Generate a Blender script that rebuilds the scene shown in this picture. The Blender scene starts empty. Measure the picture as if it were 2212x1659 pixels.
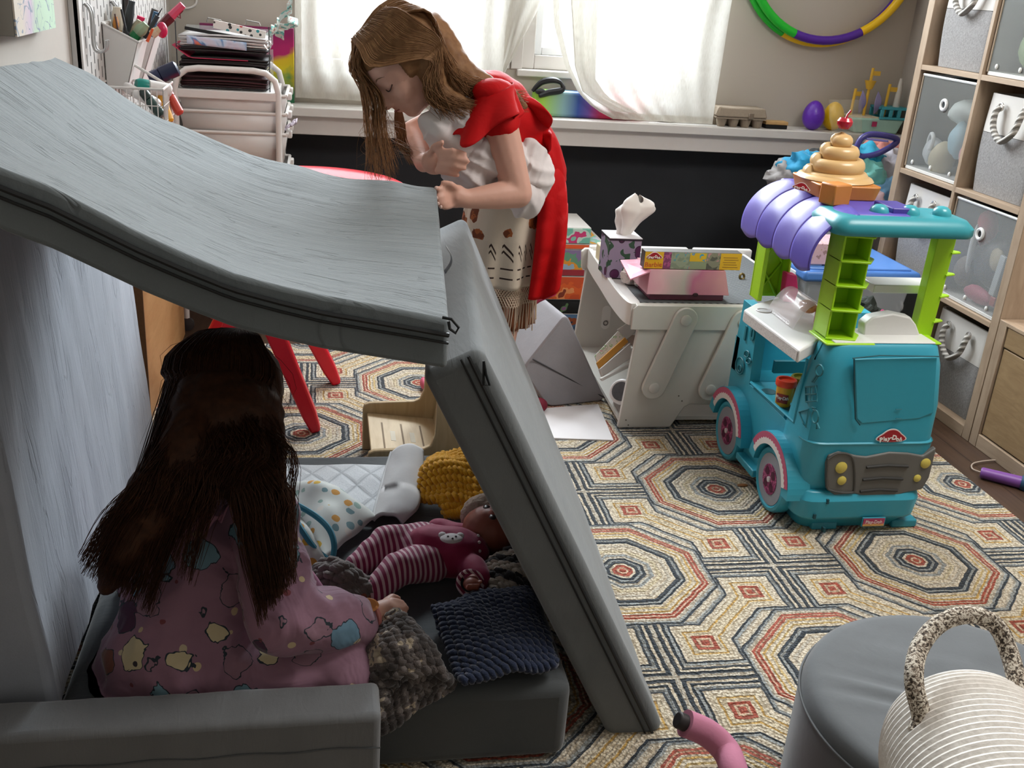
import bpy, math, random
from mathutils import Vector as V, Matrix, noise as mnoise
random.seed(7)
R = math.radians
scene = bpy.context.scene
COL = scene.collection
scene.cycles.use_denoising = True; scene.cycles.use_adaptive_sampling = True; scene.cycles.adaptive_threshold = .05; scene.cycles.max_bounces = 7; scene.cycles.diffuse_bounces = 4; scene.cycles.transparent_max_bounces = 16; scene.cycles.sample_clamp_indirect = 6
# ---------------------------------------------------------------- camera model
FPX, PITCH, YAW, ROLL, CAMH = 2193.55, 0.38047, 0.197648, 0.0737139, 1.26783
_cy, _sy, _cp, _sp = math.cos(YAW), math.sin(YAW), math.cos(PITCH), math.sin(PITCH)
FW = V((_sy*_cp, _cy*_cp, -_sp)); _r = V((_cy, -_sy, 0)); _u = _r.cross(FW)
RT = math.cos(ROLL)*_r + math.sin(ROLL)*_u
UP = -math.sin(ROLL)*_r + math.cos(ROLL)*_u
EYE = V((0, 0, CAMH))

def P(x, y, X=None, Y=None, Z=None):
    """room point seen at photo pixel x,y on the plane X=, Y= or Z="""
    d = FW + RT*((x-1106)/FPX) - UP*((y-829.5)/FPX)
    t = (X/d.x) if X is not None else (Y/d.y) if Y is not None else (Z-CAMH)/d.z
    return EYE + d*t

# ---------------------------------------------------------------- materials
def lin(h):
    if isinstance(h, (tuple, list)): return tuple(h)[:3] + (1,)
    h = h.lstrip('#'); h = ''.join(q*2 for q in h) if len(h) == 3 else h
    c = [int(h[i:i+2], 16)/255 for i in (0, 2, 4)]
    return tuple((v/12.92 if v <= .04045 else ((v+.055)/1.055)**2.4) for v in c) + (1,)

class T:
    """small wrapper that turns arithmetic into Math nodes"""
    def __init__(s, nt, sock): s.nt, s.s = nt, sock
    def m(s, op, *a, clamp=False):
        n = s.nt.nodes.new('ShaderNodeMath'); n.operation = op; n.use_clamp = clamp
        for i, v in enumerate((s,)+a):
            if isinstance(v, T): s.nt.links.new(v.s, n.inputs[i])
            else: n.inputs[i].default_value = v
        return T(s.nt, n.outputs[0])
    def __add__(s, o): return s.m('ADD', o)
    def __sub__(s, o): return s.m('SUBTRACT', o)
    def __mul__(s, o): return s.m('MULTIPLY', o)
    def __truediv__(s, o): return s.m('DIVIDE', o)
    def abs(s): return s.m('ABSOLUTE')
    def max(s, o): return s.m('MAXIMUM', o)
    def min(s, o): return s.m('MINIMUM', o)
    def lt(s, o): return s.m('LESS_THAN', o)
    def gt(s, o): return s.m('GREATER_THAN', o)
    def sin(s): return s.m('SINE')
    def frac(s): return s.m('FRACT')
    def floor(s): return s.m('FLOOR')

class Mat:
    def __init__(s, name, color='#808080', rough=.6, metal=0., sheen=0., spec=.5, trans=0., alpha=1., var=.06, vs=40.,
                 bump=0., bs=200., coat=0., sub=0., stretch=None):
        s.mat = bpy.data.materials.new(name); s.mat.use_nodes = True
        s.nt = s.mat.node_tree; s.b = s.nt.nodes['Principled BSDF']; s.out = s.nt.nodes['Material Output']
        b = s.b.inputs
        b['Roughness'].default_value = rough; b['Metallic'].default_value = metal
        b['Specular IOR Level'].default_value = spec
        b['Sheen Weight'].default_value = sheen; b['Sheen Roughness'].default_value = .4
        b['Transmission Weight'].default_value = trans; b['Alpha'].default_value = alpha
        b['Coat Weight'].default_value = coat
        if sub: b['Subsurface Weight'].default_value = sub; b['Subsurface Radius'].default_value = (.012, .005, .003); b['Subsurface Scale'].default_value = 1.
        s.stretch = stretch
        s._co = None
        c = lin(color); s.base = c
        if var:
            n = s.noise(vs, 4)
            s.col(s.mix(n, tuple(v*(1-var) for v in c[:3]), tuple(min(1, v*(1+var)) for v in c[:3])))
        else: b['Base Color'].default_value = c
        if bump: s.bump(s.noise(bs, 3), bump)
    def co(s):
        if s._co is None:
            tc = s.nt.nodes.new('ShaderNodeTexCoord'); s._co = tc.outputs['Object']
            if s.stretch:
                mp = s.nt.nodes.new('ShaderNodeMapping'); mp.inputs['Scale'].default_value = s.stretch
                s.nt.links.new(s._co, mp.inputs[0]); s._co = mp.outputs[0]
        return s._co
    def xyz(s):
        n = s.nt.nodes.new('ShaderNodeSeparateXYZ'); s.nt.links.new(s.co(), n.inputs[0])
        return [T(s.nt, o) for o in n.outputs]
    def uv(s):
        tc = s.nt.nodes.new('ShaderNodeTexCoord')
        n = s.nt.nodes.new('ShaderNodeSeparateXYZ'); s.nt.links.new(tc.outputs['UV'], n.inputs[0])
        return [T(s.nt, o) for o in n.outputs[:2]]
    def noise(s, scale, detail=3, vec=None, dist=0.):
        n = s.nt.nodes.new('ShaderNodeTexNoise'); n.inputs['Scale'].default_value = scale
        n.inputs['Detail'].default_value = detail; n.inputs['Distortion'].default_value = dist
        s.nt.links.new(vec or s.co(), n.inputs['Vector']); return T(s.nt, n.outputs[0])
    def vor(s, scale, feature='F1', rnd=1.):
        n = s.nt.nodes.new('ShaderNodeTexVoronoi'); n.inputs['Scale'].default_value = scale; n.feature = feature
        n.inputs['Randomness'].default_value = rnd
        s.nt.links.new(s.co(), n.inputs['Vector']); return n
    def mix(s, f, a, b):
        n = s.nt.nodes.new('ShaderNodeMix'); n.data_type = 'RGBA'
        for i, v in ((0, f), (6, a), (7, b)):
            if isinstance(v, T): s.nt.links.new(v.s, n.inputs[i])
            elif isinstance(v, (int, float)): n.inputs[i].default_value = v
            elif isinstance(v, (str, tuple)): n.inputs[i].default_value = lin(v)
            else: s.nt.links.new(v, n.inputs[i])
        return n.outputs[2]
    def ramp(s, f, stops, const=True):
        n = s.nt.nodes.new('ShaderNodeValToRGB'); r = n.color_ramp
        r.interpolation = 'CONSTANT' if const else 'LINEAR'
        while len(r.elements) < len(stops): r.elements.new(1.)
        for e, (p, c) in zip(r.elements, stops): e.position = p; e.color = lin(c)
        s.nt.links.new(f.s, n.inputs[0]); return n.outputs[0]
    def col(s, sock):
        s.nt.links.new(sock, s.b.inputs['Base Color']); return s
    def bump(s, h, strength=.3, dist=.004):
        n = s.nt.nodes.new('ShaderNodeBump'); n.inputs['Strength'].default_value = strength; n.inputs['Distance'].default_value = dist
        s.nt.links.new(h.s, n.inputs['Height']); s.nt.links.new(n.outputs[0], s.b.inputs['Normal']); return s
    def over(s, sockbase, f, c):  # paint colour c over base where f=1
        return s.mix(f, sockbase, c)

_mc = {}
def M(color, rough=.5, **k):
    """cached plain material"""
    key = (color, rough, tuple(sorted(k.items())))
    if key not in _mc: _mc[key] = Mat('mat_'+str(color).strip('#')+'_'+str(len(_mc)), color, rough, **k).mat
    return _mc[key]

# ---------------------------------------------------------------- things
def _props(o, label=None, cat=None, group=None, kind=None):
    if label: o['label'] = label
    if cat: o['category'] = cat
    if group: o['group'] = group
    if kind: o['kind'] = kind
    return o
def thing(name, loc, label, cat, group=None):
    o = bpy.data.objects.new(name, None); o.empty_display_size = .05; COL.objects.link(o); o.location = loc
    return _props(o, label, cat, group)
def dup(root, delta, label, rz=0):
    """copy of a thing with copies of its parts and sub-parts"""
    c = root.copy(); COL.objects.link(c); c.location = root.location + V(delta); c.rotation_euler.z += rz
    c['label'] = label
    def kids(o, n):
        for ch in [k for k in bpy.data.objects if k.parent == o]:
            d = ch.copy(); COL.objects.link(d); d.parent = n; kids(ch, d)
    kids(root, c); return c

class MB:
    """collects shapes in room coordinates; build() links them as ONE mesh object"""
    def __init__(s, Mx=None): s.v = []; s.f = []; s.uv = {}; s.M = Mx or Matrix()
    def add(s, vs, fs):
        o = len(s.v); s.v += [s.M @ V(p) for p in vs]; s.f += [tuple(i+o for i in f) for f in fs]; return s
    def box(s, c, d, rot=None):
        x, y, z = d[0]/2, d[1]/2, d[2]/2
        vs = [V((a*x, b*y, e*z)) for a in (-1, 1) for b in (-1, 1) for e in (-1, 1)]
        if rot is not None: vs = [rot @ p for p in vs]
        return s.add([p+V(c) for p in vs], [(0, 1, 3, 2), (4, 6, 7, 5), (0, 4, 5, 1), (2, 3, 7, 6), (0, 2, 6, 4), (1, 5, 7, 3)])
    def bb(s, a, b):
        a, b = V(a), V(b); d = b-a
        return s.box((a+b)/2, (abs(d.x), abs(d.y), abs(d.z)))
    def hexa(s, lo, hi):  # 4 bottom pts, 4 top pts
        return s.loft([lo, hi])
    def loft(s, rings, cap=True, closed=True):
        n = len(rings[0]); vs = [p for r in rings for p in r]; fs = []
        for i in range(len(rings)-1):
            for j in range(n if closed else n-1):
                k = (j+1) % n; fs.append((i*n+j, i*n+k, (i+1)*n+k, (i+1)*n+j))
        if cap and closed: fs += [tuple(reversed(range(n))), tuple(range((len(rings)-1)*n, len(rings)*n))]
        return s.add(vs, fs)
    def prism(s, pts, vec):
        return s.loft([[V(p) for p in pts], [V(p)+V(vec) for p in pts]])
    def tube(s, path, r, seg=8, cap=True, flat=None):
        path = [V(p) for p in path]; n = len(path)
        rs = r if isinstance(r, (list, tuple)) else [r]*n
        rings = []; up = None
        for i, p in enumerate(path):
            t = (path[min(i+1, n-1)]-path[max(i-1, 0)])
            t = t.normalized() if t.length > 1e-9 else V((0, 0, 1))
            if up is None:
                a = V((0, 0, 1)) if abs(t.z) < .9 else V((1, 0, 0)); up = (a-t*a.dot(t)).normalized()
            else:
                q = up-t*up.dot(t); up = q.normalized() if q.length > 1e-6 else up
            sd = t.cross(up)
            rings.append([p+(sd*math.cos(2*math.pi*k/seg)+up*math.sin(2*math.pi*k/seg)*(flat or 1))*rs[i] for k in range(seg)])
        return s.loft(rings, cap)
    def ring(s, c, r, t, n=28, seg=8, ax=None, ry=None):
        """torus"""
        q = (V(ax) if ax else V((0, 0, 1))).to_track_quat('Z', 'Y')
        vs, fs = [], []
        for i in range(n):
            a = 2*math.pi*i/n; d = V((math.cos(a), math.sin(a), 0))
            for k in range(seg):
                b = 2*math.pi*k/seg
                p = V((d.x*(r+t*math.cos(b)), d.y*((ry or r)+t*math.cos(b)), t*math.sin(b))); vs.append(V(c)+q@p)
        for i in range(n):
            for k in range(seg):
                fs.append((i*seg+k, ((i+1) % n)*seg+k, ((i+1) % n)*seg+(k+1) % seg, i*seg+(k+1) % seg))
        return s.add(vs, fs)
    def lathe(s, prof, c, ax=(0, 0, 1), seg=28, sx=1., sy=1., cap=True):
        q = V(ax).to_track_quat('Z', 'Y')
        return s.loft([[V(c)+q@V((r*math.cos(2*math.pi*k/seg)*sx, r*math.sin(2*math.pi*k/seg)*sy, h)) for k in range(seg)] for r, h in prof], cap)
    def sph(s, c, r, seg=16, rot=None, n=10):
        rx, ry, rz = (r, r, r) if isinstance(r, (int, float)) else r
        rings = []
        for i in range(n+1):
            a = math.pi*i/n; rr = max(math.sin(a), .004)
            ring = [V((rx*rr*math.cos(2*math.pi*k/seg), ry*rr*math.sin(2*math.pi*k/seg), -rz*math.cos(a))) for k in range(seg)]
            rings.append([V(c)+(rot@p if rot else p) for p in ring])
        return s.loft(rings)
    def grid(s, fn, nu, nv, wrapu=False):
        o = len(s.v); vs = [fn(i/(nu if wrapu else nu-1), j/(nv-1)) for j in range(nv) for i in range(nu)]
        fs = []
        for j in range(nv-1):
            for i in range(nu if wrapu else nu-1):
                k = (i+1) % nu; fs.append((j*nu+i, j*nu+k, (j+1)*nu+k, (j+1)*nu+i))
        for j in range(nv):
            for i in range(nu): s.uv[o+j*nu+i] = (i/(nu-1), j/(nv-1))
        return s.add(vs, fs)
    def build(s, name, mat, parent=None, bevel=0, solid=0, sub=0, angle=35, flat=False, seg=2, solid_off=0., **pr):
        me = bpy.data.meshes.new(name)
        xs = [min(p[i] for p in s.v) for i in range(3)] + [max(p[i] for p in s.v) for i in range(3)]
        o3 = V(((xs[0]+xs[3])/2, (xs[1]+xs[4])/2, xs[2]))
        me.from_pydata([p-o3 for p in s.v], [], s.f)
        if s.uv:
            u = me.uv_layers.new(name='UVMap')
            for l in me.loops: u.data[l.index].uv = s.uv.get(l.vertex_index, (0, 0))
        return link(name, me, mat, parent, o3, bevel, solid, sub, angle, flat, seg, solid_off, **pr)

def link(name, me, mat, parent, o3, bevel=0, solid=0, sub=0, angle=35, flat=False, seg=2, solid_off=0., fixn=True, **pr):
    if fixn:
        import bmesh
        bm = bmesh.new(); bm.from_mesh(me); bmesh.ops.recalc_face_normals(bm, faces=bm.faces); bm.to_mesh(me); bm.free()
    if not flat: me.shade_smooth(); me.set_sharp_from_angle(angle=R(angle))
    o = bpy.data.objects.new(name, me); COL.objects.link(o)
    for m in (mat if isinstance(mat, list) else [mat]): me.materials.append(m.mat if isinstance(m, Mat) else m)
    if parent is not None:
        o.parent = parent; g = V((0, 0, 0)); q = parent
        while q is not None: g += q.location; q = q.parent
        o.location = o3-g
    else: o.location = o3
    if solid: m = o.modifiers.new('s', 'SOLIDIFY'); m.thickness = solid; m.offset = solid_off
    if bevel: m = o.modifiers.new('b', 'BEVEL'); m.width = bevel; m.segments = seg; m.limit_method = 'ANGLE'; m.angle_limit = R(40)
    if sub: m = o.modifiers.new('u', 'SUBSURF'); m.levels = sub; m.render_levels = sub
    return _props(o, **pr)

def blob(mb, voxel=.006, smooth=6, noise_amp=0., noise_scale=20., fn=None):
    """merge the collected solids into one continuous skin; returns (mesh, origin)"""
    me = bpy.data.meshes.new('t'); me.from_pydata([tuple(p) for p in mb.v], [], mb.f)
    import bmesh
    bm = bmesh.new(); bm.from_mesh(me); bmesh.ops.recalc_face_normals(bm, faces=bm.faces); bm.to_mesh(me); bm.free()
    o = bpy.data.objects.new('t', me); COL.objects.link(o)
    m = o.modifiers.new('r', 'REMESH'); m.mode = 'VOXEL'; m.voxel_size = voxel
    if smooth: m = o.modifiers.new('s', 'SMOOTH'); m.iterations = smooth; m.factor = .5
    dg = bpy.context.evaluated_depsgraph_get()
    out = bpy.data.meshes.new_from_object(o.evaluated_get(dg)); bpy.data.objects.remove(o); bpy.data.meshes.remove(me)
    vs = out.vertices
    if noise_amp or fn:
        nn = [v.normal.copy() for v in vs]
        for v, n in zip(vs, nn):
            if noise_amp: v.co += n*noise_amp*mnoise.noise(v.co*noise_scale)
            if fn: v.co = fn(v.co.copy(), n)
    lo = [min(v.co[i] for v in vs) for i in range(3)]; hi = [max(v.co[i] for v in vs) for i in range(3)]
    o3 = V(((lo[0]+hi[0])/2, (lo[1]+hi[1])/2, lo[2]))
    for v in vs: v.co -= o3
    out.update()
    return out, o3
def blobj(name, mb, mat, parent=None, voxel=.006, smooth=6, noise_amp=0., noise_scale=20., fn=None, **pr):
    me, o3 = blob(mb, voxel, smooth, noise_amp, noise_scale, fn)
    me.materials.clear()
    return link(name, me, mat, parent, o3, angle=180, fixn=False, **pr)
def limb(mb, pts, seg=12):
    """chain of (point, radius) with round ends"""
    ps = [V(p) for p, r in pts]; rs = [r for p, r in pts]
    for (a, ra), (b, rb) in zip(zip(ps, rs), zip(ps[1:], rs[1:])):
        n = max(2, int((b-a).length/.015)); mb.tube([a.lerp(b, i/n) for i in range(n+1)], [ra+(rb-ra)*i/n for i in range(n+1)], seg)
    for p, r in zip(ps, rs): mb.sph(p, r, seg, n=8)
    return mb
def spline(pts, n):
    """Catmull-Rom through points"""
    ps = [V(p) for p in pts]; out = []
    m = len(ps)-1
    for i in range(n):
        t = i/(n-1)*m; k = min(int(t), m-1); t -= k
        p0, p1, p2, p3 = ps[max(k-1, 0)], ps[k], ps[k+1], ps[min(k+2, m)]
        out.append(.5*((2*p1)+(p2-p0)*t+(2*p0-5*p1+4*p2-p3)*t*t+(3*p1-p0-3*p2+p3)*t**3))
    return out
def interp(tab, x):
    for (a, b), (c, d) in zip(tab, tab[1:]):
        if x <= c: return b+(d-b)*max(0, min(1, (x-a)/(c-a)))
    return tab[-1][1]
def text(s, size, Mx, mat, name, parent=None, depth=.001, align='CENTER', bold=0., **pr):
    """raised lettering; Mx places the text plane (x right, y up, z out)"""
    c = bpy.data.curves.new('t', 'FONT'); c.body = s; c.size = size; c.extrude = depth; c.align_x = align; c.align_y = 'CENTER'; c.offset = bold
    c.resolution_u = 3
    o = bpy.data.objects.new('t', c); COL.objects.link(o)
    me = bpy.data.meshes.new_from_object(o.evaluated_get(bpy.context.evaluated_depsgraph_get()))
    bpy.data.objects.remove(o); bpy.data.curves.remove(c)
    mb = MB(); mb.v = [Mx @ v.co for v in me.vertices]; mb.f = [tuple(p.vertices) for p in me.polygons]
    bpy.data.meshes.remove(me)
    if name is None: return mb
    return mb.build(name, mat, parent, flat=True, **pr)
def frame(o, x, z):
    """matrix with local x along x, local z (outward) along z"""
    x = V(x).normalized(); z = V(z).normalized(); z = (z-x*z.dot(x)).normalized(); y = z.cross(x)
    m = Matrix((x, y, z)).transposed().to_4x4(); m.translation = V(o); return m
def strands(mb, curves, r=.0008, seg=3, n=12):
    for c in curves: 
        p = spline(c, n); mb.tube(p, [r*(1-.75*i/(n-1)) for i in range(n)], seg, cap=False)
    return mb
def rnd(a, b): return a+(b-a)*random.random()
# ---------------------------------------------------------------- light levels
EXPOSURE, WORLD, L_W1, L_W2, L_C = .38, .9, 74., 78., 33.
BKX, BKY, BKZ = .805, .915, .405
# ================================================================ camera, light
cam = bpy.data.cameras.new('camera'); co = bpy.data.objects.new('camera', cam); COL.objects.link(co)
cam.sensor_width = 36; cam.lens = FPX/2212*36; cam.clip_start = .02
cm = Matrix((RT, UP, -FW)).transposed().to_4x4(); cm.translation = EYE; co.matrix_world = cm
scene.camera = co
vs_ = scene.view_settings; vs_.view_transform = 'Standard'; vs_.look = 'None'; vs_.gamma = 1; vs_.use_curve_mapping = False; vs_.exposure = EXPOSURE
w = bpy.data.worlds.new('sky'); scene.world = w; w.use_nodes = True
w.node_tree.nodes['Background'].inputs[0].default_value = (.86, .93, 1, 1); w.node_tree.nodes['Background'].inputs[1].default_value = WORLD
def area(name, loc, size, power, target, color=(1, 1, 1)):
    l = bpy.data.lights.new(name, 'AREA'); l.shape = 'RECTANGLE'; l.size, l.size_y = size; l.energy = power; l.color = color
    o = bpy.data.objects.new(name, l); COL.objects.link(o); o.location = loc
    o.rotation_euler = (V(target)-V(loc)).to_track_quat('-Z', 'Y').to_euler(); return o
area('daylight_window', (.31, 4.42, 1.86), (.78, .86), L_W1, (.31, 1.2, .3), (.86, .94, 1))
area('daylight_window', (1.15, 4.42, 1.86), (.78, .86), L_W2, (1.15, 1.2, .3), (.86, .94, 1))
area('ceiling_lamp', (1.85, 1.55, 2.36), (.9, .9), L_C, (1.75, 1.55, 0), (1, .975, .95))

# ================================================================ setting
WB = 4.15
m = Mat('wall_paint', '#c4bcb1', .85, var=.03, vs=6); x, y, z = m.xyz()
m.co()
wall_back_m = Mat('wall_paint_and_chalkboard', '#b9b1a6', .8, var=0)
z = wall_back_m.xyz()[2]
ck = wall_back_m.noise(9, 5)
n = wall_back_m.mix(ck, '#1a1c20', '#26292e'); wall_back_m.col(wall_back_m.mix(z.gt(.665), n, '#b3aba0'))
mb = MB()
for a, b in (((-.58, 0), (2.44, .93)), ((-.58, .93), (-.06, 2.4)), ((.68, .93), (.775, 2.32)), ((1.5, .93), (2.44, 2.4)), ((-.06, 2.32), (1.5, 2.4))):
    mb.bb((a[0], WB, a[1]), (b[0], WB+.13, b[1]))
mb.build('wall_back', wall_back_m, flat=True, kind='structure')
wp = M('#aaa39a', .85, var=.03)
MB().bb((-.68, -1.2, 0), (-.56, WB+.13, 2.4)).build('wall_left', wp, flat=True, kind='structure')
MB().bb((2.42, -1.2, 0), (2.54, WB+.13, 2.4)).build('wall_right', wp, flat=True, kind='structure')
MB().bb((-.68, -1.32, 0), (2.54, -1.2, 2.4)).build('wall_front', wp, flat=True, kind='structure')
MB().bb((-.68, -1.32, 2.4), (2.54, WB+.13, 2.5)).build('ceiling', M('#d8d5cf', .9, var=.02), flat=True, kind='structure')
fl = Mat('dark_hardwood', '#3a2a22', .45, var=0); x, y, z = fl.xyz()
pl = (x*9.).floor(); st = fl.noise(1.0, 5, vec=None)
cmb = fl.nt.nodes.new('ShaderNodeCombineXYZ')
fl.nt.links.new((x*60.).s, cmb.inputs[0]); fl.nt.links.new((y*4.+pl*3.7).s, cmb.inputs[1])
g = fl.noise(1., 5, vec=cmb.outputs[0])
fl.col(fl.mix(((x*9.).frac()).lt(.02), fl.mix(g, '#2c1d16', '#57402f'), '#120b08')); fl.bump(g, .15)
MB().bb((-.68, -1.32, -.1), (2.54, WB+.13, 0)).build('floor', fl, flat=True, kind='structure')
white = M('#cfcbc6', .45, var=.02); white2 = M('#cfc9c4', .5, var=.03)
MB().bb((-.56, 4.0, .725), (2.42, WB, .76)).build('trim_1', white, bevel=.004, kind='structure', label='white window ledge')
MB().bb((-.56, 4.028, .655), (2.42, WB, .725)).build('trim_2', white2, bevel=.003, kind='structure', label='white board under the window ledge')
MB().bb((-.56, 4.13, 0), (2.42, WB, .09)).build('baseboard_back', white2, bevel=.003, kind='structure')
MB().bb((2.405, -1.2, 0), (2.42, 4.13, .09)).build('baseboard_right', white2, bevel=.003, kind='structure')
MB().bb((-.56, -1.2, 0), (-.545, 4.13, .09)).build('baseboard_left', white2, bevel=.003, kind='structure')

gl = Mat('window_glass', '#ffffff', .02, var=0)
mx = gl.nt.nodes.new('ShaderNodeMixShader'); tr = gl.nt.nodes.new('ShaderNodeBsdfTransparent'); gg = gl.nt.nodes.new('ShaderNodeBsdfGlossy'); gg.inputs['Roughness'].default_value = .02
mx.inputs[0].default_value = .05; L_ = gl.nt.links
L_.new(tr.outputs[0], mx.inputs[1]); L_.new(gg.outputs[0], mx.inputs[2]); L_.new(mx.outputs[0], gl.out.inputs[0])
def window(i, x0, x1):
    r = thing('window_%d' % i, ((x0+x1)/2, WB, .93), None, None); r['kind'] = 'structure'
    f = MB()
    for a, b in (((x0, .93), (x0+.055, 2.32)), ((x1-.055, .93), (x1, 2.32)), ((x0+.055, .93), (x1-.055, .985)), ((x0+.055, 2.27), (x1-.055, 2.32)), ((x0+.055, 1.49), (x1-.055, 1.53))):
        f.bb((a[0], WB+.03, a[1]), (b[0], WB+.10, b[1]))
    f.build('window_frame', white, r, bevel=.004)
    f = MB()
    for a, b in (((x0+.055, .985), (x0+.085, 1.49)), ((x1-.085, .985), (x1-.055, 1.49)), ((x0+.085, .985), (x1-.085, 1.015)), ((x0+.085, 1.46), (x1-.085, 1.49))):
        f.bb((a[0], WB+.045, a[1]), (b[0], WB+.085, b[1]))
    f.build('sash', M('#e6e8ea', .4, var=.01), r, bevel=.003)
    MB().bb((x0+.085, WB+.06, 1.015), (x1-.085, WB+.066, 2.27)).build('pane', gl, r, flat=True)
    MB().bb((x0-.02, WB-.03, .905), (x1+.02, WB+.03, .93)).build('stool', white, r, bevel=.004)
    t = MB(); t.bb((x0-.045, WB-.012, .93), (x0, WB, 2.36)); t.bb((x1, WB-.012, .93), (x1+.045, WB, 2.36)); t.bb((x0, WB-.012, 2.32), (x1, WB, 2.36))
    t.build('casing', white, r, bevel=.003)
window(1, -.06, .68); window(2, .775, 1.5)

# sheer curtains
sh = Mat('sheer_linen', '#fff', .9, var=0, stretch=(1, 1, 1))
nt = sh.nt; d_ = nt.nodes.new('ShaderNodeBsdfDiffuse'); t_ = nt.nodes.new('ShaderNodeBsdfTranslucent'); p_ = nt.nodes.new('ShaderNodeBsdfTransparent')
a_ = nt.nodes.new('ShaderNodeMixShader'); b_ = nt.nodes.new('ShaderNodeMixShader')
d_.inputs[0].default_value = (.82, .78, .70, 1); t_.inputs[0].default_value = (.60, .585, .535, 1); p_.inputs[0].default_value = (.96, .94, .90, 1)
a_.inputs[0].default_value = .55
cmb = nt.nodes.new('ShaderNodeCombineXYZ'); x, y, z = sh.xyz()
nt.links.new((x*420.).s, cmb.inputs[0]); nt.links.new((z*40.).s, cmb.inputs[2]); w1 = sh.noise(1, 2, vec=cmb.outputs[0])
nt.links.new((w1*.34-.06).s, b_.inputs[0]); nt.links.new(sh.ramp(w1, [(.32, (.40, .385, .35)), (.62, (.66, .65, .61))], const=False), t_.inputs[0])
nt.links.new(d_.outputs[0], a_.inputs[1]); nt.links.new(t_.outputs[0], a_.inputs[2]); nt.links.new(a_.outputs[0], b_.inputs[1]); nt.links.new(p_.outputs[0], b_.inputs[2]); nt.links.new(b_.outputs[0], sh.out.inputs[0])
def curtain(name, xl, xr, zb, zt, label, hem=True, yb=4.078, amp=.008, nf=9, pin=0.):
    c = thing(name, (xl(0)*.5+xr(0)*.5, yb, zb(0)), label, 'curtain')
    def f(u, v):
        vv = v; a, b = xl(vv), xr(vv); X = a+(b-a)*u
        zz = zb(u)+(zt-zb(u))*v
        return V((X, yb+amp*math.sin(u*nf*6.28+2*math.sin(3*v))*(.6+.5*v)+.006*mnoise.noise(V((X*9, v*2, 1))), zz))
    MB().grid(f, 160, 24).build('cloth', sh, c, flat=False, angle=180)
    if hem: MB().grid(lambda u, v: f(u, v*.045)+V((0, -.002, 0)), 120, 3).build('hem', sh, c, angle=180)
    MB().grid(lambda u, v: f(u*.03, v)+V((0, -.002, 0)), 4, 24).build('side_seam', sh, c, angle=180)
    return c, f
curtain('curtain', lambda v: -.105, lambda v: .69, lambda u: .785, 1.34, 'wide white sheer curtain hanging over the left window')
curtain('curtain', lambda v: .655+.0*v, lambda v: .70+.22*max(0, v-.06), lambda u: .88, 1.34, 'narrow gathered white sheer curtain between the two windows', hem=False, yb=4.116, amp=.007, nf=3)
curtain('curtain', lambda v: interp([(0, 1.14), (.06, 1.06), (.16, .99), (.34, .925), (.6, .87), (1, .84)], v), lambda v: 1.56+.015*v, lambda u: .768, 1.34, 'white sheer curtain pulled aside over the right window', yb=4.036, amp=.006, nf=7)
curtain('curtain', lambda v: interp([(0, 1.13), (.12, 1.0), (.3, .96), (1, .9)], v), lambda v: interp([(0, 1.23), (.10, 1.10), (.22, 1.045), (1, 1.02)], v), lambda u: .80, 1.34, 'folded back edge of the right sheer curtain', hem=False, yb=4.008, amp=.006, nf=2)

# ================================================================ on the ledge
SZ = .7605
rb = Mat('rainbow_fabric', '#fff', .5, var=0); x, y, z = rb.xyz()
rb.col(rb.ramp(x*2.4+.5, [(0, '#8bbf3c'), (.1, '#9fcf48'), (.3, '#7fa6a8'), (.45, '#24458f'), (.55, '#5a3f8c'), (.68, '#b3184e'), (.85, '#d0234a'), (1, '#b22a4a')], const=False))
MB().bb((.82, 4.062, SZ), (1.22, 4.135, .862)).build('rainbow_case', rb, bevel=.014, seg=3, label='long rainbow coloured case lying on the window ledge', cat='case')
bk = M('#101114', .5, var=.1)
q = [P(1150, 197, Y=4.07), P(1170, 178, Y=4.07), P(1195, 173, Y=4.06), P(1212, 180, Y=4.06), P(1214, 194, Y=4.06), P(1185, 200, Y=4.06), P(1165, 207, Y=4.05)]
mbk = MB().tube(spline(q, 30), [.007+.006*abs(math.sin(i*.21)) for i in range(30)], 8)
mbk.sph(P(1168, 198, Y=4.06), (.022, .012, .012)); mbk.build('face_mask', bk, label='black strap loop lying on the rainbow case', cat='mask')
rw = M('#e2605a', .6, sheen=.3)
for px, lab, sz in ((1345, 'pink round toy behind the curtain hem', .052), (1410, 'grey round toy behind the curtain hem', .045)):
    c = P(px, 235, Y=4.09); MB().sph((c.x+.05, 4.095, SZ+sz-.002), (sz*.8, .03, sz)).build('plush_toy', rw if px < 1400 else M('#8d8688', .7), label=lab, cat='toy')
# egg carton
kr = M('#8f8170', .9, var=.12, vs=120, bump=.3, bs=400)
e = thing('egg_carton', (1.675, 4.07, SZ), 'grey cardboard egg carton on the window ledge', 'carton')
mb = MB()
for i in range(4):
    for j in range(2):
        cx = 1.598+i*.052; mb.lathe([(.015, 0), (.017, .004), (.024, .032), (.026, .036)], (cx, 4.04+j*.055, SZ), seg=12)
mb.bb((1.572, 4.012, SZ+.033), (1.78, 4.122, SZ+.039)); mb.build('cups', kr, e)
MB().loft([[V((a, b, SZ+.04)) for a, b in ((1.568, 4.008), (1.784, 4.008), (1.784, 4.126), (1.568, 4.126))], [V((a, b, SZ+.078)) for a, b in ((1.577, 4.02), (1.775, 4.02), (1.775, 4.116), (1.577, 4.116))]]).build('lid', kr, e, bevel=.006)
MB().bb((1.70, 4.003, SZ+.036), (1.722, 4.009, SZ+.06)).build('latch', M('#76695a', .9), e, bevel=.002)
e = thing('chalkboard_eraser', (1.84, 4.05, SZ), 'wood backed black felt eraser beside the egg carton', 'eraser')
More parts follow.
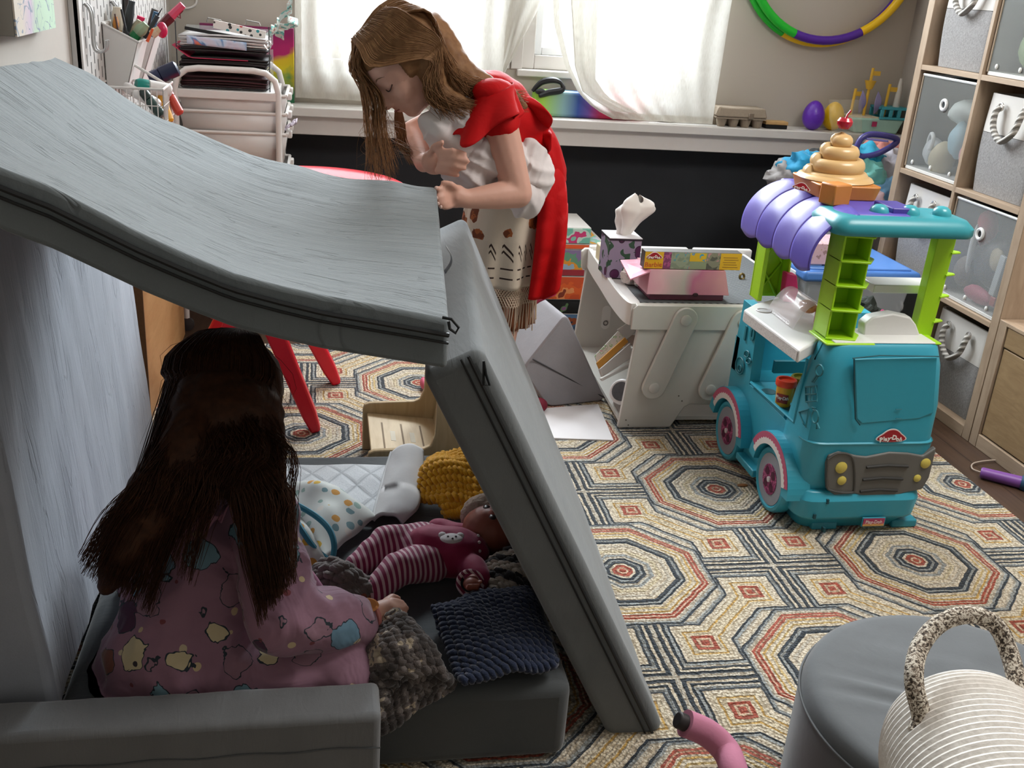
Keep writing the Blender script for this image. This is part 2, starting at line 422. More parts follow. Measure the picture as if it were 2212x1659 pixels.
MB().bb((1.79, 4.03, SZ), (1.885, 4.075, SZ+.016)).build('felt', M('#141414', .95), e, bevel=.003)
MB().bb((1.788, 4.028, SZ+.016), (1.887, 4.077, SZ+.03)).build('back', M('#b48f5c', .6, var=.12, vs=60), e, bevel=.003)
def egg(px, col, lab, r, y):
    c = P(px, 270, Y=y)
    prof = [(r*math.sin(math.pi*t)*(1-.16*(t-.5)*2), r*1.32*(1-math.cos(math.pi*t))) for t in [max(.01, min(.99, i/18)) for i in range(19)]]
    prof[0] = (r*.25, 0)
    mm = Mat('egg_foil', col, .32, var=.12, vs=30, bump=.35, bs=60)
    MB().lathe(prof, (c.x, y, SZ)).build('easter_egg', mm, label=lab, cat='egg', group='plastic eggs on the ledge')
egg(1754, '#5d28a8', 'large glossy purple plastic egg on the window ledge', .045, 4.06)
egg(1797, '#e8b90c', 'large glossy yellow plastic egg on the window ledge', .044, 4.08)
# toy ship
s = thing('toy_ship', (2.28, 4.07, SZ), 'pale green toy sailing ship with yellow masts on ledge', 'toy ship')
mint = M('#a9d3c6', .4); teal = M('#3e9fae', .4); yel = M('#e2b53c', .45); lav = M('#8a83ad', .4)
MB().loft([[V((a, b, SZ)) for a, b in ((2.19, 4.03), (2.38, 4.03), (2.38, 4.11), (2.19, 4.11))], [V((a, b, SZ+.062)) for a, b in ((2.15, 4.022), (2.40, 4.022), (2.40, 4.118), (2.15, 4.118))]]).build('hull', mint, s, bevel=.008)
mb = MB()
for a, b in (((2.285, SZ+.06), (2.415, SZ+.07)), ((2.285, SZ+.10), (2.415, SZ+.11)), ((2.285, SZ+.07), (2.30, SZ+.1)), ((2.325, SZ+.07), (2.34, SZ+.1)), ((2.362, SZ+.07), (2.377, SZ+.1)), ((2.4, SZ+.07), (2.415, SZ+.1))):
    mb.bb((a[0], 4.02, a[1]), (b[0], 4.03, b[1])); mb.bb((a[0], 4.11, a[1]), (b[0], 4.12, b[1]))
mb.bb((2.285, 4.02, SZ+.1), (2.415, 4.12, SZ+.11)); mb.build('cabin', teal, s, bevel=.002)
MB().bb((2.15, 4.03, SZ+.062), (2.285, 4.11, SZ+.068)).build('deck', M('#d9cdb0', .6), s)
for mx_, top, fl_ in ((2.175, .175, 0), (2.235, .26, 1), (2.325, .2, 0)):
    mst = MB().tube([(mx_, 4.07, SZ+.06), (mx_+.004, 4.07, SZ+top)], .006, 10).build('mast', yel, s)
    MB().bb((mx_+.005, 4.068, SZ+top-.03), (mx_+.04, 4.072, SZ+top-.012)).build('flag', yel, mst)
    if fl_:
        MB().lathe([(.012, 0), (.022, .03), (.024, .034), (.018, .034), (.010, .004)], (mx_+.003, 4.07, SZ+.175)).build('crows_nest', yel, mst)
for sx in (2.205, 2.275):
    MB().grid(lambda u, v: V((sx+.016*math.sin(math.pi*v)*(u-.5)*2, 4.06-.018*math.sin(math.pi*v), SZ+.075+.095*v)), 8, 12).build('sail', lav, s, solid=.002)
MB().lathe([(.014, 0), (.012, .05), (.006, .115)], (2.375, 4.07, SZ+.11)).build('funnel', M('#c8c4bc', .5), s)
MB().bb((2.255, 4.018, SZ+.03), (2.275, 4.023, SZ+.05)).build('sticker', M('#b52a62', .5), s)
cell = Mat('cellophane', '#e9e3cf', .15, alpha=.22, var=0)
def fcell(u, v): 
    c = P(1790+70*u, 215+130*v, Y=4.0); n_ = mnoise.noise(V((u*3, v*3, 0)))
    return V((c.x+.012*n_, 3.994-.01*v+.012*mnoise.noise(V((u*5, v*5, 3))), c.z))
MB().grid(fcell, 14, 18).build('cellophane_wrap', cell, flat=True, label='crumpled clear cellophane hanging over the ledge by the eggs', cat='wrapper')
# hoops
G_, U_, Y_ = '#16b52a', '#4f1f94', '#f0c20a'
def hoop2(c, r, t, arcs, lab):
    h = thing('hula_hoop', (c[0], c[1], c[2]-r), lab, 'hoop')
    for a0, a1, cc in arcs:
        n_ = max(6, int((a1-a0)/5)); pts = [(c[0]+r*math.cos(R(a0+(a1-a0)*k/n_)), c[1], c[2]+r*math.sin(R(a0+(a1-a0)*k/n_))) for k in range(n_+1)]
        MB().tube(pts, t, 12).build('segment', M(cc, .3, var=.03), h)
hoop2((2.0, 4.0985, 1.475), .362, .0175, [(-62, 0, Y_), (0, 62, G_), (62, 122, U_), (122, 180, Y_), (180, 251, G_), (251, 298, U_)], 'front hula hoop with green, purple and yellow sections')
hoop2((1.995, 4.1325, 1.468), .368, .0165, [(-60, 20, U_), (20, 100, Y_), (100, 180, U_), (180, 246, G_), (246, 300, Y_)], 'rear hula hoop mostly hidden behind the front one')
# ================================================================ left wall
XL = -.56
# small canvas
c0, c1 = P(36, 80, X=XL+.03), P(121, 74, X=XL+.03)
cv = thing('canvas_painting', (XL, c0.y, c0.z), 'small pastel canvas with pencil drawing hung on the left wall', 'painting')
pm = Mat('pastel_paint', '#fff', .8, var=0); x, y, z = pm.xyz()
pn = pm.noise(7, 2); base = pm.ramp(y*6.+pn*.5-.0+.3, [(0, '#c2b8ab'), (.35, '#b9a6b8'), (.5, '#a9bfa6'), (1, '#aec8af')], const=False)
ln = pm.noise(22, 1, dist=1.2); pm.col(pm.mix((ln-.5).abs().lt(.012), base, '#7d8896'))
MB().bb((XL, c0.y, c0.z), (XL+.028, c1.y, c0.z+.3)).build('stretcher', M('#8d8880', .8), cv, bevel=.002)
MB().bb((XL+.028, c0.y, c0.z), (XL+.031, c1.y, c0.z+.3)).build('painted_face', pm, cv)
# pegboard
p0 = P(176, 130, X=XL+.02)
pb = thing('pegboard', (XL, 3.0, .7), 'white slotted metal pegboard panel on the left wall', 'pegboard')
sl = Mat('slotted_white', '#d5d2ce', .4, var=0); x, y, z = sl.xyz()
fy = ((y*25.).frac()-.5).abs(); fz = ((z*25.+(y*25.).floor()*.5).frac()-.5).abs()
sl.col(sl.mix(fy.lt(.13)*fz.lt(.33), '#bdbab6', '#4a4846'))
y0 = p0.y
MB().bb((XL+.012, y0, .72), (XL+.02, 3.9, 1.5)).build('panel', sl, pb, flat=True)
mb = MB(); 
for a, b in (((y0, .72), (y0+.02, 1.5)), ((3.88, .72), (3.9, 1.5)), ((y0, 1.48), (3.9, 1.5)), ((y0, .72), (3.9, .74))): mb.bb((XL, a[0], a[1]), (XL+.024, b[0], b[1]))
mb.build('rim', M('#c9c6c2', .45), pb, bevel=.002)
def hook(px, py, h=.09, lab=''):
    a = P(px, py, X=XL+.03); mm = M('#b9b8b6', .35, metal=.3)
    for dy in (0, .022):
        pts = [(XL+.022, a.y+dy, a.z), (XL+.034, a.y+dy, a.z-.02), (XL+.034, a.y+dy, a.z-h), (XL+.045, a.y+dy, a.z-h-.015), (XL+.06, a.y+dy, a.z-h-.008), (XL+.064, a.y+dy, a.z-h+.012)]
        yield pts
mb = MB()
for p in hook(190, 8): mb.tube(spline(p, 16), .0035, 8)
mb.build('wall_hook', M('#b2b1af', .35, metal=.3), label='double grey metal hook on the pegboard left of the brush bin', cat='hook')
mb = MB()
for p in hook(247, 3, .05): mb.tube(spline(p, 16), .0035, 8)
mb.build('wall_hook', M('#b2b1af', .35, metal=.3), label='double grey metal hook on the pegboard behind the brushes', cat='hook')
# brush bin (sloped) and slim bin behind it
wm = M('#d3d0cc', .35, var=.02)
def bin_(y0, y1, top, bot, out_t, out_b, drop, lab, nm='wall_bin', side_m=wm):
    b = thing(nm, (XL+.06, (y0+y1)/2, bot), lab, 'bin')
    x0 = XL+.022; t = .004
    def sec(yy): return [V((x0, yy, bot)), V((x0+out_b, yy, bot)), V((x0+out_t, yy, top-drop)), V((x0, yy, top))]
    mb = MB(); mb.prism(sec(y0), (0, t, 0)); mb.prism(sec(y1-t), (0, t, 0)); mb.bb((x0, y0, bot), (x0+out_b, y1, bot+t)); mb.bb((x0, y0, bot), (x0+t, y1, top))
    mb.loft([[V((x0+out_b-t, y0, bot)), V((x0+out_b, y0, bot)), V((x0+out_b, y1, bot)), V((x0+out_b-t, y1, bot))], [V((x0+out_t-t, y0, top-drop)), V((x0+out_t, y0, top-drop)), V((x0+out_t, y1, top-drop)), V((x0+out_t-t, y1, top-drop))]])
    mb.build('shell', side_m, b, bevel=.0015)
    rim = [(x0, y0, top), (x0+out_t, y0, top-drop), (x0+out_t, y1, top-drop), (x0, y1, top)]
    MB().tube(rim+[rim[0]], .003, 6).build('rim', wm, b)
    return x0
a = P(222, 50, X=XL+.024); bb_ = P(204, 150, X=XL+.024)
yb = a.y; f1 = P(299, 91, Y=yb); f2 = P(262, 182, Y=yb)
xb = bin_(yb, yb+.16, a.z, f2.z-.01, f1.x-XL-.022, max(.05, f2.x-XL-.022), a.z-f1.z, 'big white sloped wall bin full of brushes')
yb2 = yb+.2; g1 = P(345, 78, Y=yb2)
bin_(yb2, yb2+.12, g1.z+.03, g1.z-.13, .10, .05, .02, 'slim white wall bin behind the brush bin')
# brushes etc in the bin
def stick(px0, py0, px1, py1, Y, parts, lab, cat='brush', nm='paint_brush', group=None):
    """parts: (t0,t1,r0,r1,colour,name) from low end to top"""
    A, B = P(px0, py0, Y=Y), P(px1, py1, Y=Y)
    t = thing(nm, tuple(A), lab, cat, group)
    for t0, t1, r0, r1, c, n in parts:
        k = 8; MB().tube([A.lerp(B, t0+(t1-t0)*i/k) for i in range(k+1)], [(r0+(r1-r0)*i/k)*(1 if not n.startswith('bristle') else (.6+.4*math.sin(math.pi*min(1, .2+i/k*.9)))) for i in range(k+1)], 8).build(n, M(c, .55, var=.1), t)
    return t
Yb = yb+.06
stick(262, 130, 285, 2, Yb+.05, [(0, .45, .006, .007, '#15171c', 'handle'), (.45, .5, .008, .008, '#55585c', 'ferrule'), (.5, 1, .010, .014, '#2b3236', 'bristles')], 'thick dark grey brush, tallest in the white bin')
stick(278, 125, 274, -20, Yb+.1, [(0, 1, .007, .007, '#3a3230', 'handle')], 'straight dark brown brush handle behind the thick brush')
stick(270, 120, 267, -20, Yb+.11, [(0, 1, .005, .005, '#241e1d', 'handle')], 'thin black brush handle at the back of the white bin')
stick(256, 105, 252, 15, Yb+.03, [(0, .3, .007, .007, '#b6854a', 'handle'), (.3, .45, .010, .010, '#caa06a', 'ferrule'), (.45, 1, .014, .017, '#cdc3b1', 'bristles')], 'fat cream bristle brush at the left of the bin')
stick(262, 100, 248, 30, Yb-.01, [(0, 1, .003, .002, '#5a3a33', 'handle')], 'thin reddish brown stick at the bin edge')
stick(252, 90, 250, 36, Yb-.0, [(0, .55, .005, .006, '#8a5a2e', 'handle'), (.55, 1, .008, .008, '#b9772a', 'bristles')], 'small brush with orange brown bristles')
stick(282, 110, 262, 20, Yb-.02, [(0, 1, .003, .003, '#17181b', 'handle')], 'thin black stick crossing the bin')
stick(288, 82, 316, 52, Yb+.0, [(0, .3, .013, .013, '#0e6b38', 'ferrule'), (.3, 1, .014, .017, '#8fa183', 'bristles')], 'green brush with pale green bristles at the bin front')
stick(278, 88, 303, 45, Yb+.06, [(0, .3, .009, .009, '#2c2c2e', 'ferrule'), (.3, 1, .012, .015, '#b8b095', 'bristles')], 'brush with pale straw bristles beside the green one')
stick(312, 82, 350, 18, Yb+.03, [(0, .75, .005, .006, '#32373c', 'handle'), (.75, 1, .002, .001, '#17181b', 'tip')], 'dark grey liner brush leaning right')
stick(296, 70, 305, 36, Yb+.09, [(0, .5, .004, .006, '#d9d3c6', 'handle'), (.5, 1, .010, .010, '#e2235f', 'cap')], 'pencil with bright pink topper')
stick(320, 75, 335, 20, Yb+.1, [(0, 1, .009, .009, '#54504c', 'barrel')], 'grey marker among the brushes', 'marker', 'marker_pen')
stick(325, 78, 338, 26, Yb+.08, [(0, 1, .008, .008, '#31607f', 'barrel')], 'blue marker among the brushes', 'marker', 'marker_pen')
stick(318, 90, 330, 62, Yb-.02, [(0, 1, .004, .003, '#d4572a', 'barrel')], 'orange pencil at the bin front', 'pencil', 'pencil')
stick(328, 75, 345, 62, Yb+.02, [(0, .6, .011, .011, '#cfc0a4', 'barrel'), (.6, 1, .010, .008, '#c8b696', 'cap')], 'wooden peg figure lying on the bin rim', 'peg doll', 'peg_doll')
c = P(350, 65, Y=Yb+.03); MB().sph(c, (.014, .014, .02)).build('pink_ball', M('#c3184d', .35), label='shiny dark pink egg at the right end of the bin', cat='egg')
# lip shaped pen + star in the slim bin
stick(345, 60, 395, 10, yb2+.05, [(0, .5, .012, .014, '#5f1420', 'barrel'), (.5, 1, .012, .010, '#d2506e', 'tip')], 'dark red pen with pink furry tip in the slim bin', 'pen', 'novelty_pen')
sp = [P(382+14*(1 if k % 2 == 0 else .5)*math.cos(R(90+36*k)), 28-14*(1 if k % 2 == 0 else .5)*math.sin(R(90+36*k)), Y=yb2+.05) for k in range(11)]
MB().tube(sp, .0022, 6).build('star_charm', M('#6b2530', .4), label='small red outlined star charm hanging on the slim bin', cat='charm')
cpts = [P(q[0], q[1], Y=4.147) for q in ((425, -8), (423, 8), (412, 16), (398, 18), (388, 14))]
MB().tube(spline(cpts, 24), .004, 8).build('cable', M('#dfdcd8', .4), label='white cable curving on the back wall above the cart', cat='cable')
# wire basket
w0 = P(270, 182, Y=yb-.05); w1 = P(378, 182, Y=yb-.0)
wy0, wy1 = yb-.12, yb+.05; wz = P(379, 178, Y=wy1).z
x0, x1 = XL+.02, P(352, 203, Y=wy0).x
wb = thing('wire_basket', ((x0+x1)/2, (wy0+wy1)/2, wz-.12), 'white wire basket of paint bottles under the brush bin', 'basket')
wire = M('#d6d2ce', .35)
MB().tube([(x0, wy0, wz), (x1, wy0, wz), (x1, wy1, wz), (x0, wy1, wz), (x0, wy0, wz)], .0032, 8).build('rim', wire, wb)
mb = MB()
for i in range(12):
    t = i/11
    for a, b in (((x0+(x1-x0)*t, wy0), 0), ((x1, wy0+(wy1-wy0)*t), 0), ((x0+(x1-x0)*t, wy1), 0)): mb.tube([(a[0], a[1], wz), (a[0], a[1], wz-.12)], .0014, 5)
    mb.tube([(x0+(x1-x0)*t, wy0, wz-.12), (x0+(x1-x0)*t, wy1, wz-.12)], .0014, 5)
for k in (.04, .08, .12): mb.tube([(x0, wy0, wz-k), (x1, wy0, wz-k), (x1, wy1, wz-k), (x0, wy1, wz-k)], .0014, 5)
mb.build('wires', wire, wb)
MB().tube([(XL+.022, wy1-.02, wz+.05), (x0+.05, wy1-.02, wz+.05), (x1-.01, wy1-.05, wz)], .004, 8).build('bracket', wire, wb)
def tubeb(px, py, ang, L, r, c, cc, lab, nm='paint_bottle', cat='bottle', Y=None, tilt=-.3):
    Y = Y or (wy0+wy1)/2
    A = P(px, py, Y=Y); d = V((math.cos(R(ang)), tilt, math.sin(R(ang)))).normalized()
    t = thing(nm, tuple(A), lab, cat); B = A+d*L
    MB().tube([A, A.lerp(B, .05), A.lerp(B, .9), B], [r*.8, r, r, r*.7], 14).build('body', M(c, .4, var=.1), t)
    MB().tube([A-d*.028, A-d*.02, A], [r*.7, r*.95, r*.95], 14).build('cap', M(cc, .35), t)
tubeb(318, 187, -12, .06, .018, '#cfcac6', '#0d7f74', 'white paint bottle with round teal cap in the wire basket', tilt=.5, Y=wy0+.08)
tubeb(290, 198, -25, .07, .014, '#d9d6d3', '#c9c5c2', 'white squeezed paint tube in the wire basket', Y=wy0+.05)
tubeb(345, 163, 25, .05, .020, '#1d2440', '#20284a', 'dark navy stapler shaped tool sticking up from the basket', 'stapler', 'stapler', Y=wy1-.01, tilt=.2)
tubeb(368, 208, -60, .05, .012, '#b8402f', '#a32b25', 'red paint bottle at the right side of the basket', Y=wy1-.05)
tubeb(352, 222, -70, .05, .012, '#d59c25', '#c98b1c', 'yellow paint bottle low in the wire basket', Y=wy1-.08)
tubeb(322, 215, -50, .05, .013, '#28413c', '#1b2e2a', 'dark green paint bottle low in the wire basket', Y=wy0+.03)
MB().tube([P(330, 200, Y=wy0+.1), P(300, 205, Y=wy0+.06)], .006, 6).build('lavender_straws', M('#9c8aa0', .5), label='bundle of lilac straws in the wire basket', cat='straws')

# ================================================================ trolley
ca = P(375, 180, Y=3.62); cb = P(604, 190, Y=3.62)
cx0, cx1, cy0, cy1 = -.485, -.150, 3.62, 3.95
ct = thing('utility_cart', ((cx0+cx1)/2, (cy0+cy1)/2, 0), 'white metal utility cart with pull out plastic drawers', 'cart')
cw = M('#d8d3cf', .35, var=.02)
topz = P(490, 150, Y=cy0).z
for yy in (cy0, cy1):
    pts = [(cx0, yy, .05), (cx0, yy, topz-.07), (cx0+.01, yy, topz-.03), (cx0+.04, yy, topz-.006), (cx0+.08, yy, topz), (cx1-.08, yy, topz), (cx1-.04, yy, topz-.006), (cx1-.01, yy, topz-.03), (cx1, yy, topz-.07), (cx1, yy, .05)]
    MB().tube(pts, .0105, 12).build('frame_tube', cw, ct)
tz = P(490, 196, Y=cy0).z
MB().bb((cx0, cy0-.006, tz-.028), (cx1, cy1+.006, tz)).build('top_shelf', cw, ct, bevel=.003)
dz = [P(500, yy, Y=cy0).z for yy in (203, 243, 287)]
dz.append(dz[2]-.125); dz.append(dz[3]-.125)
for i, zt in enumerate(dz):
    h = (.105, .105, .105, .105, .105)[i]
    o_ = [(cx0+.012, cy0+.004), (cx1+.025, cy0+.004), (cx1+.025, cy1-.004), (cx0+.012, cy1-.004)]; b_ = [(cx0+.03, cy0+.02), (cx1+.01, cy0+.02), (cx1+.01, cy1-.02), (cx0+.03, cy1-.02)]
    mb = MB(); mb.loft([[V((a, b, zt-h)) for a, b in b_], [V((a, b, zt)) for a, b in o_]], cap=False); mb.add([V((a, b, zt-h)) for a, b in b_], [(0, 1, 2, 3)])
    dr = mb.build('drawer', M('#d2ccc8', .4, var=.02), ct, solid=.003)
    mb = MB()
    for a, b in zip(o_, o_[1:]+o_[:1]): mb.tube([(a[0], a[1], zt), (b[0], b[1], zt)], .006, 6)
    mb.build('rim', cw, dr)
    for q in (.25, .75): yy = cy0+(cy1-cy0)*q; MB().bb((cx1+.025, yy-.02, zt-.02), (cx1+.042, yy+.02, zt+.004)).build('pull', cw, dr, bevel=.004)
for i, (yy, xx) in enumerate(((cy0, cx0), (cy0, cx1), (cy1, cx0), (cy1, cx1))):
    MB().lathe([(.006, -.012), (.025, -.008), (.025, .008), (.006, .012)], (xx, yy, .027), ax=(0, 1, 0)).build('wheel', M('#3b3a3a', .5), ct)
for k in range(3):
    MB().bb((cx0+.05+k*.08, cy0+.03, dz[1]+.004-.01+k*.001), (cx0+.2+k*.05, cy0+.2, dz[1]+.006+k*.002)).build('paper_sheet', M('#dedbd8', .8), label=['white paper sheet in the middle cart drawer, lowest', 'white paper sheet in the middle cart drawer, between two others', 'white paper sheet in the middle cart drawer, topmost'][k], cat='paper')
mb = MB(); mb.grid(lambda u, v: V((cx1+.01+.05*u, cy0+.02+.1*v, dz[2]+.01+.03*u+.012*mnoise.noise(V((u*6, v*5, 0))))), 10, 10)
mb.build('plastic_bag', M('#b7a9b4', .4, alpha=.8), label='crumpled mauve plastic bag poking from the third drawer', cat='bag', solid=.001)
# letter trays
lt = thing('letter_tray', (-.32, 3.76, tz), 'clear three tier letter tray on the cart', 'letter tray')
acr = Mat('clear_acrylic', '#dfe4e6', .08, alpha=.25, var=0); edge = M('#3a3c3f', .2)
lx0, lx1, ly0, ly1 = -.475, -.178, 3.64, 3.93
tiers = [tz+.004, P(490, 150, Y=ly0).z, P(490, 104, Y=ly0).z]; tt = P(480, 52, Y=ly0).z
for i, zt in enumerate(tiers):
    s_ = MB(); s_.bb((lx0, ly0, zt), (lx1, ly1, zt+.003)); s_.bb((lx0, ly1-.003, zt), (lx1, ly1, zt+.05)); s_.build('shelf', acr, lt)
    MB().tube([(lx0, ly0, zt+.045), (lx0, ly0, zt+.01), (lx0+.012, ly0, zt), (lx1-.012, ly0, zt), (lx1, ly0, zt+.01), (lx1, ly0, zt+.045)], .0018, 6).build('front_edge', edge, lt)
for xx in (lx0, lx1): MB().tube([(xx, ly0, tz), (xx, ly0, tt)], .002, 6).build('post', edge, lt)
def sheets(z0, z1, n, cols, lab, nm, cat, wob=.004, grp=None, x0=lx0+.012, x1=lx1-.006):
    for i in range(n):
        zz = z0+(z1-z0)*i/n; th = (z1-z0)/n*.8; c = cols[i % len(cols)]; dx = rnd(-.006, .004); dy = rnd(0, .012); ph = rnd(0, 6)
        def f(u, v): return V((x0+dx+(x1-x0)*u, ly0-.008+dy+.25*v, zz+wob*math.sin(u*3.1)*(1 if i % 2 else .4)+.0))
        MB().grid(f, 14, 3).build(nm, M(c, .6), label=lab(i), cat=cat, solid=th, solid_off=1, group=grp)
ords = ['lowest', 'second from bottom', 'third from bottom', 'fourth from bottom', 'fifth from bottom', 'sixth from bottom', 'seventh from bottom', 'top', 'topmost', 'highest']
sheets(tiers[0]+.004, tiers[1]-.025, 7, ['#2b1216', '#3a171c', '#27100f', '#431b22', '#2a1413'], lambda i: 'dark maroon folder in the bottom letter tray, '+ords[i], 'paper_folder', 'folder', grp='folders in the bottom tray')
sheets(tiers[1]+.004, tiers[2]-.032, 4, ['#17100f', '#211517', '#140e0e'], lambda i: 'black folder in the middle letter tray, '+ords[i], 'paper_folder', 'folder', grp='folders in the middle tray')
MB().grid(lambda u, v: V((lx0-.012+.24*u, ly0-.012+.2*v, tiers[2]-.018-.018*min(1, u*4)+.02*(1-min(1, u*5)))), 16, 3).build('pink_sheet', M('#b2254a', .6), label='dark pink sheet sticking out of the middle letter tray', cat='paper', solid=.002)
sheets(tiers[2]-.014, tiers[2]-.003, 2, ['#1b1213', '#231618'], lambda i: 'black folder above the pink sheet, '+['lower', 'upper'][i], 'paper_folder', 'folder')
sheets(tiers[2]+.005, tiers[2]+.035, 6, ['#cfccc9', '#bdb9b8', '#d8d5d2', '#a9a6a8'], lambda i: 'loose white paper in the top letter tray, '+ords[i], 'paper_sheet', 'paper', wob=.006, grp='papers in the top tray')
ar = Mat('marbled_art', '#fff', .7, var=0); an = ar.noise(14, 2, dist=.8); ar.col(ar.ramp(an, [(0, '#6b7fb0'), (.42, '#c7c3d2'), (.5, '#b9c8dd'), (.56, '#4b7bb0'), (.62, '#d9765f'), (.75, '#e0a04d')], const=False))
MB().grid(lambda u, v: V((lx0+.035+.19*u, ly0-.012+.002*v, tiers[2]+.034-.026*v-.012*u)), 10, 4).build('painted_paper', ar, label='blue and orange marbled paper bent over the top tray front', cat='paper', solid=.001)
MB().box((-.35, ly0+.03, tiers[2]+.042), (.20, .012, .010), Matrix.Rotation(R(7), 3, 'Y')).build('black_strip', M('#0c0c0d', .6), label='long black card strip across the top tray', cat='card')
wt = Mat('washi_print', '#fff', .6, var=0); vn = wt.vor(60); cs = wt.nt.nodes.new('ShaderNodeSeparateColor'); wt.nt.links.new(vn.outputs['Color'], cs.inputs[0])
cc_ = T(wt.nt, cs.outputs[0]); dd = T(wt.nt, vn.outputs['Distance'])
wt.col(wt.mix(dd.lt(.32), '#dcd6d0', wt.ramp(cc_, [(0, '#31302f'), (.3, '#b33b42'), (.5, '#2f8d93'), (.7, '#a58a34'), (.85, '#3a3a3a')])))
MB().box((-.275, ly0+.045, tiers[2]+.058), (.17, .012, .026), Matrix.Rotation(R(9), 3, 'Y')).build('sticker_strip', wt, label='strip of colourful printed stickers on the top tray', cat='sticker sheet')
# ribbon of scraps
for k, (pts, c, lab) in enumerate((
    ([(632, -10), (622, 12), (628, 20), (615, 32), (600, 50), (590, 70), (560, 92)], '#b8c4bf', 'long white and teal paper streamer hanging down to the trays'),
    ([(598, 45), (610, 58), (640, 50), (618, 38)], '#d3dcd6', 'teal and white paper flag on the streamer'),
    ([(585, 60), (600, 72), (612, 80), (608, 62), (590, 58)], '#cbc3b8', 'cream paper scrap at the streamer end'))):
    pp = spline([P(a, b, Y=3.86) for a, b in pts], 30)
    wv = Mat('scrap_paper', c, .7, var=0); vn = wv.noise(60, 1); wv.col(wv.ramp(vn, [(0, '#6aa9a0'), (.42, c), (.62, '#b98d86'), (.68, c)]))
    MB().grid(lambda u, v: pp[int(u*29)]+V((.006*math.sin(u*20), (v-.5)*.03*math.sin(u*9+1), (v-.5)*.022)), 30, 4).build('paper_streamer', wv, label=lab, cat='streamer', solid=.0012)
MB().tube(spline([P(a, b, Y=3.64) for a, b in ((573, 92), (580, 88), (585, 96), (575, 103), (570, 96), (578, 108))], 24), .003, 6).build('foil_twist', M('#d9d8d8', .25, metal=.6), label='curl of silver foil ribbon at the tray corner', cat='ribbon')
# tie dye panel
a = P(430, 52, Y=4.1); b = P(636, 225, Y=4.1); c = P(632, 62, Y=4.1)
td = Mat('poured_paint', '#fff', .35, var=0); x, y, z = td.xyz(); tn = td.noise(9, 3, dist=.6)
td.col(td.ramp(z*3.2+x*-.5+tn*.55-.28, [(0, '#1f6b4c'), (.16, '#2f8a4e'), (.28, '#d8c51c'), (.42, '#d9b91a'), (.5, '#b01763'), (.75, '#8e1457'), (.95, '#7a2a58')], const=False))
tp = thing('poured_painting', ((a.x+b.x)/2, 4.1, .7605), 'bright pink, yellow and green poured canvas behind the cart', 'painting')
MB().bb((a.x, 4.105, .7605), (b.x, 4.125, c.z)).build('canvas', td, tp, bevel=.002)
for px in (447, 530): 
    q = P(px, 50, Y=4.1); MB().tube([(q.x, 4.1, c.z+.005), (q.x+.004, 4.1, c.z+.02), (q.x+.05, 4.1, c.z+.014), (q.x+.054, 4.1, c.z+.002)], .003, 6).build('clip', M('#c9c7c4', .25, metal=.7), tp)
# ================================================================ rug
rg = Mat('tufted_rug', '#ccc', .95, var=0, sheen=.2)
x, y, z = rg.xyz()
RX, RY = .6465, 2.005   # centre of the rug in the room
wob = rg.noise(42, 3)*.016-.008; wob2 = rg.noise(50, 3)*.016-.008
px_ = x+(RX-1.054)+wob*.55; py_ = y+(RY-1.936)+wob2*.55
A_, B_ = .3725, .386
# fold onto one crossing at the origin, neighbours at (A,0) and (0,B) are medallions
i_ = (px_/A_+.5).floor(); j_ = (py_/B_+.5).floor()
par = ((i_+j_)/2.).frac().gt(.25)          # 0: crossing cell, 1: medallion cell
lx = px_-i_*A_; ly = py_-j_*B_
# offset to the nearest crossing
ax, ay = lx.abs(), ly.abs()
# medallion distance (from own centre if medallion cell, else nearest of the four neighbours)
def octd(a, b): return a.max(b*.97).max((a+b*.97)*.735)
d_own = octd(ax, ay); d_n1 = octd((ax-A_).abs(), ay); d_n2 = octd(ax, (ay-B_).abs())
dm = d_own*par+(d_n1.min(d_n2))*(par*-1.+1.)
# crossing-relative coordinates
sx = ax*(par*-1.+1.)+par*ax; 
c1 = ax.lt(ay)   # in medallion cells use the nearest crossing
u1 = ax*(par*-1.+1.)+par*((ax-A_).abs()*(c1*-1.+1.)+ax*c1)
v1 = ay*(par*-1.+1.)+par*((ay-B_).abs()*c1+ay*(c1*-1.+1.))
sq = (u1-.100).abs().max((v1-.105).abs())
dg = ((u1-v1*.965).abs()*.72+.012).max((u1+v1-.2).lt(0.)*9.)
sd = sq.min(dg+.012)
cr, dk, g1, g2, rd, gd, pk = '#e6dcc8', '#323d48', '#a2a9ab', '#cfc9bb', '#b25641', '#d2ac60', '#dfc3a8'
med = rg.ramp(dm*4., [(0, rd), (.028, pk), (.05, rd), (.09, cr), (.115, dk), (.15, g1), (.175, dk), (.205, g2), (.235, g1), (.27, cr), (.30, '#ddd1b2'), (.34, cr), (.39, g2), (.42, cr), (.455, dk), (.50, g1), (.52, dk), (.545, cr), (.575, '#dcc48c'), (.60, cr), (.635, gd), (.655, cr), (.675, rd), (.697, '#dfb9a3'), (.712, rd), (.735, cr), (.75, g2), (.775, g1), (.80, dk)])
sqr = rg.ramp(sd*8., [(0, rd), (.07, pk), (.12, rd), (.19, '#e4d8bd'), (.27, gd), (.31, '#e5dbc4'), (.40, cr), (.48, dk), (.52, g1), (.575, g2), (.62, cr), (.70, g2), (.75, cr), (.84, '#e2d8c5'), (.9, cr)])
ml = u1.min(v1)
lines = rg.ramp(ml*20., [(0, g2), (.10, dk), (.30, cr), (.42, dk), (.56, cr)])
nline = ml.gt(.028)
out_ = rg.mix(nline, lines, sqr)
inn = dm.gt(.206)
colr = rg.mix(inn, med, out_)
fine = rg.noise(420, 2); lv = rg.vor(165); ld = T(rg.nt, lv.outputs['Distance'])
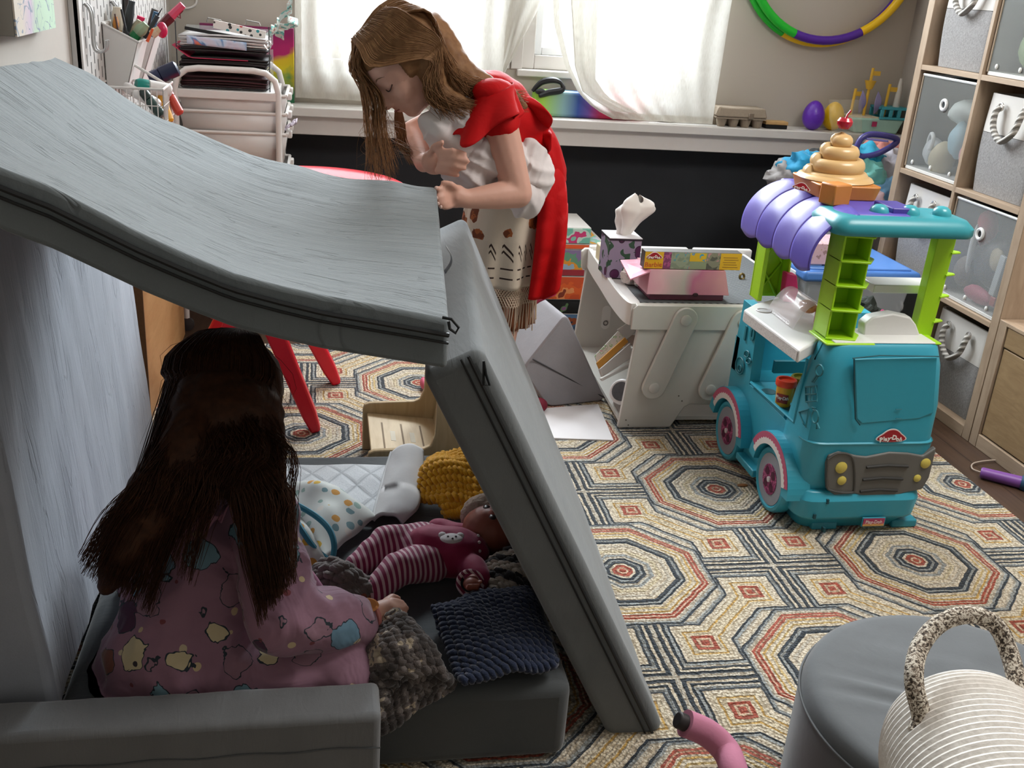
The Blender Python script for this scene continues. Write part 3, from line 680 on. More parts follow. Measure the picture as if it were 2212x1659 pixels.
mulc = rg.nt.nodes.new('ShaderNodeMix'); mulc.data_type = 'RGBA'; mulc.blend_type = 'MULTIPLY'; mulc.inputs[0].default_value = 1
rg.nt.links.new(colr, mulc.inputs[6]); rg.nt.links.new(rg.ramp(ld*.75+fine*.25, [(.25, '#ffffff'), (.45, '#f0ece6'), (.62, '#bdb5aa')], const=False), mulc.inputs[7])
rg.col(mulc.outputs[2])
loop = ((dm*inn.m('SUBTRACT', 1.).abs()+sd*inn)*640.).sin()*.35+rg.noise(300, 2)
rg.bump(loop*.6-ld*.7, 1., .006)
rug = MB().bb((-.545, .55, .0005), (1.838, 3.46, .011)).build('patterned_rug', rg, flat=True, label='large cream rug with rust and navy octagon pattern on floor', cat='rug')

# ================================================================ play couch fort
def velour(name, c, st, wr=.5, ws=1., ck=0.):
    m = Mat(name, c, .85, sheen=.35, var=0, stretch=st)
    big = m.noise(1.2*ws, 5, dist=.4); wv = m.noise(5*ws, 2, dist=1.5)
    tc = m.nt.nodes.new('ShaderNodeTexCoord'); fine = m.noise(500, 2, vec=tc.outputs['Object']); cl = m.noise(14, 3, vec=tc.outputs['Object'])
    b = lin(c)
    f = big*.5+cl*.5
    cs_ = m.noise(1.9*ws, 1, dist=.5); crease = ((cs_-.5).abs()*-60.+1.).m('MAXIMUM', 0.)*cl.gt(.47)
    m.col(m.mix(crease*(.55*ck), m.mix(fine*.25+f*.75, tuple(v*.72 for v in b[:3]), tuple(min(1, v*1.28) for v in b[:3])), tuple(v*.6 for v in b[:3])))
    m.bump(big*.7+wv*.3+fine*.05-crease*(.25*ck), wr, .007); return m
GV = '#6b7376'
def pad(F, G, nu, nv, name, mat, parent, bevel=.018, **k):
    """F(u,v) outer surface, G(u,v) inner surface of a foam pad"""
    rings = []
    for i in range(nu):
        u = i/(nu-1); rings.append([F(u, j/(nv-1)) for j in range(nv)]+[G(u, 1-j/(nv-1)) for j in range(nv)])
    return MB().loft(rings).build(name, mat, parent, bevel=bevel, seg=4, angle=50, **k)
# --- roof pad
ft = [P(a, b, Y=1.2+.1*a/972) for a, b in ((0, 366), (100, 405), (200, 455), (300, 505), (400, 549), (500, 590), (600, 618), (700, 643), (800, 661), (900, 679), (970, 692))]
ft = [V((-.475, 1.19, ft[0].z+.075))]+ft
bt = [P(a, b, Y=yy) for a, b, yy in ((110, 113, 2.0), (180, 155, 2.02), (260, 202, 2.04), (360, 258, 2.05), (430, 288, 2.06), (540, 332, 2.07), (620, 355, 2.08), (700, 374, 2.09), (850, 391, 2.1), (943, 409, 2.1))]
bt = [V((-.475, 2.0, bt[0].z-.004))]+bt
def along(pts, u):
    L = [0]
    for a, b in zip(pts, pts[1:]): L.append(L[-1]+(b-a).length)
    s_ = u*L[-1]
    for i in range(len(pts)-1):
        if s_ <= L[i+1]: return pts[i].lerp(pts[i+1], (s_-L[i])/(L[i+1]-L[i]))
    return pts[-1].copy()
TH = .092
def roofF(u, v):
    a, b = along(ft, u), along(bt, u); p = a.lerp(b, v)
    p.z -= .03*math.sin(math.pi*v)*math.sin(math.pi*u)
    r = .003*mnoise.noise(V((p.x*3, p.y*26, 0)))+.004*mnoise.noise(V((p.x*6, p.y*6, 5)))
    r += .012*(v**3)*mnoise.noise(V((p.x*11, 1, 2)))
    p.z += r; 
    return p
def roofG(u, v):
    a, b = along(ft, u), along(bt, u); p = a.lerp(b, v); n = V((.25*(1-u), 0, 1)).normalized()
    q = p-V((0, 0, 1))*(TH*.78); q.z -= .02*math.sin(math.pi*v)*math.sin(math.pi*u); return q
rf = thing('roof_pad', (-.15, 1.6, .74), 'big sagging grey foam pad forming the roof of the fort', 'foam pad')
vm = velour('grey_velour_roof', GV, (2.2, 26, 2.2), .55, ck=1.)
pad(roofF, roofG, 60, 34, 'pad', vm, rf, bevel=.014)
zp = M('#15181a', .5)
MB().tube([along(ft, u/40)+V((0, -.004, -.020)) for u in range(41)], .0035, 6).build('zipper', zp, rf)
MB().tube([along(ft, u/40)+V((0, -.003, -.032)) for u in range(41)], .002, 6).build('seam', zp, rf)
zc = P(965, 692, Y=1.295)
MB().tube([zc+V((-.006, 0, .004)), zc+V((.006, -.004, .003)), zc+V((.016, -.006, -.008)), zc+V((.012, -.006, -.016)), zc+V((.004, -.006, -.01)), zc+V((.002, -.004, 0))], .0022, 8).build('zip_pull', M('#2c2f31', .3, metal=.6), rf)
# --- right leaning pad
o00, o10, o11, o01 = V((.612, 1.402, .012)), P(1040, 755, Y=1.4), P(1003, 466, Y=2.2), V((.655, 2.21, .012))
nrm = (o10-o00).cross(o01-o00).normalized()
if nrm.x > 0: nrm = -nrm
def pnF(u, v):
    p = (o00.lerp(o10, u)).lerp(o01.lerp(o11, u), v); 
    return p+nrm*(.004*mnoise.noise(V((u*3, v*14, 1)))-.008*math.sin(math.pi*v)*math.sin(math.pi*u))
def pnG(u, v): return (o00.lerp(o10, u)).lerp(o01.lerp(o11, u), v)+nrm*.098
rp = thing('side_pad', (.56, 1.8, 0), 'grey foam pad leaning against the roof pad on the right', 'foam pad')
pad(pnF, pnG, 24, 24, 'pad', velour('grey_velour_side', '#6e7375', (14, 2, 5), .4), rp, bevel=.016)
e0, e1 = o00+V((0, -.003, 0))+nrm*.022, o10+V((0, -.003, 0))+nrm*.022
MB().tube([e0.lerp(e1, i/20) for i in range(21)], .003, 6).build('zipper', zp, rp)
MB().tube([e0.lerp(e1, i/20)+nrm*.012 for i in range(21)], .0018, 6).build('seam', zp, rp)
k = P(1045, 780, Y=1.394); MB().tube([k, k+V((.004, -.006, -.02)), k+V((.010, -.007, -.036)), k+V((.001, -.007, -.036)), k], .002, 8).build('zip_pull', M('#202325', .35, metal=.5), rp)
a = P(962, 560, Y=1.85); MB().grid(lambda u, v: a+V((.012*math.sin(math.pi*u), .02*(v-.5), -.05*(u-.5))), 12, 4).build('fabric_tab', M('#9a9d9e', .8), rp, solid=.0015)
# --- left upright pad
def lpF(u, v):
    z_ = .168+(1.0-.168)*u
    return V((-.402-.07*(z_-.168)+.006*mnoise.noise(V((v*16, u*4, 3))), 1.345+1.01*v, min(z_, 1.0)))
def lpG(u, v): p = lpF(u, v); return V((-.552, p.y, p.z))
lp = thing('wall_pad', (-.48, 1.85, .168), 'grey foam pad standing upright on the left side of the fort', 'foam pad')
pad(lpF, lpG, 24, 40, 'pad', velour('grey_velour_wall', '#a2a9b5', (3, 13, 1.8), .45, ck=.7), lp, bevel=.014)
# --- base mattress
def bsF(u, v): return V((-.41+.825*u, 1.352+.9*v, .166+.004*mnoise.noise(V((u*3, v*40, 0)))))
def bsG(u, v): return V((-.41+.825*u, 1.352+.9*v, .012))
bs = thing('base_pad', (0, 1.8, .012), 'thick dark grey foam base pad on which the girl sits', 'foam pad')
pad(bsF, bsG, 20, 40, 'pad', velour('grey_velour_base', '#494d4f', (4, 9, 4), .3), bs, bevel=.03)
MB().tube([(.416, 1.40, .03), (.416, 1.385, .13), (.414, 1.43, .158)], .002, 6).build('seam', zp, bs)
# --- front bolster
fx1 = P(822, 1600, Y=1.24).x
def fcF(u, v): return V((-.55+(fx1+.55)*u, 1.235+.083*v, .226+.002*mnoise.noise(V((u*24, v*1.5, 0)))))
def fcG(u, v): return V((-.55+(fx1+.55)*u, 1.235+.083*v, .012))
fc = thing('front_pad', (-.23, 1.27, .012), 'low grey foam pad across the front left, nearest the camera', 'foam pad')
pad(fcF, fcG, 50, 8, 'pad', velour('grey_velour_front', '#6f7173', (12, 4, 3), .4), fc, bevel=.02)
MB().tube([(-.54+(fx1+.54)*i/30, 1.2335, .168+.002*math.sin(i)) for i in range(31)], .0012, 5).build('seam', M('#4b4d4e', .8), fc)
# --- triangular pillow
a0, a1, a2, a3 = P(1183, 880, Z=.012), P(1309, 866, Z=.012), P(1224, 676, Y=2.93), P(1127, 798, Y=2.93)
bk_ = V((-.035, .19, 0))
tg = thing('wedge_pillow', tuple((a0+a1)/2), 'grey triangular wedge pillow standing on the rug', 'pillow')
def roundpoly(pts, r, n=5):
    out = []; m_ = len(pts)
    for i in range(m_):
        p, q, s_ = pts[i-1], pts[i], pts[(i+1) % m_]
        d1 = (p-q).normalized()*r; d2 = (s_-q).normalized()*r
        for j in range(n+1):
            t = j/n; out.append((q+d1).lerp(q, t).lerp(q.lerp(q+d2, t), t))
    return out
pr = roundpoly([a0, a1, a2, a3], .03)
MB().loft([[p+bk_*(i/10)+V((0, 0, -.0)) for p in pr] for i in range(11)]).build('cushion', velour('grey_velour_wedge', '#8d8b8f', (5, 5, 5), .25), tg, bevel=.006, angle=50)
s0, s1 = P(1150, 775, Y=2.926), P(1306, 862, Y=2.936)
MB().tube([s0+V((0, -.004, 0)), s1+V((0, -.004, .006))], .0025, 6).build('zipper', M('#3c3b3d', .7), tg)
tw = Mat('magenta_twist', '#a5123f', .7, var=0); x, y, z = tw.xyz(); tw.col(tw.mix(((z*150.+y*40.).sin()).gt(.0), '#7c0b2e', '#c01a4e'))
c_ = [P(*q, Y=yy) for q, yy in (((1196, 632), 2.98), ((1160, 648), 2.92), ((1132, 672), 2.88), ((1114, 702), 2.85), ((1102, 740), 2.83))]
MB().tube(spline(c_, 30), .011, 10).build('twisted_sash', tw, label='magenta twisted fabric band hanging over the wedge pillow', cat='sash')
c_ = P(1170, 882, Z=.02); MB().sph(c_+V((-.01, 0, .012)), (.028, .03, .022)).build('magenta_cloth', M('#6d0c26', .85, var=.2, vs=40), label='dark magenta cloth end on the floor by the wedge pillow', cat='cloth')
q = [P(a, b, Z=.0115) for a, b in ((1178, 948), (1325, 953), (1292, 875), (1165, 885))]
MB().loft([q, [p+V((0, 0, .004)) for p in q]]).build('paper_sheet', M('#d4d1d2', .8, var=.02), label='big white paper sheet on the rug under the wedge pillow', cat='paper', flat=True)
q = [P(a, b, Y=2.99) for a, b in ((1084, 672), (1125, 668), (1118, 730), (1092, 730))]
q = [V((.70, 3.2, .012)), V((.60, 3.2, .012)), P(1084, 668, Y=3.1), P(1122, 668, Y=3.1)]

# ================================================================ ottoman
oc = V((.965, 1.11, 0)); orr = .245; OZ = .292
ot = thing('round_ottoman', tuple(oc), 'round grey velour ottoman in the lower right corner', 'ottoman')
om = velour('grey_velour_ottoman', '#5f6366', (5, 5, 5), .15)
prof = [(.02, .012), (orr-.012, .012), (orr, .03)]+[(orr, .03+i*.03) for i in range(1, 8)]+[(orr-.003, OZ-.025), (orr-.008, OZ-.01), (orr-.018, OZ-.002), (orr-.03, OZ)]+[(orr-.03-i*.018, OZ) for i in range(1, 12)]+[(.004, OZ)]
mb = MB().lathe(prof, oc, seg=96)
def wr(p):
    d = V((p.x-oc.x, p.y-oc.y))
    if p.z > OZ-.012:
        t = d.x*.42+d.y*.9; s_ = d.x*.9-d.y*.42
        w_ = math.exp(-(s_*5)**2*.5); f_ = max(0, 1-(d.length/(orr-.01))**6)
        p.z += f_*w_*(.006*math.exp(-((t+.02)/.012)**2)+.006*math.exp(-((t+.06)/.010)**2)-.005*math.exp(-((t+.04)/.012)**2)-.004*math.exp(-((t-.005)/.015)**2)+.004*mnoise.noise(V((t*40, s_*5, 0))))
    return p
mb.v = [wr(V(p)) for p in mb.v]
mb.build('cushion', om, ot, angle=80)
MB().ring((oc.x, oc.y, OZ-.03), orr, .0022, n=96).build('seam', M('#5e6163', .7), ot)
# ================================================================ rope basket lying on the ottoman
bx = V((BKX, BKY, BKZ)); ax_ = V((.30, .94, -.04)).normalized()
rk = thing('rope_basket', tuple(bx), 'white coiled rope basket with mottled handle at the lower right', 'basket')
rp_m = Mat('cotton_rope', '#d8d3cb', .9, var=0, bump=0); x, y, z = rp_m.xyz(); rn = rp_m.noise(130, 3); rp_m.col(rp_m.mix(rn, '#d3ccc2', '#faf6f0')); rp_m.bump(rn, .4, .003)
mb = MB(); nr = 26; rr = .0068; BR = .104
for i in range(nr):
    R_ = BR+.0006*i-(.010*(1-i/5)**2 if i < 5 else 0); h = i*.0112
    mb.ring(bx+ax_*(-h), R_, rr, n=72, seg=8, ax=ax_)
mb.build('coils', rp_m, rk)
MB().lathe([(.004, 0), (BR, 0), (BR, .004), (.004, .004)], bx+ax_*(-nr*.0112), ax=ax_, seg=48).build('bottom', rp_m, rk)
hm = Mat('braided_handle', '#7b6f62', .85, var=0); vn = hm.noise(240, 2, dist=1.); hm.col(hm.ramp(vn, [(0, '#3a3129'), (.42, '#8c7d6d'), (.52, '#ddd4c4')], const=True)); hm.bump(vn, .6, .004)
hp = [P(*q, Y=yy) for q, yy in (((1979, 1584), .865), ((1990, 1550), .875), ((1974, 1470), .90), ((1986, 1400), .94), ((2030, 1347), .965), ((2095, 1328), .97), ((2150, 1350), .965), ((2180, 1410), .94), ((2200, 1490), .895), ((2206, 1545), .87))]
MB().tube(spline(hp, 60), .0115, 12).build('handle', hm, rk)
# ================================================================ pink foam bar
pts = [P(1480, 1562, Y=1.23), P(1530, 1585, Y=1.225), P(1570, 1625, Y=1.2), P(1590, 1680, Y=1.14)]
pts += [pts[-1]+V((.01, -.06, -.04)), pts[-1]+V((.02, -.13, -.068))]
pf = thing('foam_bar', tuple(pts[-1]), 'curved pink foam covered bar with black end at bottom edge', 'toy')
MB().tube(spline(pts, 40), .0225, 16).build('foam_grip', M('#c07a94', .85, var=.04, vs=80, bump=.1), pf, bevel=.0)
d = (pts[0]-pts[1]).normalized(); MB().tube([pts[0]+d*-.005, pts[0]+d*.016], .014, 14).build('core', M('#2b2728', .5), pf, bevel=.003)

# ================================================================ red table, board, chair
red = M('#d3122b', .35, var=.05)
rt = thing('play_table', (-.05, 2.92, .011), 'red plastic play table with splayed legs behind the fort', 'table')
tc_ = (-.035, 2.9); TZ = .69
MB().lathe([(.02, 0), (.25, 0), (.268, .008), (.27, .022), (.262, .026), (.25, .018), (.02, .018)], (tc_[0], tc_[1], TZ-.022), seg=64).build('tabletop', red, rt)
for (tx, ty), (fx, fy) in (((-.16, 2.78), tuple(P(683, 930, Z=.011)[:2])), ((-.12, 3.05), tuple(P(728, 828, Z=.011)[:2])), ((-.22, 3.04), (-.42, 3.1)), ((-.22, 2.80), (-.36, 2.72))):
    A, B = V((fx, fy, .012)), V((tx, ty, .36)) if fx > -.2 else V((tx, ty, .4))
    mb = MB(); d = (B-A).normalized(); sd = d.cross(V((0, 1, 0))).normalized(); dp = V((0, .02, 0))
    mb.loft([[p+sd*s_*w_+dp*e for s_, e in ((-1, -1), (1, -1), (1, 1), (-1, 1))] for p, w_ in ((A, .014), (A.lerp(B, .15), .021), (A.lerp(B, .6), .024), (B, .028), (V((B.x*.4+tc_[0]*.6-.05, B.y, TZ-.02)), .03))])
    mb.build('leg', red, rt, bevel=.006)
MB().bb((-.32, 2.86, .30), (-.10, 2.93, .345)).build('brace', red, rt, bevel=.006)
pn = Mat('pine_wood', '#c99561', .5, var=0, stretch=(9, 1.6, 7)); gn = pn.noise(2.2, 4, dist=1.2); gf = pn.noise(16, 2, dist=.5)
pn.col(pn.mix(gn*.75+gf*.25, '#a8703c', '#dcae78')); 
pX = -.488; yn = P(322, 838, X=pX).y
bd = thing('pine_cabinet', (-.522, (yn+3.58)/2, .001), 'light pine cabinet side seen behind the left pad against the wall', 'cabinet')
MB().bb((-.559, yn+.006, .001), (pX, 3.58, .64)).build('side_panel', pn, bd, bevel=.002)
MB().bb((-.559, yn, .001), (pX, yn+.006, .64)).build('front_edge', M('#6b4b2d', .8, var=.25, vs=120), bd)
# bent plywood chair
pw = Mat('ash_plywood', '#b79f78', .5, var=0, stretch=(30, 4, 4)); gn = pw.noise(2.4, 3, dist=.6); pw.col(pw.mix(gn, '#a68c66', '#cfba93'))
ch = thing('toddler_chair', (.2, 2.43, .011), 'small bent plywood toddler chair beside the white mat', 'chair')
xf = P(783, 980, Z=.011).x; zS = P(783, 868, Y=2.6).z; xbk = P(917, 850, Y=2.6).x
def sidep(yy, t, zT):
    xb = xbk
    return [V((xf, yy, .012)), V((xf, yy, zS-.02)), V((xf+.004, yy, zS-.006)), V((xf+.018, yy, zS)), V((xb-.03, yy, zS+.004)), V((xb-.012, yy, zS+.012)), V((xb-.002, yy, zS+.04)), V((xb, yy, zT)), V((xb+.06, yy, zT)), V((xb+.075, yy, zS+.02)), V((xb+.08, yy, .012))]
for yy in (2.59, 2.29): MB().prism(sidep(yy, .012, zS+.15), (0, .016, 0)).build('side_panel', pw, ch, bevel=.003)
MB().loft([[V((xf+.012, 2.306, .115)), V((xf+.012, 2.59, .115)), V((xf+.012, 2.59, .127)), V((xf+.012, 2.306, .127))], [V((xbk+.03, 2.306, .095)), V((xbk+.03, 2.59, .095)), V((xbk+.03, 2.59, .107)), V((xbk+.03, 2.306, .107))]]).build('seat', pw, ch, bevel=.002)
MB().loft([[V((xbk+.02, 2.306, .06)), V((xbk+.032, 2.306, .06)), V((xbk+.032, 2.59, .06)), V((xbk+.02, 2.59, .06))], [V((xbk+.05, 2.306, zS+.15)), V((xbk+.062, 2.306, zS+.15)), V((xbk+.062, 2.59, zS+.15)), V((xbk+.05, 2.59, zS+.15))]]).build('backrest', pw, ch, bevel=.002)
dk_ = M('#6d5738', .7)
for k in range(5):
    yy = 2.45; w_ = .0045 if k % 2 == 0 else .013; l_ = .16 if k % 2 == 0 else .06
    xm = xf+.035+(xbk-xf-.04)*(k+.5)/5; zz = .127-.02*((xm-xf-.012)/(xbk+.018-xf))-.0052
    MB().box((xm, yy, zz-.0002), (w_, l_, .0118), Matrix.Rotation(R(7), 3, 'Y')).build('slot', dk_ if k % 2 == 0 else M('#b9ae96', .5), ch)
sd_ = P(910, 838, Z=.03); MB().sph(sd_+V((.01, .03, .004)), (.012, .03, .018)).build('pink_shoe', M('#c4576f', .6), label='pink rounded toy end behind the plywood chair', cat='toy')
wc = P(1604, 1048, Z=.013); MB().sph(wc, (.016, .008, .003)).build('wood_chip', M('#8a5a2c', .6), label='small brown wood chip on the rug by the truck', cat='wood chip')
# purple wand on the floor
a, b = P(2118, 1020, Z=.018), P(2205, 1042, Z=.018)
wd = thing('purple_wand', tuple((a+b)/2-V((0, 0, .018))), 'purple toy torch with cord loop on the wood floor', 'toy torch')
d = (b-a).normalized()
MB().tube([a, a+d*.004, b], [.013, .016, .018], 16).build('grip', M('#7b4a96', .4, var=.1), wd)
MB().tube([b, b+d*.01, b+d*.06], [.021, .024, .026], 16).build('head', M('#2b4a66', .4), wd)
lp_ = [P(*q, Z=.006) for q in ((2118, 1020), (2100, 1012), (2105, 1000), (2150, 994), (2180, 1000), (2192, 1025))]
MB().tube(spline(lp_, 30), .0022, 6).build('cord', M('#b9a99a', .6), wd)
# ================================================================ cube shelf
KX, KY = 2.01, 3.372
oak = Mat('light_oak', '#a8917a', .5, var=0, stretch=(1, 1, 1)); 
cmb = oak.nt.nodes.new('ShaderNodeCombineXYZ'); x, y, z = oak.xyz()
oak.nt.links.new((x*14.).s, cmb.inputs[0]); oak.nt.links.new((y*14.).s, cmb.inputs[1]); oak.nt.links.new((z*3.).s, cmb.inputs[2])
gn = oak.noise(3, 4, vec=cmb.outputs[0], dist=.8); oak.col(oak.mix(gn, '#8c7560', '#b8a28a')); oak.bump(gn, .06)
oakh = Mat('light_oak_boards', '#a8917a', .5, var=0, stretch=(14, 2, 20)); gn = oakh.noise(3, 4, dist=.8); oakh.col(oakh.mix(gn, '#927b66', '#bda68d')); oakh.bump(gn, .06)
sf = thing('cube_shelf', (KX+.19, KY-.376, 0), 'tall light oak cube shelf filled with storage bins', 'shelf')
D_ = .385; ROWS = 5; H_ = .038*2+.335*ROWS+.0155*(ROWS-1)
ys = [KY, KY-.038, KY-.038-.33, KY-.038-.346, KY-.714, KY-.752]
for a, b in ((0, 1), (4, 5)): MB().bb((KX, ys[b], 0), (KX+D_, ys[a], H_)).build('side_panel', oak, sf, bevel=.0015, seg=1)
MB().bb((KX, ys[3], .038), (KX+D_, ys[2], H_-.038)).build('divider', oak, sf, bevel=.001, seg=1)
zr = [.038]
MB().bb((KX, ys[4], 0), (KX+D_, ys[1], .038)).build('bottom_panel', oakh, sf, bevel=.0015, seg=1)
for k in range(1, ROWS):
    zt = .036+.35*k; MB().bb((KX+.0005, ys[4], zt-.0165), (KX+D_, ys[1], zt)).build('shelf_board', oakh, sf, bevel=.001, seg=1); zr.append(zt)
MB().bb((KX, ys[4], H_-.038), (KX+D_, ys[1], H_)).build('top_panel', oakh, sf, bevel=.0015, seg=1)
MB().bb((KX+D_-.004, ys[4], .03), (KX+D_, ys[1], H_-.02)).build('back_panel', M('#5c4a3c', .8), sf, flat=True)
CY = [((ys[1]+ys[2])/2), ((ys[3]+ys[4])/2)]
# fabric baskets
felt = Mat('grey_felt', '#8a8786', .95, var=0); fn_ = felt.noise(190, 3); felt.col(felt.mix(fn_, '#6d6a69', '#a9a6a4')); felt.bump(fn_, .3, .003)
cvs = Mat('white_canvas', '#cfcac4', .85, var=.03, vs=20)
rope = Mat('grey_twist_rope', '#8d8983', .85, var=0); x, y, z = rope.xyz(); rope.col(rope.mix(((y*220.+z*330.).sin()).gt(.1), '#7f7b75', '#c4c0b9')); rope.bump((y*220.+z*330.).sin(), .5, .004)
def fbasket(col, row, label, h=.30, pushed=.012, sag=0., hr=1.):
    cy = CY[col]; z0 = zr[row]+.001; x0 = KX+pushed; w2 = .150; d = .335
    b = thing('fabric_basket', (x0+d/2, cy, z0), label, 'basket', None)
    def ringat(t):
        z_ = z0+h*t; bul = .010*math.sin(math.pi*min(1, t*1.1))-sag*t*t; ww = w2-.012+.010*t+bul*.3
        pts = [V((x0+.02-.012*math.sin(math.pi*t)*.6, cy-ww, z_)), V((x0+.02-.012*math.sin(math.pi*t)*.6, cy+ww, z_)), V((x0+d, cy+ww, z_)), V((x0+d, cy-ww, z_))]
        return roundpoly(pts, .03, 4)
    fl_ = MB().loft([ringat(.0), ringat(.02)]+[ringat(.02+.59*i/8) for i in range(1, 9)]).build('felt_body', felt, b, angle=60)
    mb = MB(); mb.loft([ringat(.615+.385*i/6) for i in range(7)]+[[p*1 for p in [V((q.x+(x0+d/2-q.x)*.05, q.y+(cy-q.y)*.05, q.z)) for q in ringat(1.)]], [V((q.x+(x0+d/2-q.x)*.05, q.y+(cy-q.y)*.05, z0+h*.62)) for q in ringat(1.)]], cap=False)
    mb.build('canvas_band', cvs, b, angle=60)
    fx = x0+.006
    hz = z0+h*.885
    pts = [(fx-.002, cy-.055, hz), (fx-.012, cy-.06, hz-.02), (fx-.014, cy-.045, hz-.065*hr), (fx-.016, cy, hz-.095*hr), (fx-.014, cy+.05, hz-.065*hr), (fx-.012, cy+.062, hz-.02), (fx-.002, cy+.057, hz)]
    MB().tube(spline(pts, 40), .0095, 12).build('rope_handle', rope, b)
    for s_ in (-.056, .057): MB().ring((fx-.001, cy+s_, hz), .011, .003, n=20, ax=(-1, 0, 0)).build('grommet', M('#dddad5', .25, metal=.7), b)
    return b
fbasket(1, 0, 'grey felt basket with white band on the bottom shelf row')
fbasket(0, 1, 'grey felt basket in the second row, left column, behind the truck roof')
fbasket(1, 2, 'grey felt basket in the third row at the right photo edge')
fbasket(0, 3, 'grey felt basket in the fourth row, highest of the felt ones')
# translucent bins
film = Mat('frosted_film', '#9d9e9a', .25, alpha=.24, var=.1, vs=12)
mesh_ = Mat('dotted_film', '#b9bbba', .3, alpha=.4, var=0); x, y, z = mesh_.xyz()
fb = ((z*900.).sin()*(y*900.).sin()).gt(.0)*.16+.2; mesh_.nt.links.new(fb.s, mesh_.b.inputs['Alpha'])
def mbin(col, row, label, film_m=film, hole='#23282b', h=.318):
    cy = CY[col]; z0 = zr[row]+.001; x0 = KX+.012; w2 = .156; d = .33
    b = thing('frosted_bin', (x0+d/2, cy, z0), label, 'bin')
    MB().bb((x0, cy-w2, z0), (x0+d, cy+w2, z0+.012)).build('base_tray', M('#d9d8d4', .35), b, bevel=.002)
    MB().bb((x0, cy-w2, z0+.012), (x0+.0016, cy+w2, z0+h)).build('front_panel', film_m, b, flat=True)
    mb = MB(); mb.bb((x0+.0016, cy-w2, z0+.012), (x0+d, cy-w2+.0016, z0+h)); mb.bb((x0+.0016, cy+w2-.0016, z0+.012), (x0+d, cy+w2, z0+h)); mb.bb((x0+d-.002, cy-w2+.0016, z0+.012), (x0+d, cy+w2-.0016, z0+h)); mb.build('shell', M('#6f706e', .5, alpha=.85), b, flat=True)
    r_ = [(x0, cy-w2, z0+h), (x0, cy+w2, z0+h), (x0+d, cy+w2, z0+h), (x0+d, cy-w2, z0+h), (x0, cy-w2, z0+h)]
    MB().tube(r_, .0045, 6).build('rim', M('#dcdbd8', .35), b)
    for s_ in (-w2, w2): MB().tube([(x0-.001, cy+s_, z0+.01), (x0-.001, cy+s_, z0+h)], .0025, 6).build('edge_strip', M('#b7a48d', .5), b)
    MB().ring((x0-.002, cy, z0+h*.74), .0155, .0055, n=28, ax=(-1, 0, 0)).build('finger_hole', M('#e3e2df', .35), b)
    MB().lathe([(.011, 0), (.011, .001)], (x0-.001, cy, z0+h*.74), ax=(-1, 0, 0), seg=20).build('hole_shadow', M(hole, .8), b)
    for s_ in (-.115, -.0, .115): MB().sph((x0-.002, cy+s_, z0+.028), (.004, .006, .008)).build('snap', M('#e2e2df', .3), b)
    return x0, cy, z0
def lump(c, r, col, lab, rot=None, amp=.2): 
    mb = MB().sph(c, r, 14, rot); mx_ = max(r) if isinstance(r, tuple) else r
    mb.v = [p+(p-V(c))*amp*mnoise.noise(p*28) for p in mb.v]
    return mb
x0, cy, z0 = mbin(0, 2, 'frosted bin of pale toys in the third row, left column')
for o, r, c, lab in (((.05, .085, .07), (.03, .04, .045), '#b9bdc0', 'pale grey ring shaped toy in the frosted bin'), ((.05, .02, .055), (.04, .05, .06), '#b3a78a', 'beige rounded toy in the frosted bin'), ((.05, -.05, .13), (.03, .05, .06), '#8fb0bd', 'light blue faceted toy in the frosted bin'), ((.05, -.12, .09), (.03, .03, .045), '#c98d8d', 'pink toy at the right of the frosted bin'), ((.09, .0, .21), (.05, .08, .045), '#c3cac5', 'crumpled clear packet in the frosted bin')):
    lump((x0+o[0], cy+o[1], z0+o[2]), r, c, lab).build('toy_piece', M(c, .6), label=lab, cat='toy')
MB().ring((x0+.03, cy+.08, z0+.105), .026, .007, ax=(-1, .3, 0)).build('toy_ring', M('#d4d6d6', .5), label='white plastic ring inside the frosted bin', cat='toy ring')
x0, cy, z0 = mbin(1, 1, 'dotted see through bin in the second row, right column', mesh_, '#0b0b0c')
for o, r, c, lab in (((.06, .06, .24), (.03, .035, .06), '#a8323a', 'red toy behind the hole of the dotted bin'), ((.09, .0, .14), (.06, .11, .08), '#4a4745', 'dark grey toy mass in the dotted bin'), ((.03, -.07, .17), (.015, .035, .035), '#b5a88c', 'beige block in the dotted bin'), ((.04, .09, .09), (.03, .035, .05), '#6d5a48', 'brown bear shaped toy in the dotted bin'), ((.025, -.03, .045), (.02, .08, .028), '#a8405e', 'pink toy band at the bottom of the dotted bin'), ((.025, .06, .18), (.01, .012, .08), '#cfd0cf', 'white strap in the dotted bin')):
    lump((x0+o[0], cy+o[1], z0+o[2]), r, c, lab).build('toy_piece', M(c, .6), label=lab, cat='toy')
MB().box((x0+.02, cy-.105, z0+.13), (.012, .028, .13), Matrix.Rotation(R(6), 3, 'X')).build('toy_lever', M('#c3c7ca', .4), label='pale grey upright bar in the dotted bin', cat='toy', bevel=.003)
MB().box((x0+.02, cy-.112, z0+.05), (.012, .026, .03), Matrix.Rotation(R(6), 3, 'X')).build('red_tip', M('#b33b3b', .4), label='red block under the grey bar in the dotted bin', cat='toy', bevel=.003)
mbin(0, 0, 'frosted bin in the bottom row behind the toy truck')
x0, cy, z0 = mbin(1, 3, 'ribbed frosted bin in the fourth row at upper right')
lump((x0+.08, cy+.02, z0+.10), (.05, .1, .08), '#7f9a68', '').build('toy_piece', M('#7f9a68', .7), label='pale green toys in the ribbed upper bin', cat='toy')
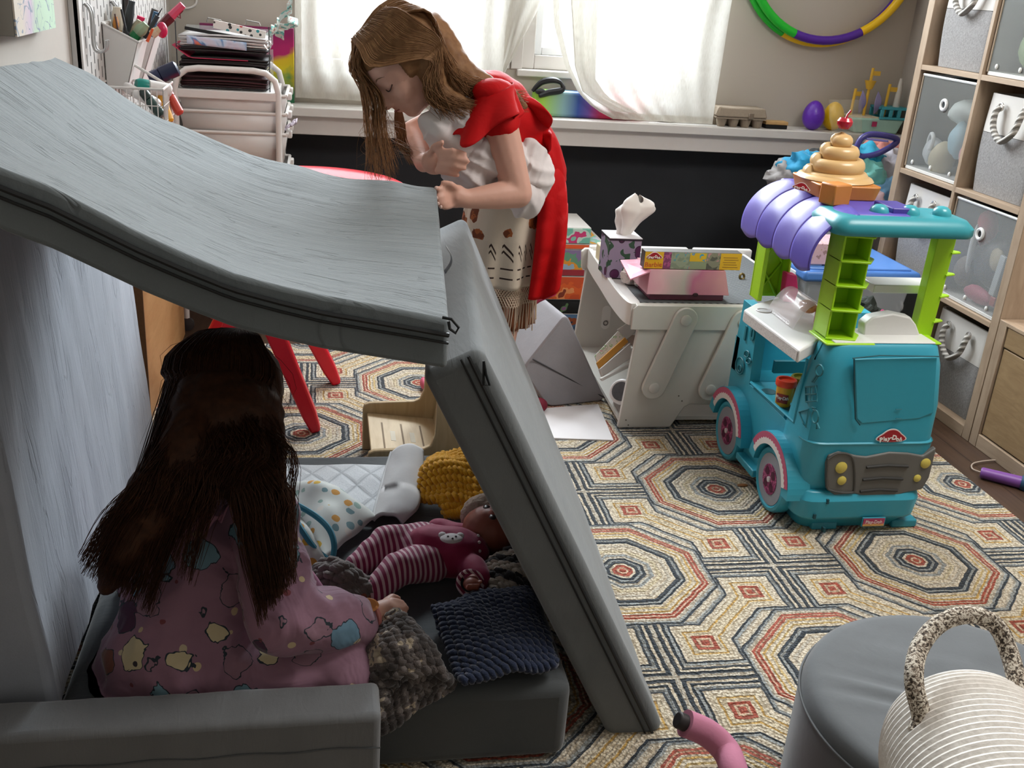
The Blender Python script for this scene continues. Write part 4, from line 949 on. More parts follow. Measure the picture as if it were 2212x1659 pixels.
# low oak cabinet
cb = thing('oak_cabinet', (KX+.2, 2.25, 0), 'low oak cabinet with plain doors right of the cube shelf', 'cabinet')
oakw = Mat('cabinet_oak', '#9a8060', .5, var=0, stretch=(1, 5, 26)); gn = oakw.noise(2.2, 5, dist=1.4); oakw.col(oakw.mix(gn, '#7d6344', '#a98d68')); oakw.bump(gn, .05)
ye = KY-.754; CZ = P(2160, 689, X=KX).z
MB().bb((KX+.0, ye-.036, 0), (KX+.38, ye, CZ)).build('side_panel', oak, cb, bevel=.0015, seg=1)
MB().bb((KX+.0, ye-1.16, 0), (KX+.38, ye-1.124, CZ)).build('side_panel', oak, cb, bevel=.0015, seg=1)
MB().bb((KX+.0, ye-1.124, CZ-.012), (KX+.38, ye-.036, CZ)).build('top_panel', oakh, cb, bevel=.0015, seg=1)
MB().bb((KX+.0, ye-1.124, 0), (KX+.38, ye-.036, .045)).build('plinth', oakh, cb, bevel=.0015, seg=1)
MB().bb((KX+.004, ye-1.124, CZ-.075), (KX+.02, ye-.040, CZ-.014)).build('drawer_front', oakw, cb, bevel=.002)
for k in range(2): MB().bb((KX+.006, ye-.040-.54*(k+1), .05), (KX+.022, ye-.042-.54*k, CZ-.08)).build('door', oakw, cb, bevel=.002)
MB().bb((KX+.05, ye-1.12, .05), (KX+.37, ye-.04, CZ-.02)).build('dark_inside', M('#1c1511', .9), cb, flat=True)
# ================================================================ gap by the shelf: clear tub, clothes, spade
tub = thing('storage_tub', (1.6, 3.25, .012), 'clear plastic tub with blue clip lid behind the toy truck', 'tub')
a, b, c, d = P(1592, 497, Z=.43), P(1915, 567, Z=.43), P(1900, 520, Z=.43), P(1640, 486, Z=.43)
TX0, TX1, TY0, TY1, TZ_ = a.x+.01, a.x+.42, 3.02, 3.38, .40
clear = Mat('cloudy_plastic', '#cdd2d6', .2, alpha=.45, var=0)
mb = MB(); mb.loft([[V((p, q, .0135)) for p, q in ((TX0+.05, TY0+.04), (TX1-.05, TY0+.04), (TX1-.05, TY1-.04), (TX0+.05, TY1-.04))], [V((p, q, TZ_)) for p, q in ((TX0+.012, TY0+.012), (TX1-.012, TY0+.012), (TX1-.012, TY1-.012), (TX0+.012, TY1-.012))]])
mb.build('body', clear, tub, bevel=.012)
blue = M('#4f80c9', .35, var=.04)
MB().bb((TX0-.006, TY0-.006, TZ_), (TX1+.006, TY1+.006, TZ_+.038)).build('lid', blue, tub, bevel=.012, seg=3)
MB().bb((TX0+.02, TY0+.02, TZ_+.036), (TX1-.02, TY1-.02, TZ_+.044)).build('lid_panel', M('#5f8fd6', .35), tub, bevel=.004)
for k in range(5): MB().bb((TX0+.02, TY0+.045+k*.022, TZ_+.044), (TX0+.075, TY0+.055+k*.022, TZ_+.048)).build('lid_rib', M('#c9d6ea', .3), tub, bevel=.002)
MB().bb((TX0-.008, TY0+.06, TZ_-.04), (TX0+.012, TY1-.06, TZ_+.02)).build('clip', M('#d3d6d9', .35), tub, bevel=.004)
for k, (o, s_, c, lab) in enumerate((((.10, .1, .09), (.14, .1, .12), '#3a3f44', 'dark folded clothes low in the clear tub'), ((.30, .12, .11), (.16, .12, .15), '#5d6670', 'grey blue folded cloth in the clear tub'), ((.22, .2, .24), (.28, .18, .08), '#a7adb3', 'pale folded cloth at the top of the clear tub'))):
    MB().box((TX0+.04+o[0], TY0+.03+o[1], .02+o[2]), s_).build('folded_cloth', M(c, .8), label=lab, cat='cloth', bevel=.02)
pbx = Mat('floral_pink', '#c9a3ac', .6, var=0); vn = pbx.noise(55, 1, dist=.5); pbx.col(pbx.ramp(vn, [(0, '#a0807f'), (.36, '#cdaab2'), (.62, '#d2b3ba'), (.67, '#a99a5f'), (.7, '#cdaab2')]))
q0 = P(1735, 520, Y=3.1)
MB().bb((q0.x, 3.06, TZ_+.0485), (q0.x+.16, 3.2, TZ_+.12)).build('floral_box', pbx, label='pink floral box on the blue tub lid', cat='box', bevel=.003)
q1 = P(1722, 480, Y=3.25); MB().bb((q1.x-.02, 3.24, TZ_+.0485), (q1.x+.02, 3.3, TZ_+.12)).build('brown_block', M('#7d3f26', .6), label='brown toy block behind the pink floral box', cat='toy', bevel=.004)
# pile of dress-up clothes in a hamper between shelf and wall
hx = P(1815, 420, Y=3.62).x
hp_ = thing('laundry_hamper', (hx, 3.64, 0), 'pale hamper of clothes between the shelf and the window wall', 'hamper')
MB().lathe([(.13, .002), (.14, .02), (.165, .50), (.17, .53)], (hx, 3.64, 0), seg=32, sx=1.25).build('body', M('#b9b6b8', .6, var=.05), hp_)
def crumple(px, py, Y, r, col, lab, amp=.45, sc=22, seg=28):
    r = tuple(q*1.35 for q in r); c = P(px, py, Y=Y); mb = MB().sph(c, r, seg, n=20); 
    mb.v = [p+(p-c)*(amp*mnoise.noise(p*sc)+.25*mnoise.noise(p*sc*2.3)) for p in mb.v]
    return mb.build('crumpled_cloth', M(col, .7, var=.1, vs=30, sheen=.2), label=lab, cat='cloth', group=None, angle=60)
crumple(1745, 360, 3.62, (.07, .06, .045), '#0b86b0', 'bright blue cloth draped left of the ice cream swirl')
crumple(1700, 378, 3.64, (.055, .05, .04), '#8d8988', 'grey cloth at the left of the clothes pile')
crumple(1868, 352, 3.6, (.05, .05, .05), '#0d93b4', 'turquoise blue knotted cloth right of the ice cream swirl')
crumple(1900, 360, 3.62, (.04, .04, .03), '#15a0c0', 'turquoise cloth fold beside the shelf')
crumple(1868, 395, 3.5, (.06, .05, .055), '#5d9f97', 'sea green cloth under the turquoise knot')
crumple(1905, 330, 3.72, (.07, .05, .035), '#c98076', 'salmon pink cloth on top of the clothes pile')
crumple(1918, 380, 3.58, (.05, .05, .07), '#b9b4bd', 'white cloth against the shelf side')
crumple(1900, 432, 3.48, (.07, .05, .06), '#6f9fc4', 'sky blue cloth low beside the shelf')
crumple(1905, 465, 3.45, (.06, .04, .05), '#1c4a6b', 'dark blue cloth below the sky blue one')
crumple(1882, 430, 3.46, (.04, .04, .04), '#c9aab0', 'pale pink floral cloth behind the swirl')
crumple(1770, 335, 3.68, (.04, .03, .02), '#17181a', 'black cloth edge behind the ice cream swirl')
sp_ = thing('toy_spade', tuple(P(1845, 350, Y=3.5)), 'purple toy with D shaped handle sticking out of the clothes', 'toy spade')
pu = M('#3f3a78', .3, var=.05); Ys = 3.5
loopp = [P(*q, Y=Ys) for q in ((1850, 318), (1862, 298), (1885, 290), (1930, 297), (1936, 308), (1900, 330), (1868, 338), (1853, 334))]
MB().tube(spline(loopp+[loopp[0]], 60), .011, 12).build('grip', pu, sp_)
MB().tube([P(1856, 330, Y=Ys), P(1838, 352, Y=Ys), P(1815, 385, Y=Ys-.02)], .013, 12).build('shaft', pu, sp_)
MB().tube([P(1872, 300, Y=Ys-.012), P(1918, 305, Y=Ys-.012)], .004, 8).build('highlight_strip', M('#7f79b8', .3), sp_)
for px, py, c, lab in ((1900, 572, '#d6762f', 'orange hair band on the shelf corner'), (1903, 586, '#d2486a', 'pink hair band hanging at the shelf corner')):
    MB().ring(P(px, py, X=KX-.005), .014, .005, ax=(-1, .3, .2)).build('hair_band', M(c, .7), label=lab, cat='hair band')
fp = thing('toy_flower_pot', tuple(P(1876, 668, Y=2.78).xy)+(.012,), 'dark toy plant with small pink flowers between truck and shelf', 'toy plant')
fc_ = P(1876, 640, Y=2.78)
MB().lathe([(.05, .0), (.06, .02), (.065, .30), (.06, .31)], (fc_.x, 2.78, .012), seg=24).build('pot', M('#1b1c1d', .6), fp)
mb = MB().sph((fc_.x, 2.78, .36), (.05, .045, .055), 20, n=14); mb.v = [p+(p-V((fc_.x, 2.78, .36)))*(.6*mnoise.noise(p*45)) for p in mb.v]
mb.build('leaves', M('#1a231b', .7, var=.3, vs=90), fp, flat=True)
for dx, dz in ((-.02, .38), (.015, .35), (.03, .39)): MB().sph((fc_.x+dx, 2.735, dz), (.009, .005, .009), 8, n=6).build('flower', M('#c23a72', .6), fp)
# ================================================================ toy ice cream truck
tq = '#3098ae'
teal_ = M(tq, .38, var=.03, coat=.1); teal2 = M('#2a8ba0', .4, var=.03); lime = M('#a0d21e', .35, var=.03, sub=0.); whp = M('#dcdbd8', .35, var=.02)
purp = M('#5a4fac', .42, var=.04); purp2 = M('#6b61b8', .42, var=.04); dgrey = M('#55585a', .45, var=.05)
TR = V((1.33, 2.33, .011))
tk = thing('toy_truck', tuple(TR), 'big turquoise toy ice cream truck with lime posts and swirl on top', 'toy truck')
X0, X1, Yf = 1.165, 1.50, 2.075
def rrect(x0, x1, y0, y1, r, z_, n=5): return roundpoly([V((x0, y0, z_)), V((x1, y0, z_)), V((x1, y1, z_)), V((x0, y1, z_))], r, n)
# cab (front block)
we = P(1745, 772, X=X0-.005); wb_ = P(1716, 916, X=X0-.005)
mb = MB()
mb.loft([rrect(X0-.004, X1+.006, Yf+.012, 2.24, .045, .13), rrect(X0-.006, X1+.008, Yf, 2.24, .05, .2), rrect(X0-.008, X1+.01, Yf-.004, 2.235, .05, .262), rrect(X0-.006, X1+.006, Yf+.0, 2.235, .05, .266), rrect(X0-.004, X1+.004, Yf, 2.22, .05, .36), rrect(X0+.004, X1-.008, Yf+.01, 2.19, .05, .46), rrect(X0+.012, X1-.02, Yf+.02, 2.18, .05, .505), rrect(X0+.016, X1-.024, Yf+.026, 2.175, .05, .512)])
# side wall, rear pillar, back
ls = [V((X0, 2.16, .262)), V((X0, 2.16, .05)), V((X0, 2.60, .05)), V((X0, 2.60, .475)), V((X0, 2.475, .475)), V((X0, 2.46, .30)), V((X0, 2.45, .268))]
mb.prism([V((X0, 2.18, .05)), V((X0, 2.60, .05)), V((X0, 2.60, .262)), V((X0, 2.18, .262))], (X1-X0, 0, 0))
mb.prism([V((X0, 2.60, .26)), V((X0, 2.462, .26)), V((X0, 2.478, .47)), V((X0, 2.585, .47))], (.03, 0, 0))
mb.prism([V((X1-.03, 2.60, .26)), V((X1-.03, 2.462, .26)), V((X1-.03, 2.478, .47)), V((X1-.03, 2.585, .47))], (.03, 0, 0))
mb.prism([V((X0, 2.60, .26)), V((X0, 2.57, .26)), V((X0, 2.57, .36)), V((X0, 2.60, .36))], (X1-X0, 0, 0))
body = mb.build('body', teal_, tk, bevel=.006, seg=3, angle=40)
def fr(px, py, d=0.): return P(px, py, Y=Yf-.002-d)
# window frame lip
wf = [V((X0-.004, 2.445, .275)), P(1716, 912, X=X0-.004), P(1744, 776, X=X0-.004)]
MB().tube(wf[:3], .004, 6).build('window_lip', teal_, tk)
# can shelf with wells
MB().bb((X0+.002, 2.235, .262), (X1-.01, 2.455, .272)).build('can_shelf', teal_, tk)
for q in ((1652, 845), (1697, 880), (1716, 899)): 
    c = P(*q, Z=.2735); MB().lathe([(.021, 0), (.021, .0008), (.017, .0008)], (c.x+.012, c.y, .2722), seg=24).build('can_well', M('#0f4f58', .6), tk)
MB().bb((X0+.06, 2.45, .30), (X1-.03, 2.462, .335)).build('inner_rail', M('#1d6d78', .4), tk)
# front seam, hatch, logo
zs = .263
MB().tube([V((q.x, q.y-.001, zs)) for q in rrect(X0-.008, X1+.01, Yf-.004, 2.235, .05, zs)[:14]], .0012, 5).build('seam', M('#2c7f88', .5), tk)
h = [fr(1846, 776), fr(2026, 771), fr(2018, 892), fr(1985, 905), fr(1862, 916), fr(1850, 905)]
MB().prism(h, (0, .006, 0)).build('hatch', teal_, tk, bevel=.0035, seg=3)
hg = MB()
hg.tube([fr(1842, 774, .004), fr(1900, 768, .004), fr(2028, 770, .004)], .0016, 6); 
hg.build('hatch_gap', M('#17565f', .6), tk)
MB().tube([fr(1845, 776, .004), fr(1846, 850, .004), fr(1848, 905, .004), fr(1858, 918, .004)], .0018, 6).build('hatch_edge', M('#124850', .6), tk)
for py in (884, 904): MB().tube([fr(1935, py, .003), fr(1948, py, .003)], .0012, 5).build('hatch_mark', M('#1d6a73', .6), tk)
def logo(c, wd, xdir, zdir, parent, nm='logo'):
    Mx = frame(c, xdir, zdir)
    pts = []
    for i in range(48):
        a = 2*math.pi*i/48; rx = .5*(1+.06*math.cos(4*a)); ry = .21+.07*max(0, math.cos(2*(a-math.pi/2)))
        if math.sin(a) < 0: ry = .17
        pts.append((wd*rx*math.cos(a), wd*(ry*math.sin(a)-.05*math.cos(2*a)*.6)))
    MB().prism([Mx @ V((p[0]*1.1, p[1]*1.14, .0)) for p in pts], Mx.to_3x3() @ V((0, 0, .0012))).build(nm+'_outline', M('#e3ded9', .4), parent)
    g = MB().prism([Mx @ V((p[0], p[1], .0012)) for p in pts], Mx.to_3x3() @ V((0, 0, .0008))).build(nm, M('#9c1624', .35), parent)
    for i, (s_, xo, yo, rot) in enumerate((('P', -.385, -.065, 14), ('l', -.285, -.025, 10), ('a', -.205, -.03, 6), ('y', -.095, -.015, 0), ('-', -.005, .035, 0), ('D', .10, .02, -4), ('o', .235, -.035, -8), ('h', .36, -.05, -14))):
        text(s_, wd*.205*(1.18 if s_ in 'PD' else 1), Mx @ Matrix.Translation((wd*xo, wd*yo, .0024)) @ Matrix.Rotation(R(rot), 4, 'Z'), M('#efeae4', .4), 'lettering', g, .0004, bold=wd*.008)
lc = fr(1925, 946, .002); logo(lc, .071, (1, 0, .0), (0, -1, 0), tk)
# grille, lamps
gp = [fr(*q, .0) for q in ((1782, 1000), (1788, 982), (1810, 974), (1850, 983), (1870, 985), (1920, 975), (1960, 977), (1992, 983), (2020, 965), (2025, 975), (2012, 1030), (1990, 1055), (1955, 1062), (1920, 1073), (1880, 1075), (1845, 1065), (1800, 1068), (1785, 1055))]
gp = [V((min(max(p.x, X0+.02), X1+.004), p.y-.006, p.z)) for p in gp]
MB().prism(gp, (0, .016, 0)).build('grille', M('#63625e', .5, var=.05), tk, bevel=.004, seg=3)
for (xa, xb), py in (((1872, 1962), 1008), ((1864, 1950), 1035), ((1858, 1938), 1060)):
    MB().tube([fr(xa, py+2, .008), fr((xa+xb)/2, py-2, .008), fr(xb, py, .008)], .0035, 8).build('grille_slot', M('#2b2a28', .6), tk)
for q, r in (((1816, 1009), .0155), ((1817, 1037), .012), ((1998, 1000), .0135), ((1980, 1032), .010)):
    c = fr(*q, .004); MB().lathe([(r, 0), (r, .004), (r*.8, .006), (r*.35, .007), (.002, .0075)], (min(c.x, X1+.0), c.y, c.z), ax=(0, -1, 0), seg=24).build('headlight', M('#c9b858', .3, var=.06), tk)
for q in ([(1788, 992), (1812, 979), (1842, 990), (1846, 1052), (1836, 1064), (1798, 1060), (1786, 1048), (1788, 992)],):
    MB().tube(spline([fr(*p_, .007) for p_ in q], 40), .003, 6).build('lamp_surround', M('#4c4b48', .5), tk)
# bumper
mb = MB(); mb.loft([rrect(X0+.03, X1-.03, Yf+.03, 2.22, .04, .012), rrect(X0+.026, X1-.022, Yf+.012, 2.22, .04, .04), rrect(X0-.0, X1-.004, Yf-.012, 2.2, .05, .06), rrect(X0-.004, X1+.0, Yf-.016, 2.2, .05, .11), rrect(X0+.004, X1-.004, Yf-.002, 2.2, .045, .133)])
mb.build('bumper', teal_, tk, bevel=.004, seg=3)
c = P(1886, 1127, Y=Yf-.018); plm = Mat('plate_print', '#c98a5a', .5, var=0); pn_ = plm.noise(90, 2); x, y, z = plm.xyz(); plm.col(plm.ramp(z*60.+pn_*.5-.2, [(0, '#c9913f'), (.3, '#d8a25f'), (.55, '#b8496a'), (1, '#a43a5c')], const=False))
MB().box(c, (.064, .004, .026)).build('plate_frame', teal2, tk, bevel=.001); pk_ = MB().box(c+V((0, -.002, 0)), (.058, .003, .021)).build('number_plate', plm, tk)
text('Play-Doh', .0125, frame(c+V((0, -.0036, .001)), (1, 0, 0), (0, -1, 0)), M('#e5ded6', .4), 'lettering', pk_, .0004)
for q in (((1765, 1148)), ((1935, 1143))): c = P(*q, Y=2.12); MB().bb((c.x-.035, 2.09, .0118), (c.x+.035, 2.18, .034)).build('foot', teal2, tk, bevel=.004)
for q in ((1750, 1105), (1765, 1160), (1778, 1073)): c = P(*q, Y=Yf+.01); MB().box((max(c.x, X0+.01), Yf-.012, max(.03, c.z)), (.006, .012, .012)).build('slot', M('#12464e', .6), tk)
# wheels and fenders
mag = Mat('hub_print', '#8a2a5a', .4, var=0); hn = mag.noise(140, 1); mag.col(mag.ramp(hn, [(0, '#5f1740'), (.44, '#8a2c60'), (.6, '#d07a9a'), (.66, '#7a2555')]))
for wy, wz in ((2.205, .1), (2.512, .098)):
    wr_ = .087; wx = 1.150
    w_ = MB().lathe([(.01, -.03), (wr_-.004, -.03), (wr_, -.024), (wr_, .0), (wr_-.004, .007), (wr_-.012, .009), (wr_-.018, .004), (.01, .004)], (wx, wy, wz), ax=(-1, 0, 0), seg=48).build('wheel', teal_, tk)
    MB().lathe([(wr_-.018, 0), (wr_-.018, .006), (.01, .006)], (wx, wy, wz), ax=(-1, 0, 0), seg=40).build('tyre_face', M('#8b8f97', .4), w_)
    MB().lathe([(.041, 0), (.041, .0072), (.01, .0072)], (wx, wy, wz), ax=(-1, 0, 0), seg=36).build('hub', mag, w_)
    for k in range(4):
        a = R(45+90*k); MB().lathe([(.0115, .007), (.0115, .0078), (.002, .0078)], (wx, wy+.024*math.cos(a), wz+.024*math.sin(a)), ax=(-1, 0, 0), seg=18).build('hub_hole', M('#4a1030', .5), w_)
    MB().lathe([(.0075, .007), (.0075, .011), (.002, .012)], (wx, wy, wz), ax=(-1, 0, 0), seg=18).build('hub_cap', M('#c9c4c4', .35), w_)
    def arc(r0, r1, a0, a1, xx, n=24, wav=0):
        pts = [V((xx, wy+r0*math.cos(R(a0+(a1-a0)*i/n)), wz+r0*math.sin(R(a0+(a1-a0)*i/n)))) for i in range(n+1)]
        rr_ = lambda i: r1+(wav*(i % 2))
        return pts+[V((xx, wy+rr_(i)*math.cos(R(a0+(a1-a0)*i/n)), wz+rr_(i)*math.sin(R(a0+(a1-a0)*i/n)))) for i in range(n, -1, -1)]
    def band(r0, r1, a0, a1, xx, th, n=24, wav=0):
        pts = arc(r0, r1, a0, a1, xx, n, wav); m_ = len(pts)//2; mb = MB()
        for i in range(m_-1):
            q = [pts[i], pts[i+1], pts[-2-i], pts[-1-i]]; mb.loft([q, [p+V((th, 0, 0)) for p in q]])
        return mb
    band(.093, .128, 10, 178, 1.133, .06).build('fender', teal_, tk, angle=60)
    band(.108, .126, 30, 165, 1.1315, .002, 40, 0).build('fender_pink', M('#b34f6e', .4, var=.15, vs=200), tk)
    band(.094, .1075, 25, 165, 1.1312, .002, 40, .004).build('fender_white', M('#d9d4d0', .4), tk)
MB().bb((1.14, 2.30, .055), (1.2, 2.42, .075)).build('step', teal_, tk, bevel=.003)
# embossed shapes on the side
emb = M('#1e6f7a', .5)
def lineshape(pts, X=X0-.006, close=True, r=.0022):
    p = [P(a, b, X=X) for a, b in pts]; 
    MB().tube(p+([p[0]] if close else []), r, 6).build('embossed_shape', emb, tk)
def ell(cx, cy, rx, ry, n=16): return [(cx+rx*math.cos(2*math.pi*k/n), cy+ry*math.sin(2*math.pi*k/n)) for k in range(n)]
lineshape(ell(1770, 800, 8, 12)); lineshape([(1764, 810), (1754, 825), (1758, 826), (1767, 813)])
lineshape([(1740, 836), (1764, 834), (1765, 866), (1741, 868)]); lineshape([(1752, 835), (1753, 867)], close=False); lineshape([(1741, 852), (1764, 851)], close=False)
lineshape([(1726, 890), (1747, 884), (1741, 923), (1736, 915)]); lineshape(ell(1761, 900, 7, 14)); lineshape([(1757, 885), (1754, 880), (1760, 881), (1764, 888)]); lineshape([(1765, 914), (1770, 925), (1764, 926)])
XP = X0-.003
for s_, (cx, cy) in (('1', (1610, 721)), ('0', (1625, 722))):
    text(s_, .055, frame(P(cx, cy, X=XP), (0, -1, 0), (-1, 0, 0)), emb, 'embossed_number', tk, .0015, bold=.002)
lineshape(ell(1598, 790, 9, 18), XP); lineshape(ell(1598, 796, 4, 7), XP); lineshape(ell(1613, 765, 5, 7), XP); lineshape(ell(1617, 780, 5, 6), XP)
# counter
spk = Mat('sprinkle_print', '#d6d3cf', .4, var=0); vn = spk.noise(150, 1, dist=2.); spk.col(spk.ramp(vn, [(0, '#d4d1cd'), (.57, '#8d8783'), (.60, '#d4d1cd'), (.68, '#a88791'), (.70, '#d4d1cd')]))
cq = [P(1607, 668, Z=.497), P(1632, 655, Z=.497), V((1.30, 2.56, .497)), V((1.30, 2.16, .497)), P(1768, 735, Z=.497), P(1728, 757, Z=.497)]
MB().prism([p-V((0, 0, .034)) for p in cq], (0, 0, .034)).build('counter', whp, tk, bevel=.005, seg=3)
lo, hi = cq[0], cq[5]; d = (hi-lo).normalized(); nn_ = V((d.y, -d.x, 0)); nn_ = nn_ if nn_.x < 0 else -nn_
q = [lo+d*.01+nn_*.0008-V((0, 0, .030)), hi-d*.008+nn_*.0008-V((0, 0, .030)), hi-d*.008+nn_*.0008-V((0, 0, .005)), lo+d*.01+nn_*.0008-V((0, 0, .005))]
MB().prism(q, nn_*.0008).build('sprinkle_strip', spk, tk)
c = P(1650, 671, Z=.498); MB().ring(c, .019, .0025, n=28, ry=.016).build('cup_ring', whp, tk)
MB().lathe([(.017, 0), (.017, .0006)], c, seg=24).build('cup_well', M('#a9a7a4', .5), tk)
# lime posts
def lattice(x0, x1, yy, z0, z1, n, xt=0.):
    mb = MB(); mb.bb((x0, yy, z0), (x0+.012, yy+.06, z1)); mb.bb((x1-.006, yy, z0), (x1, yy+.05, z1)); mb.bb((x0, yy+.05, z0), (x1, yy+.056, z1))
    h_ = (z1-z0)/n
    for i in range(n):
        za, zb_ = z0+h_*i, z0+h_*(i+1)
        for p, q in (((x0+.01, za), (x1-.005, zb_)), ((x1-.005, za), (x0+.01, zb_))): mb.tube([(p[0], yy+.045, p[1]), (q[0], yy+.045, q[1])], .004, 6)
    return mb
a, b, c, d = P(1632, 655, Y=2.5), P(1692, 652, Y=2.5), P(1660, 455, Y=2.5), P(1722, 478, Y=2.5)
lattice(a.x, b.x, 2.49, .495, .79, 3).build('lime_post', lime, tk, bevel=.002)
a, b = P(1776, 718, Y=2.15), P(1858, 735, Y=2.13)
mb = MB(); z0, z1 = .512, .785; xa, xb = a.x, b.x+.005
mb.bb((xa, 2.13, z0), (xa+.006, 2.20, z1)); mb.bb((xa, 2.185, z0), (xb, 2.20, z1)); mb.bb((xb-.03, 2.125, z0), (xb-.026, 2.19, z1))
for zz in (.515, .585, .645, .705, .765): mb.prism([V((xa, 2.125, zz)), V((xb-.028, 2.112, zz)), V((xb, 2.15, zz)), V((xb, 2.19, zz)), V((xa, 2.19, zz))], (0, 0, .005))
mb.build('lime_post', lime, tk, bevel=.0015)
MB().bb((xa-.01, 2.10, .508), (xb+.02, 2.2, .514)).build('post_foot', lime, tk, bevel=.003)
mb = MB(); a, b = P(1968, 690, Y=2.2), P(2002, 735, Y=2.17); c = P(2012, 510, Y=2.2); d = P(2052, 510, Y=2.2)
lo = [V((a.x, 2.17, .51)), V((a.x+.045, 2.17, .51)), V((a.x+.045, 2.2, .51)), V((a.x, 2.2, .51))]; hi = [V((c.x, 2.17, .785)), V((d.x, 2.17, .785)), V((d.x, 2.2, .785)), V((c.x, 2.2, .785))]
mb.loft([lo, hi])
for zz in (.545, .61, .665, .72):
    t = (zz-.51)/.275; xx = a.x+.045+(d.x-a.x-.045)*t
    mb.prism([V((xx-.005, 2.165, zz)), V((xx+.035, 2.19, zz-.004)), V((xx+.035, 2.2, zz-.004)), V((xx-.005, 2.21, zz))], (0, 0, .005))
mb.build('lime_post', lime, tk, bevel=.0015)
MB().bb((a.x-.01, 2.11, .508), (X1-.02, 2.2, .514)).build('post_foot', lime, tk, bevel=.003)
# dashboard, tray, dome
MB().bb((X0+.03, 2.105, .512), (X1-.04, 2.21, .5165)).build('cab_top', whp, tk, bevel=.002)
q = [P(*p_, Y=2.16) for p_ in ((1864, 735), (1868, 700), (1885, 686), (1930, 678), (1968, 686), (1980, 702), (1992, 735))]
MB().prism(q, (0, .035, 0)).build('dashboard', whp, tk, bevel=.004)
q0, q1 = P(1884, 608, Y=2.24), P(2038, 612, Y=2.24)
MB().bb((q0.x, 2.225, q0.z-.026), (min(q1.x, 1.53), 2.30, q0.z-.004)).build('white_tray', whp, tk, bevel=.003)
pinkp = M('#c2185f', .35)
c = P(1735, 672, Y=2.32)
MB().grid(lambda u, v: V((c.x-.055+.11*u, 2.25+.16*v, .498+.065*math.sin(math.pi*u)**.8)), 20, 6).build('clear_dome', Mat('clear_dome', '#e6e0de', .1, alpha=.3, var=0), tk, solid=.001)
MB().bb((c.x+.02, 2.245, .498), (c.x+.055, 2.30, .535)).build('pink_machine', M('#c9607c', .35), tk, bevel=.006)
q = P(1698, 625, Y=2.5); MB().prism([P(*p_, Y=2.47) for p_ in ((1692, 652), (1700, 590), (1722, 595), (1725, 630), (1716, 655))], (0, .03, 0)).build('pink_press', pinkp, tk, bevel=.003)
MB().sph(P(1745, 662, Y=2.32), (.022, .03, .016)).build('orange_dial', M('#c98a5e', .4), tk)
# canopy
a, b = P(1803, 505, Y=2.11), P(2098, 505, Y=2.13)
za = .773
mb = MB(); mb.loft([rrect(a.x+.004, b.x-.004, 2.102, 2.26, .035, za), rrect(a.x, b.x, 2.098, 2.264, .04, za+.006), rrect(a.x, b.x, 2.098, 2.264, .04, za+.022), rrect(a.x+.012, b.x-.014, 2.11, 2.255, .04, za+.038), rrect(a.x+.03, b.x-.035, 2.13, 2.24, .04, za+.043)])
can = mb.build('canopy', M('#2f8e99', .35, var=.03), tk, angle=45)
for q in ((1898, 462), (1965, 462), (2033, 465)):
    c = P(*q, Y=2.165); MB().lathe([(.0225, -.008), (.0225, .004), (.019, .013), (.011, .019), (.001, .021)], (c.x, 2.165, za+.043), seg=24).build('dome_light', M('#3a9ba6', .25), can)
# scalloped awning
ez = za+.045
for k in range(4):
    y0 = 2.13+.105*k; mm = purp if k % 2 == 0 else purp2
    def fa(u, v):
        a_ = R(12+88*v); xx = 1.235-.128*math.sin(a_)*1.0; zz = ez-.115*(1-math.cos(a_))-(.022*math.sin(math.pi*u)*max(0, (v-.6)/.4))+.010*math.sin(math.pi*u)
        return V((xx, y0+.104*u, zz))
    MB().grid(fa, 16, 20).build('awning_scallop', mm, tk, solid=.004)
MB().bb((1.20, 2.13, za+.025), (1.34, 2.56, za+.046)).build('awning_top', purp, tk, bevel=.006)
MB().bb((1.30, 2.15, za+.044), (1.36, 2.24, za+.058)).build('purple_block', M('#4a4196', .35), tk, bevel=.003)
MB().bb((1.20, 2.16, za-.012), (1.30, 2.3, za+.0)).build('orange_underside', M('#b9802f', .45), tk, bevel=.004)
# ice cream
IC = V((1.262, 2.38, za+.046))
wf_ = M('#b9752f', .45, var=.08); cream = M('#cba873', .28, var=.04)
MB().loft([rrect(IC.x-.075, IC.x+.07, IC.y-.1, IC.y+.07, .02, IC.z), rrect(IC.x-.085, IC.x+.08, IC.y-.105, IC.y+.08, .025, IC.z+.035)]).build('waffle_base', wf_, tk, bevel=.003)
bc = P(1752, 398, Y=2.24)
MB().box((IC.x-.06, IC.y-.13, IC.z+.022), (.055, .05, .05), Matrix.Rotation(R(18), 3, 'Z')).build('waffle_tab', wf_, tk, bevel=.004)
prof = []
for k, (r0, zz) in enumerate(((.080, .018), (.066, .050), (.047, .080), (.026, .108))):
    hh = (.040, .038, .036, .032)[k]
    for i in range(7):
        a_ = -math.pi/2+math.pi*i/6; prof.append((max(.004, r0-.014+.016*math.cos(a_)), IC.z+.02+zz+hh*.52*math.sin(a_)))
prof.append((.003, prof[-1][1]+.004))
def swirl(p):
    a_ = math.atan2(p.y-IC.y, p.x-IC.x); p.z += .010*(a_/math.pi)*max(0, 1-(p.z-IC.z)/.18); return p
mb = MB().lathe([(r, zz-IC.z) for r, zz in prof], IC, seg=48, cap=True); mb.v = [swirl(V(p)) for p in mb.v]
mb.build('cream_swirl', cream, tk, angle=180)
MB().lathe([(.088, 0), (.095, .004), (.09, .010), (.08, .014)], IC+V((0, 0, .033)), seg=40).build('cream_rim', cream, tk)
cz = IC+V((0, 0, .172)); ck_ = MB().lathe([(.004, -.016), (.012, -.014), (.0185, -.004), (.019, .004), (.014, .012), (.006, .012), (.002, .010)], cz, seg=24).build('cherry', M('#b3122c', .2, coat=.4), tk)
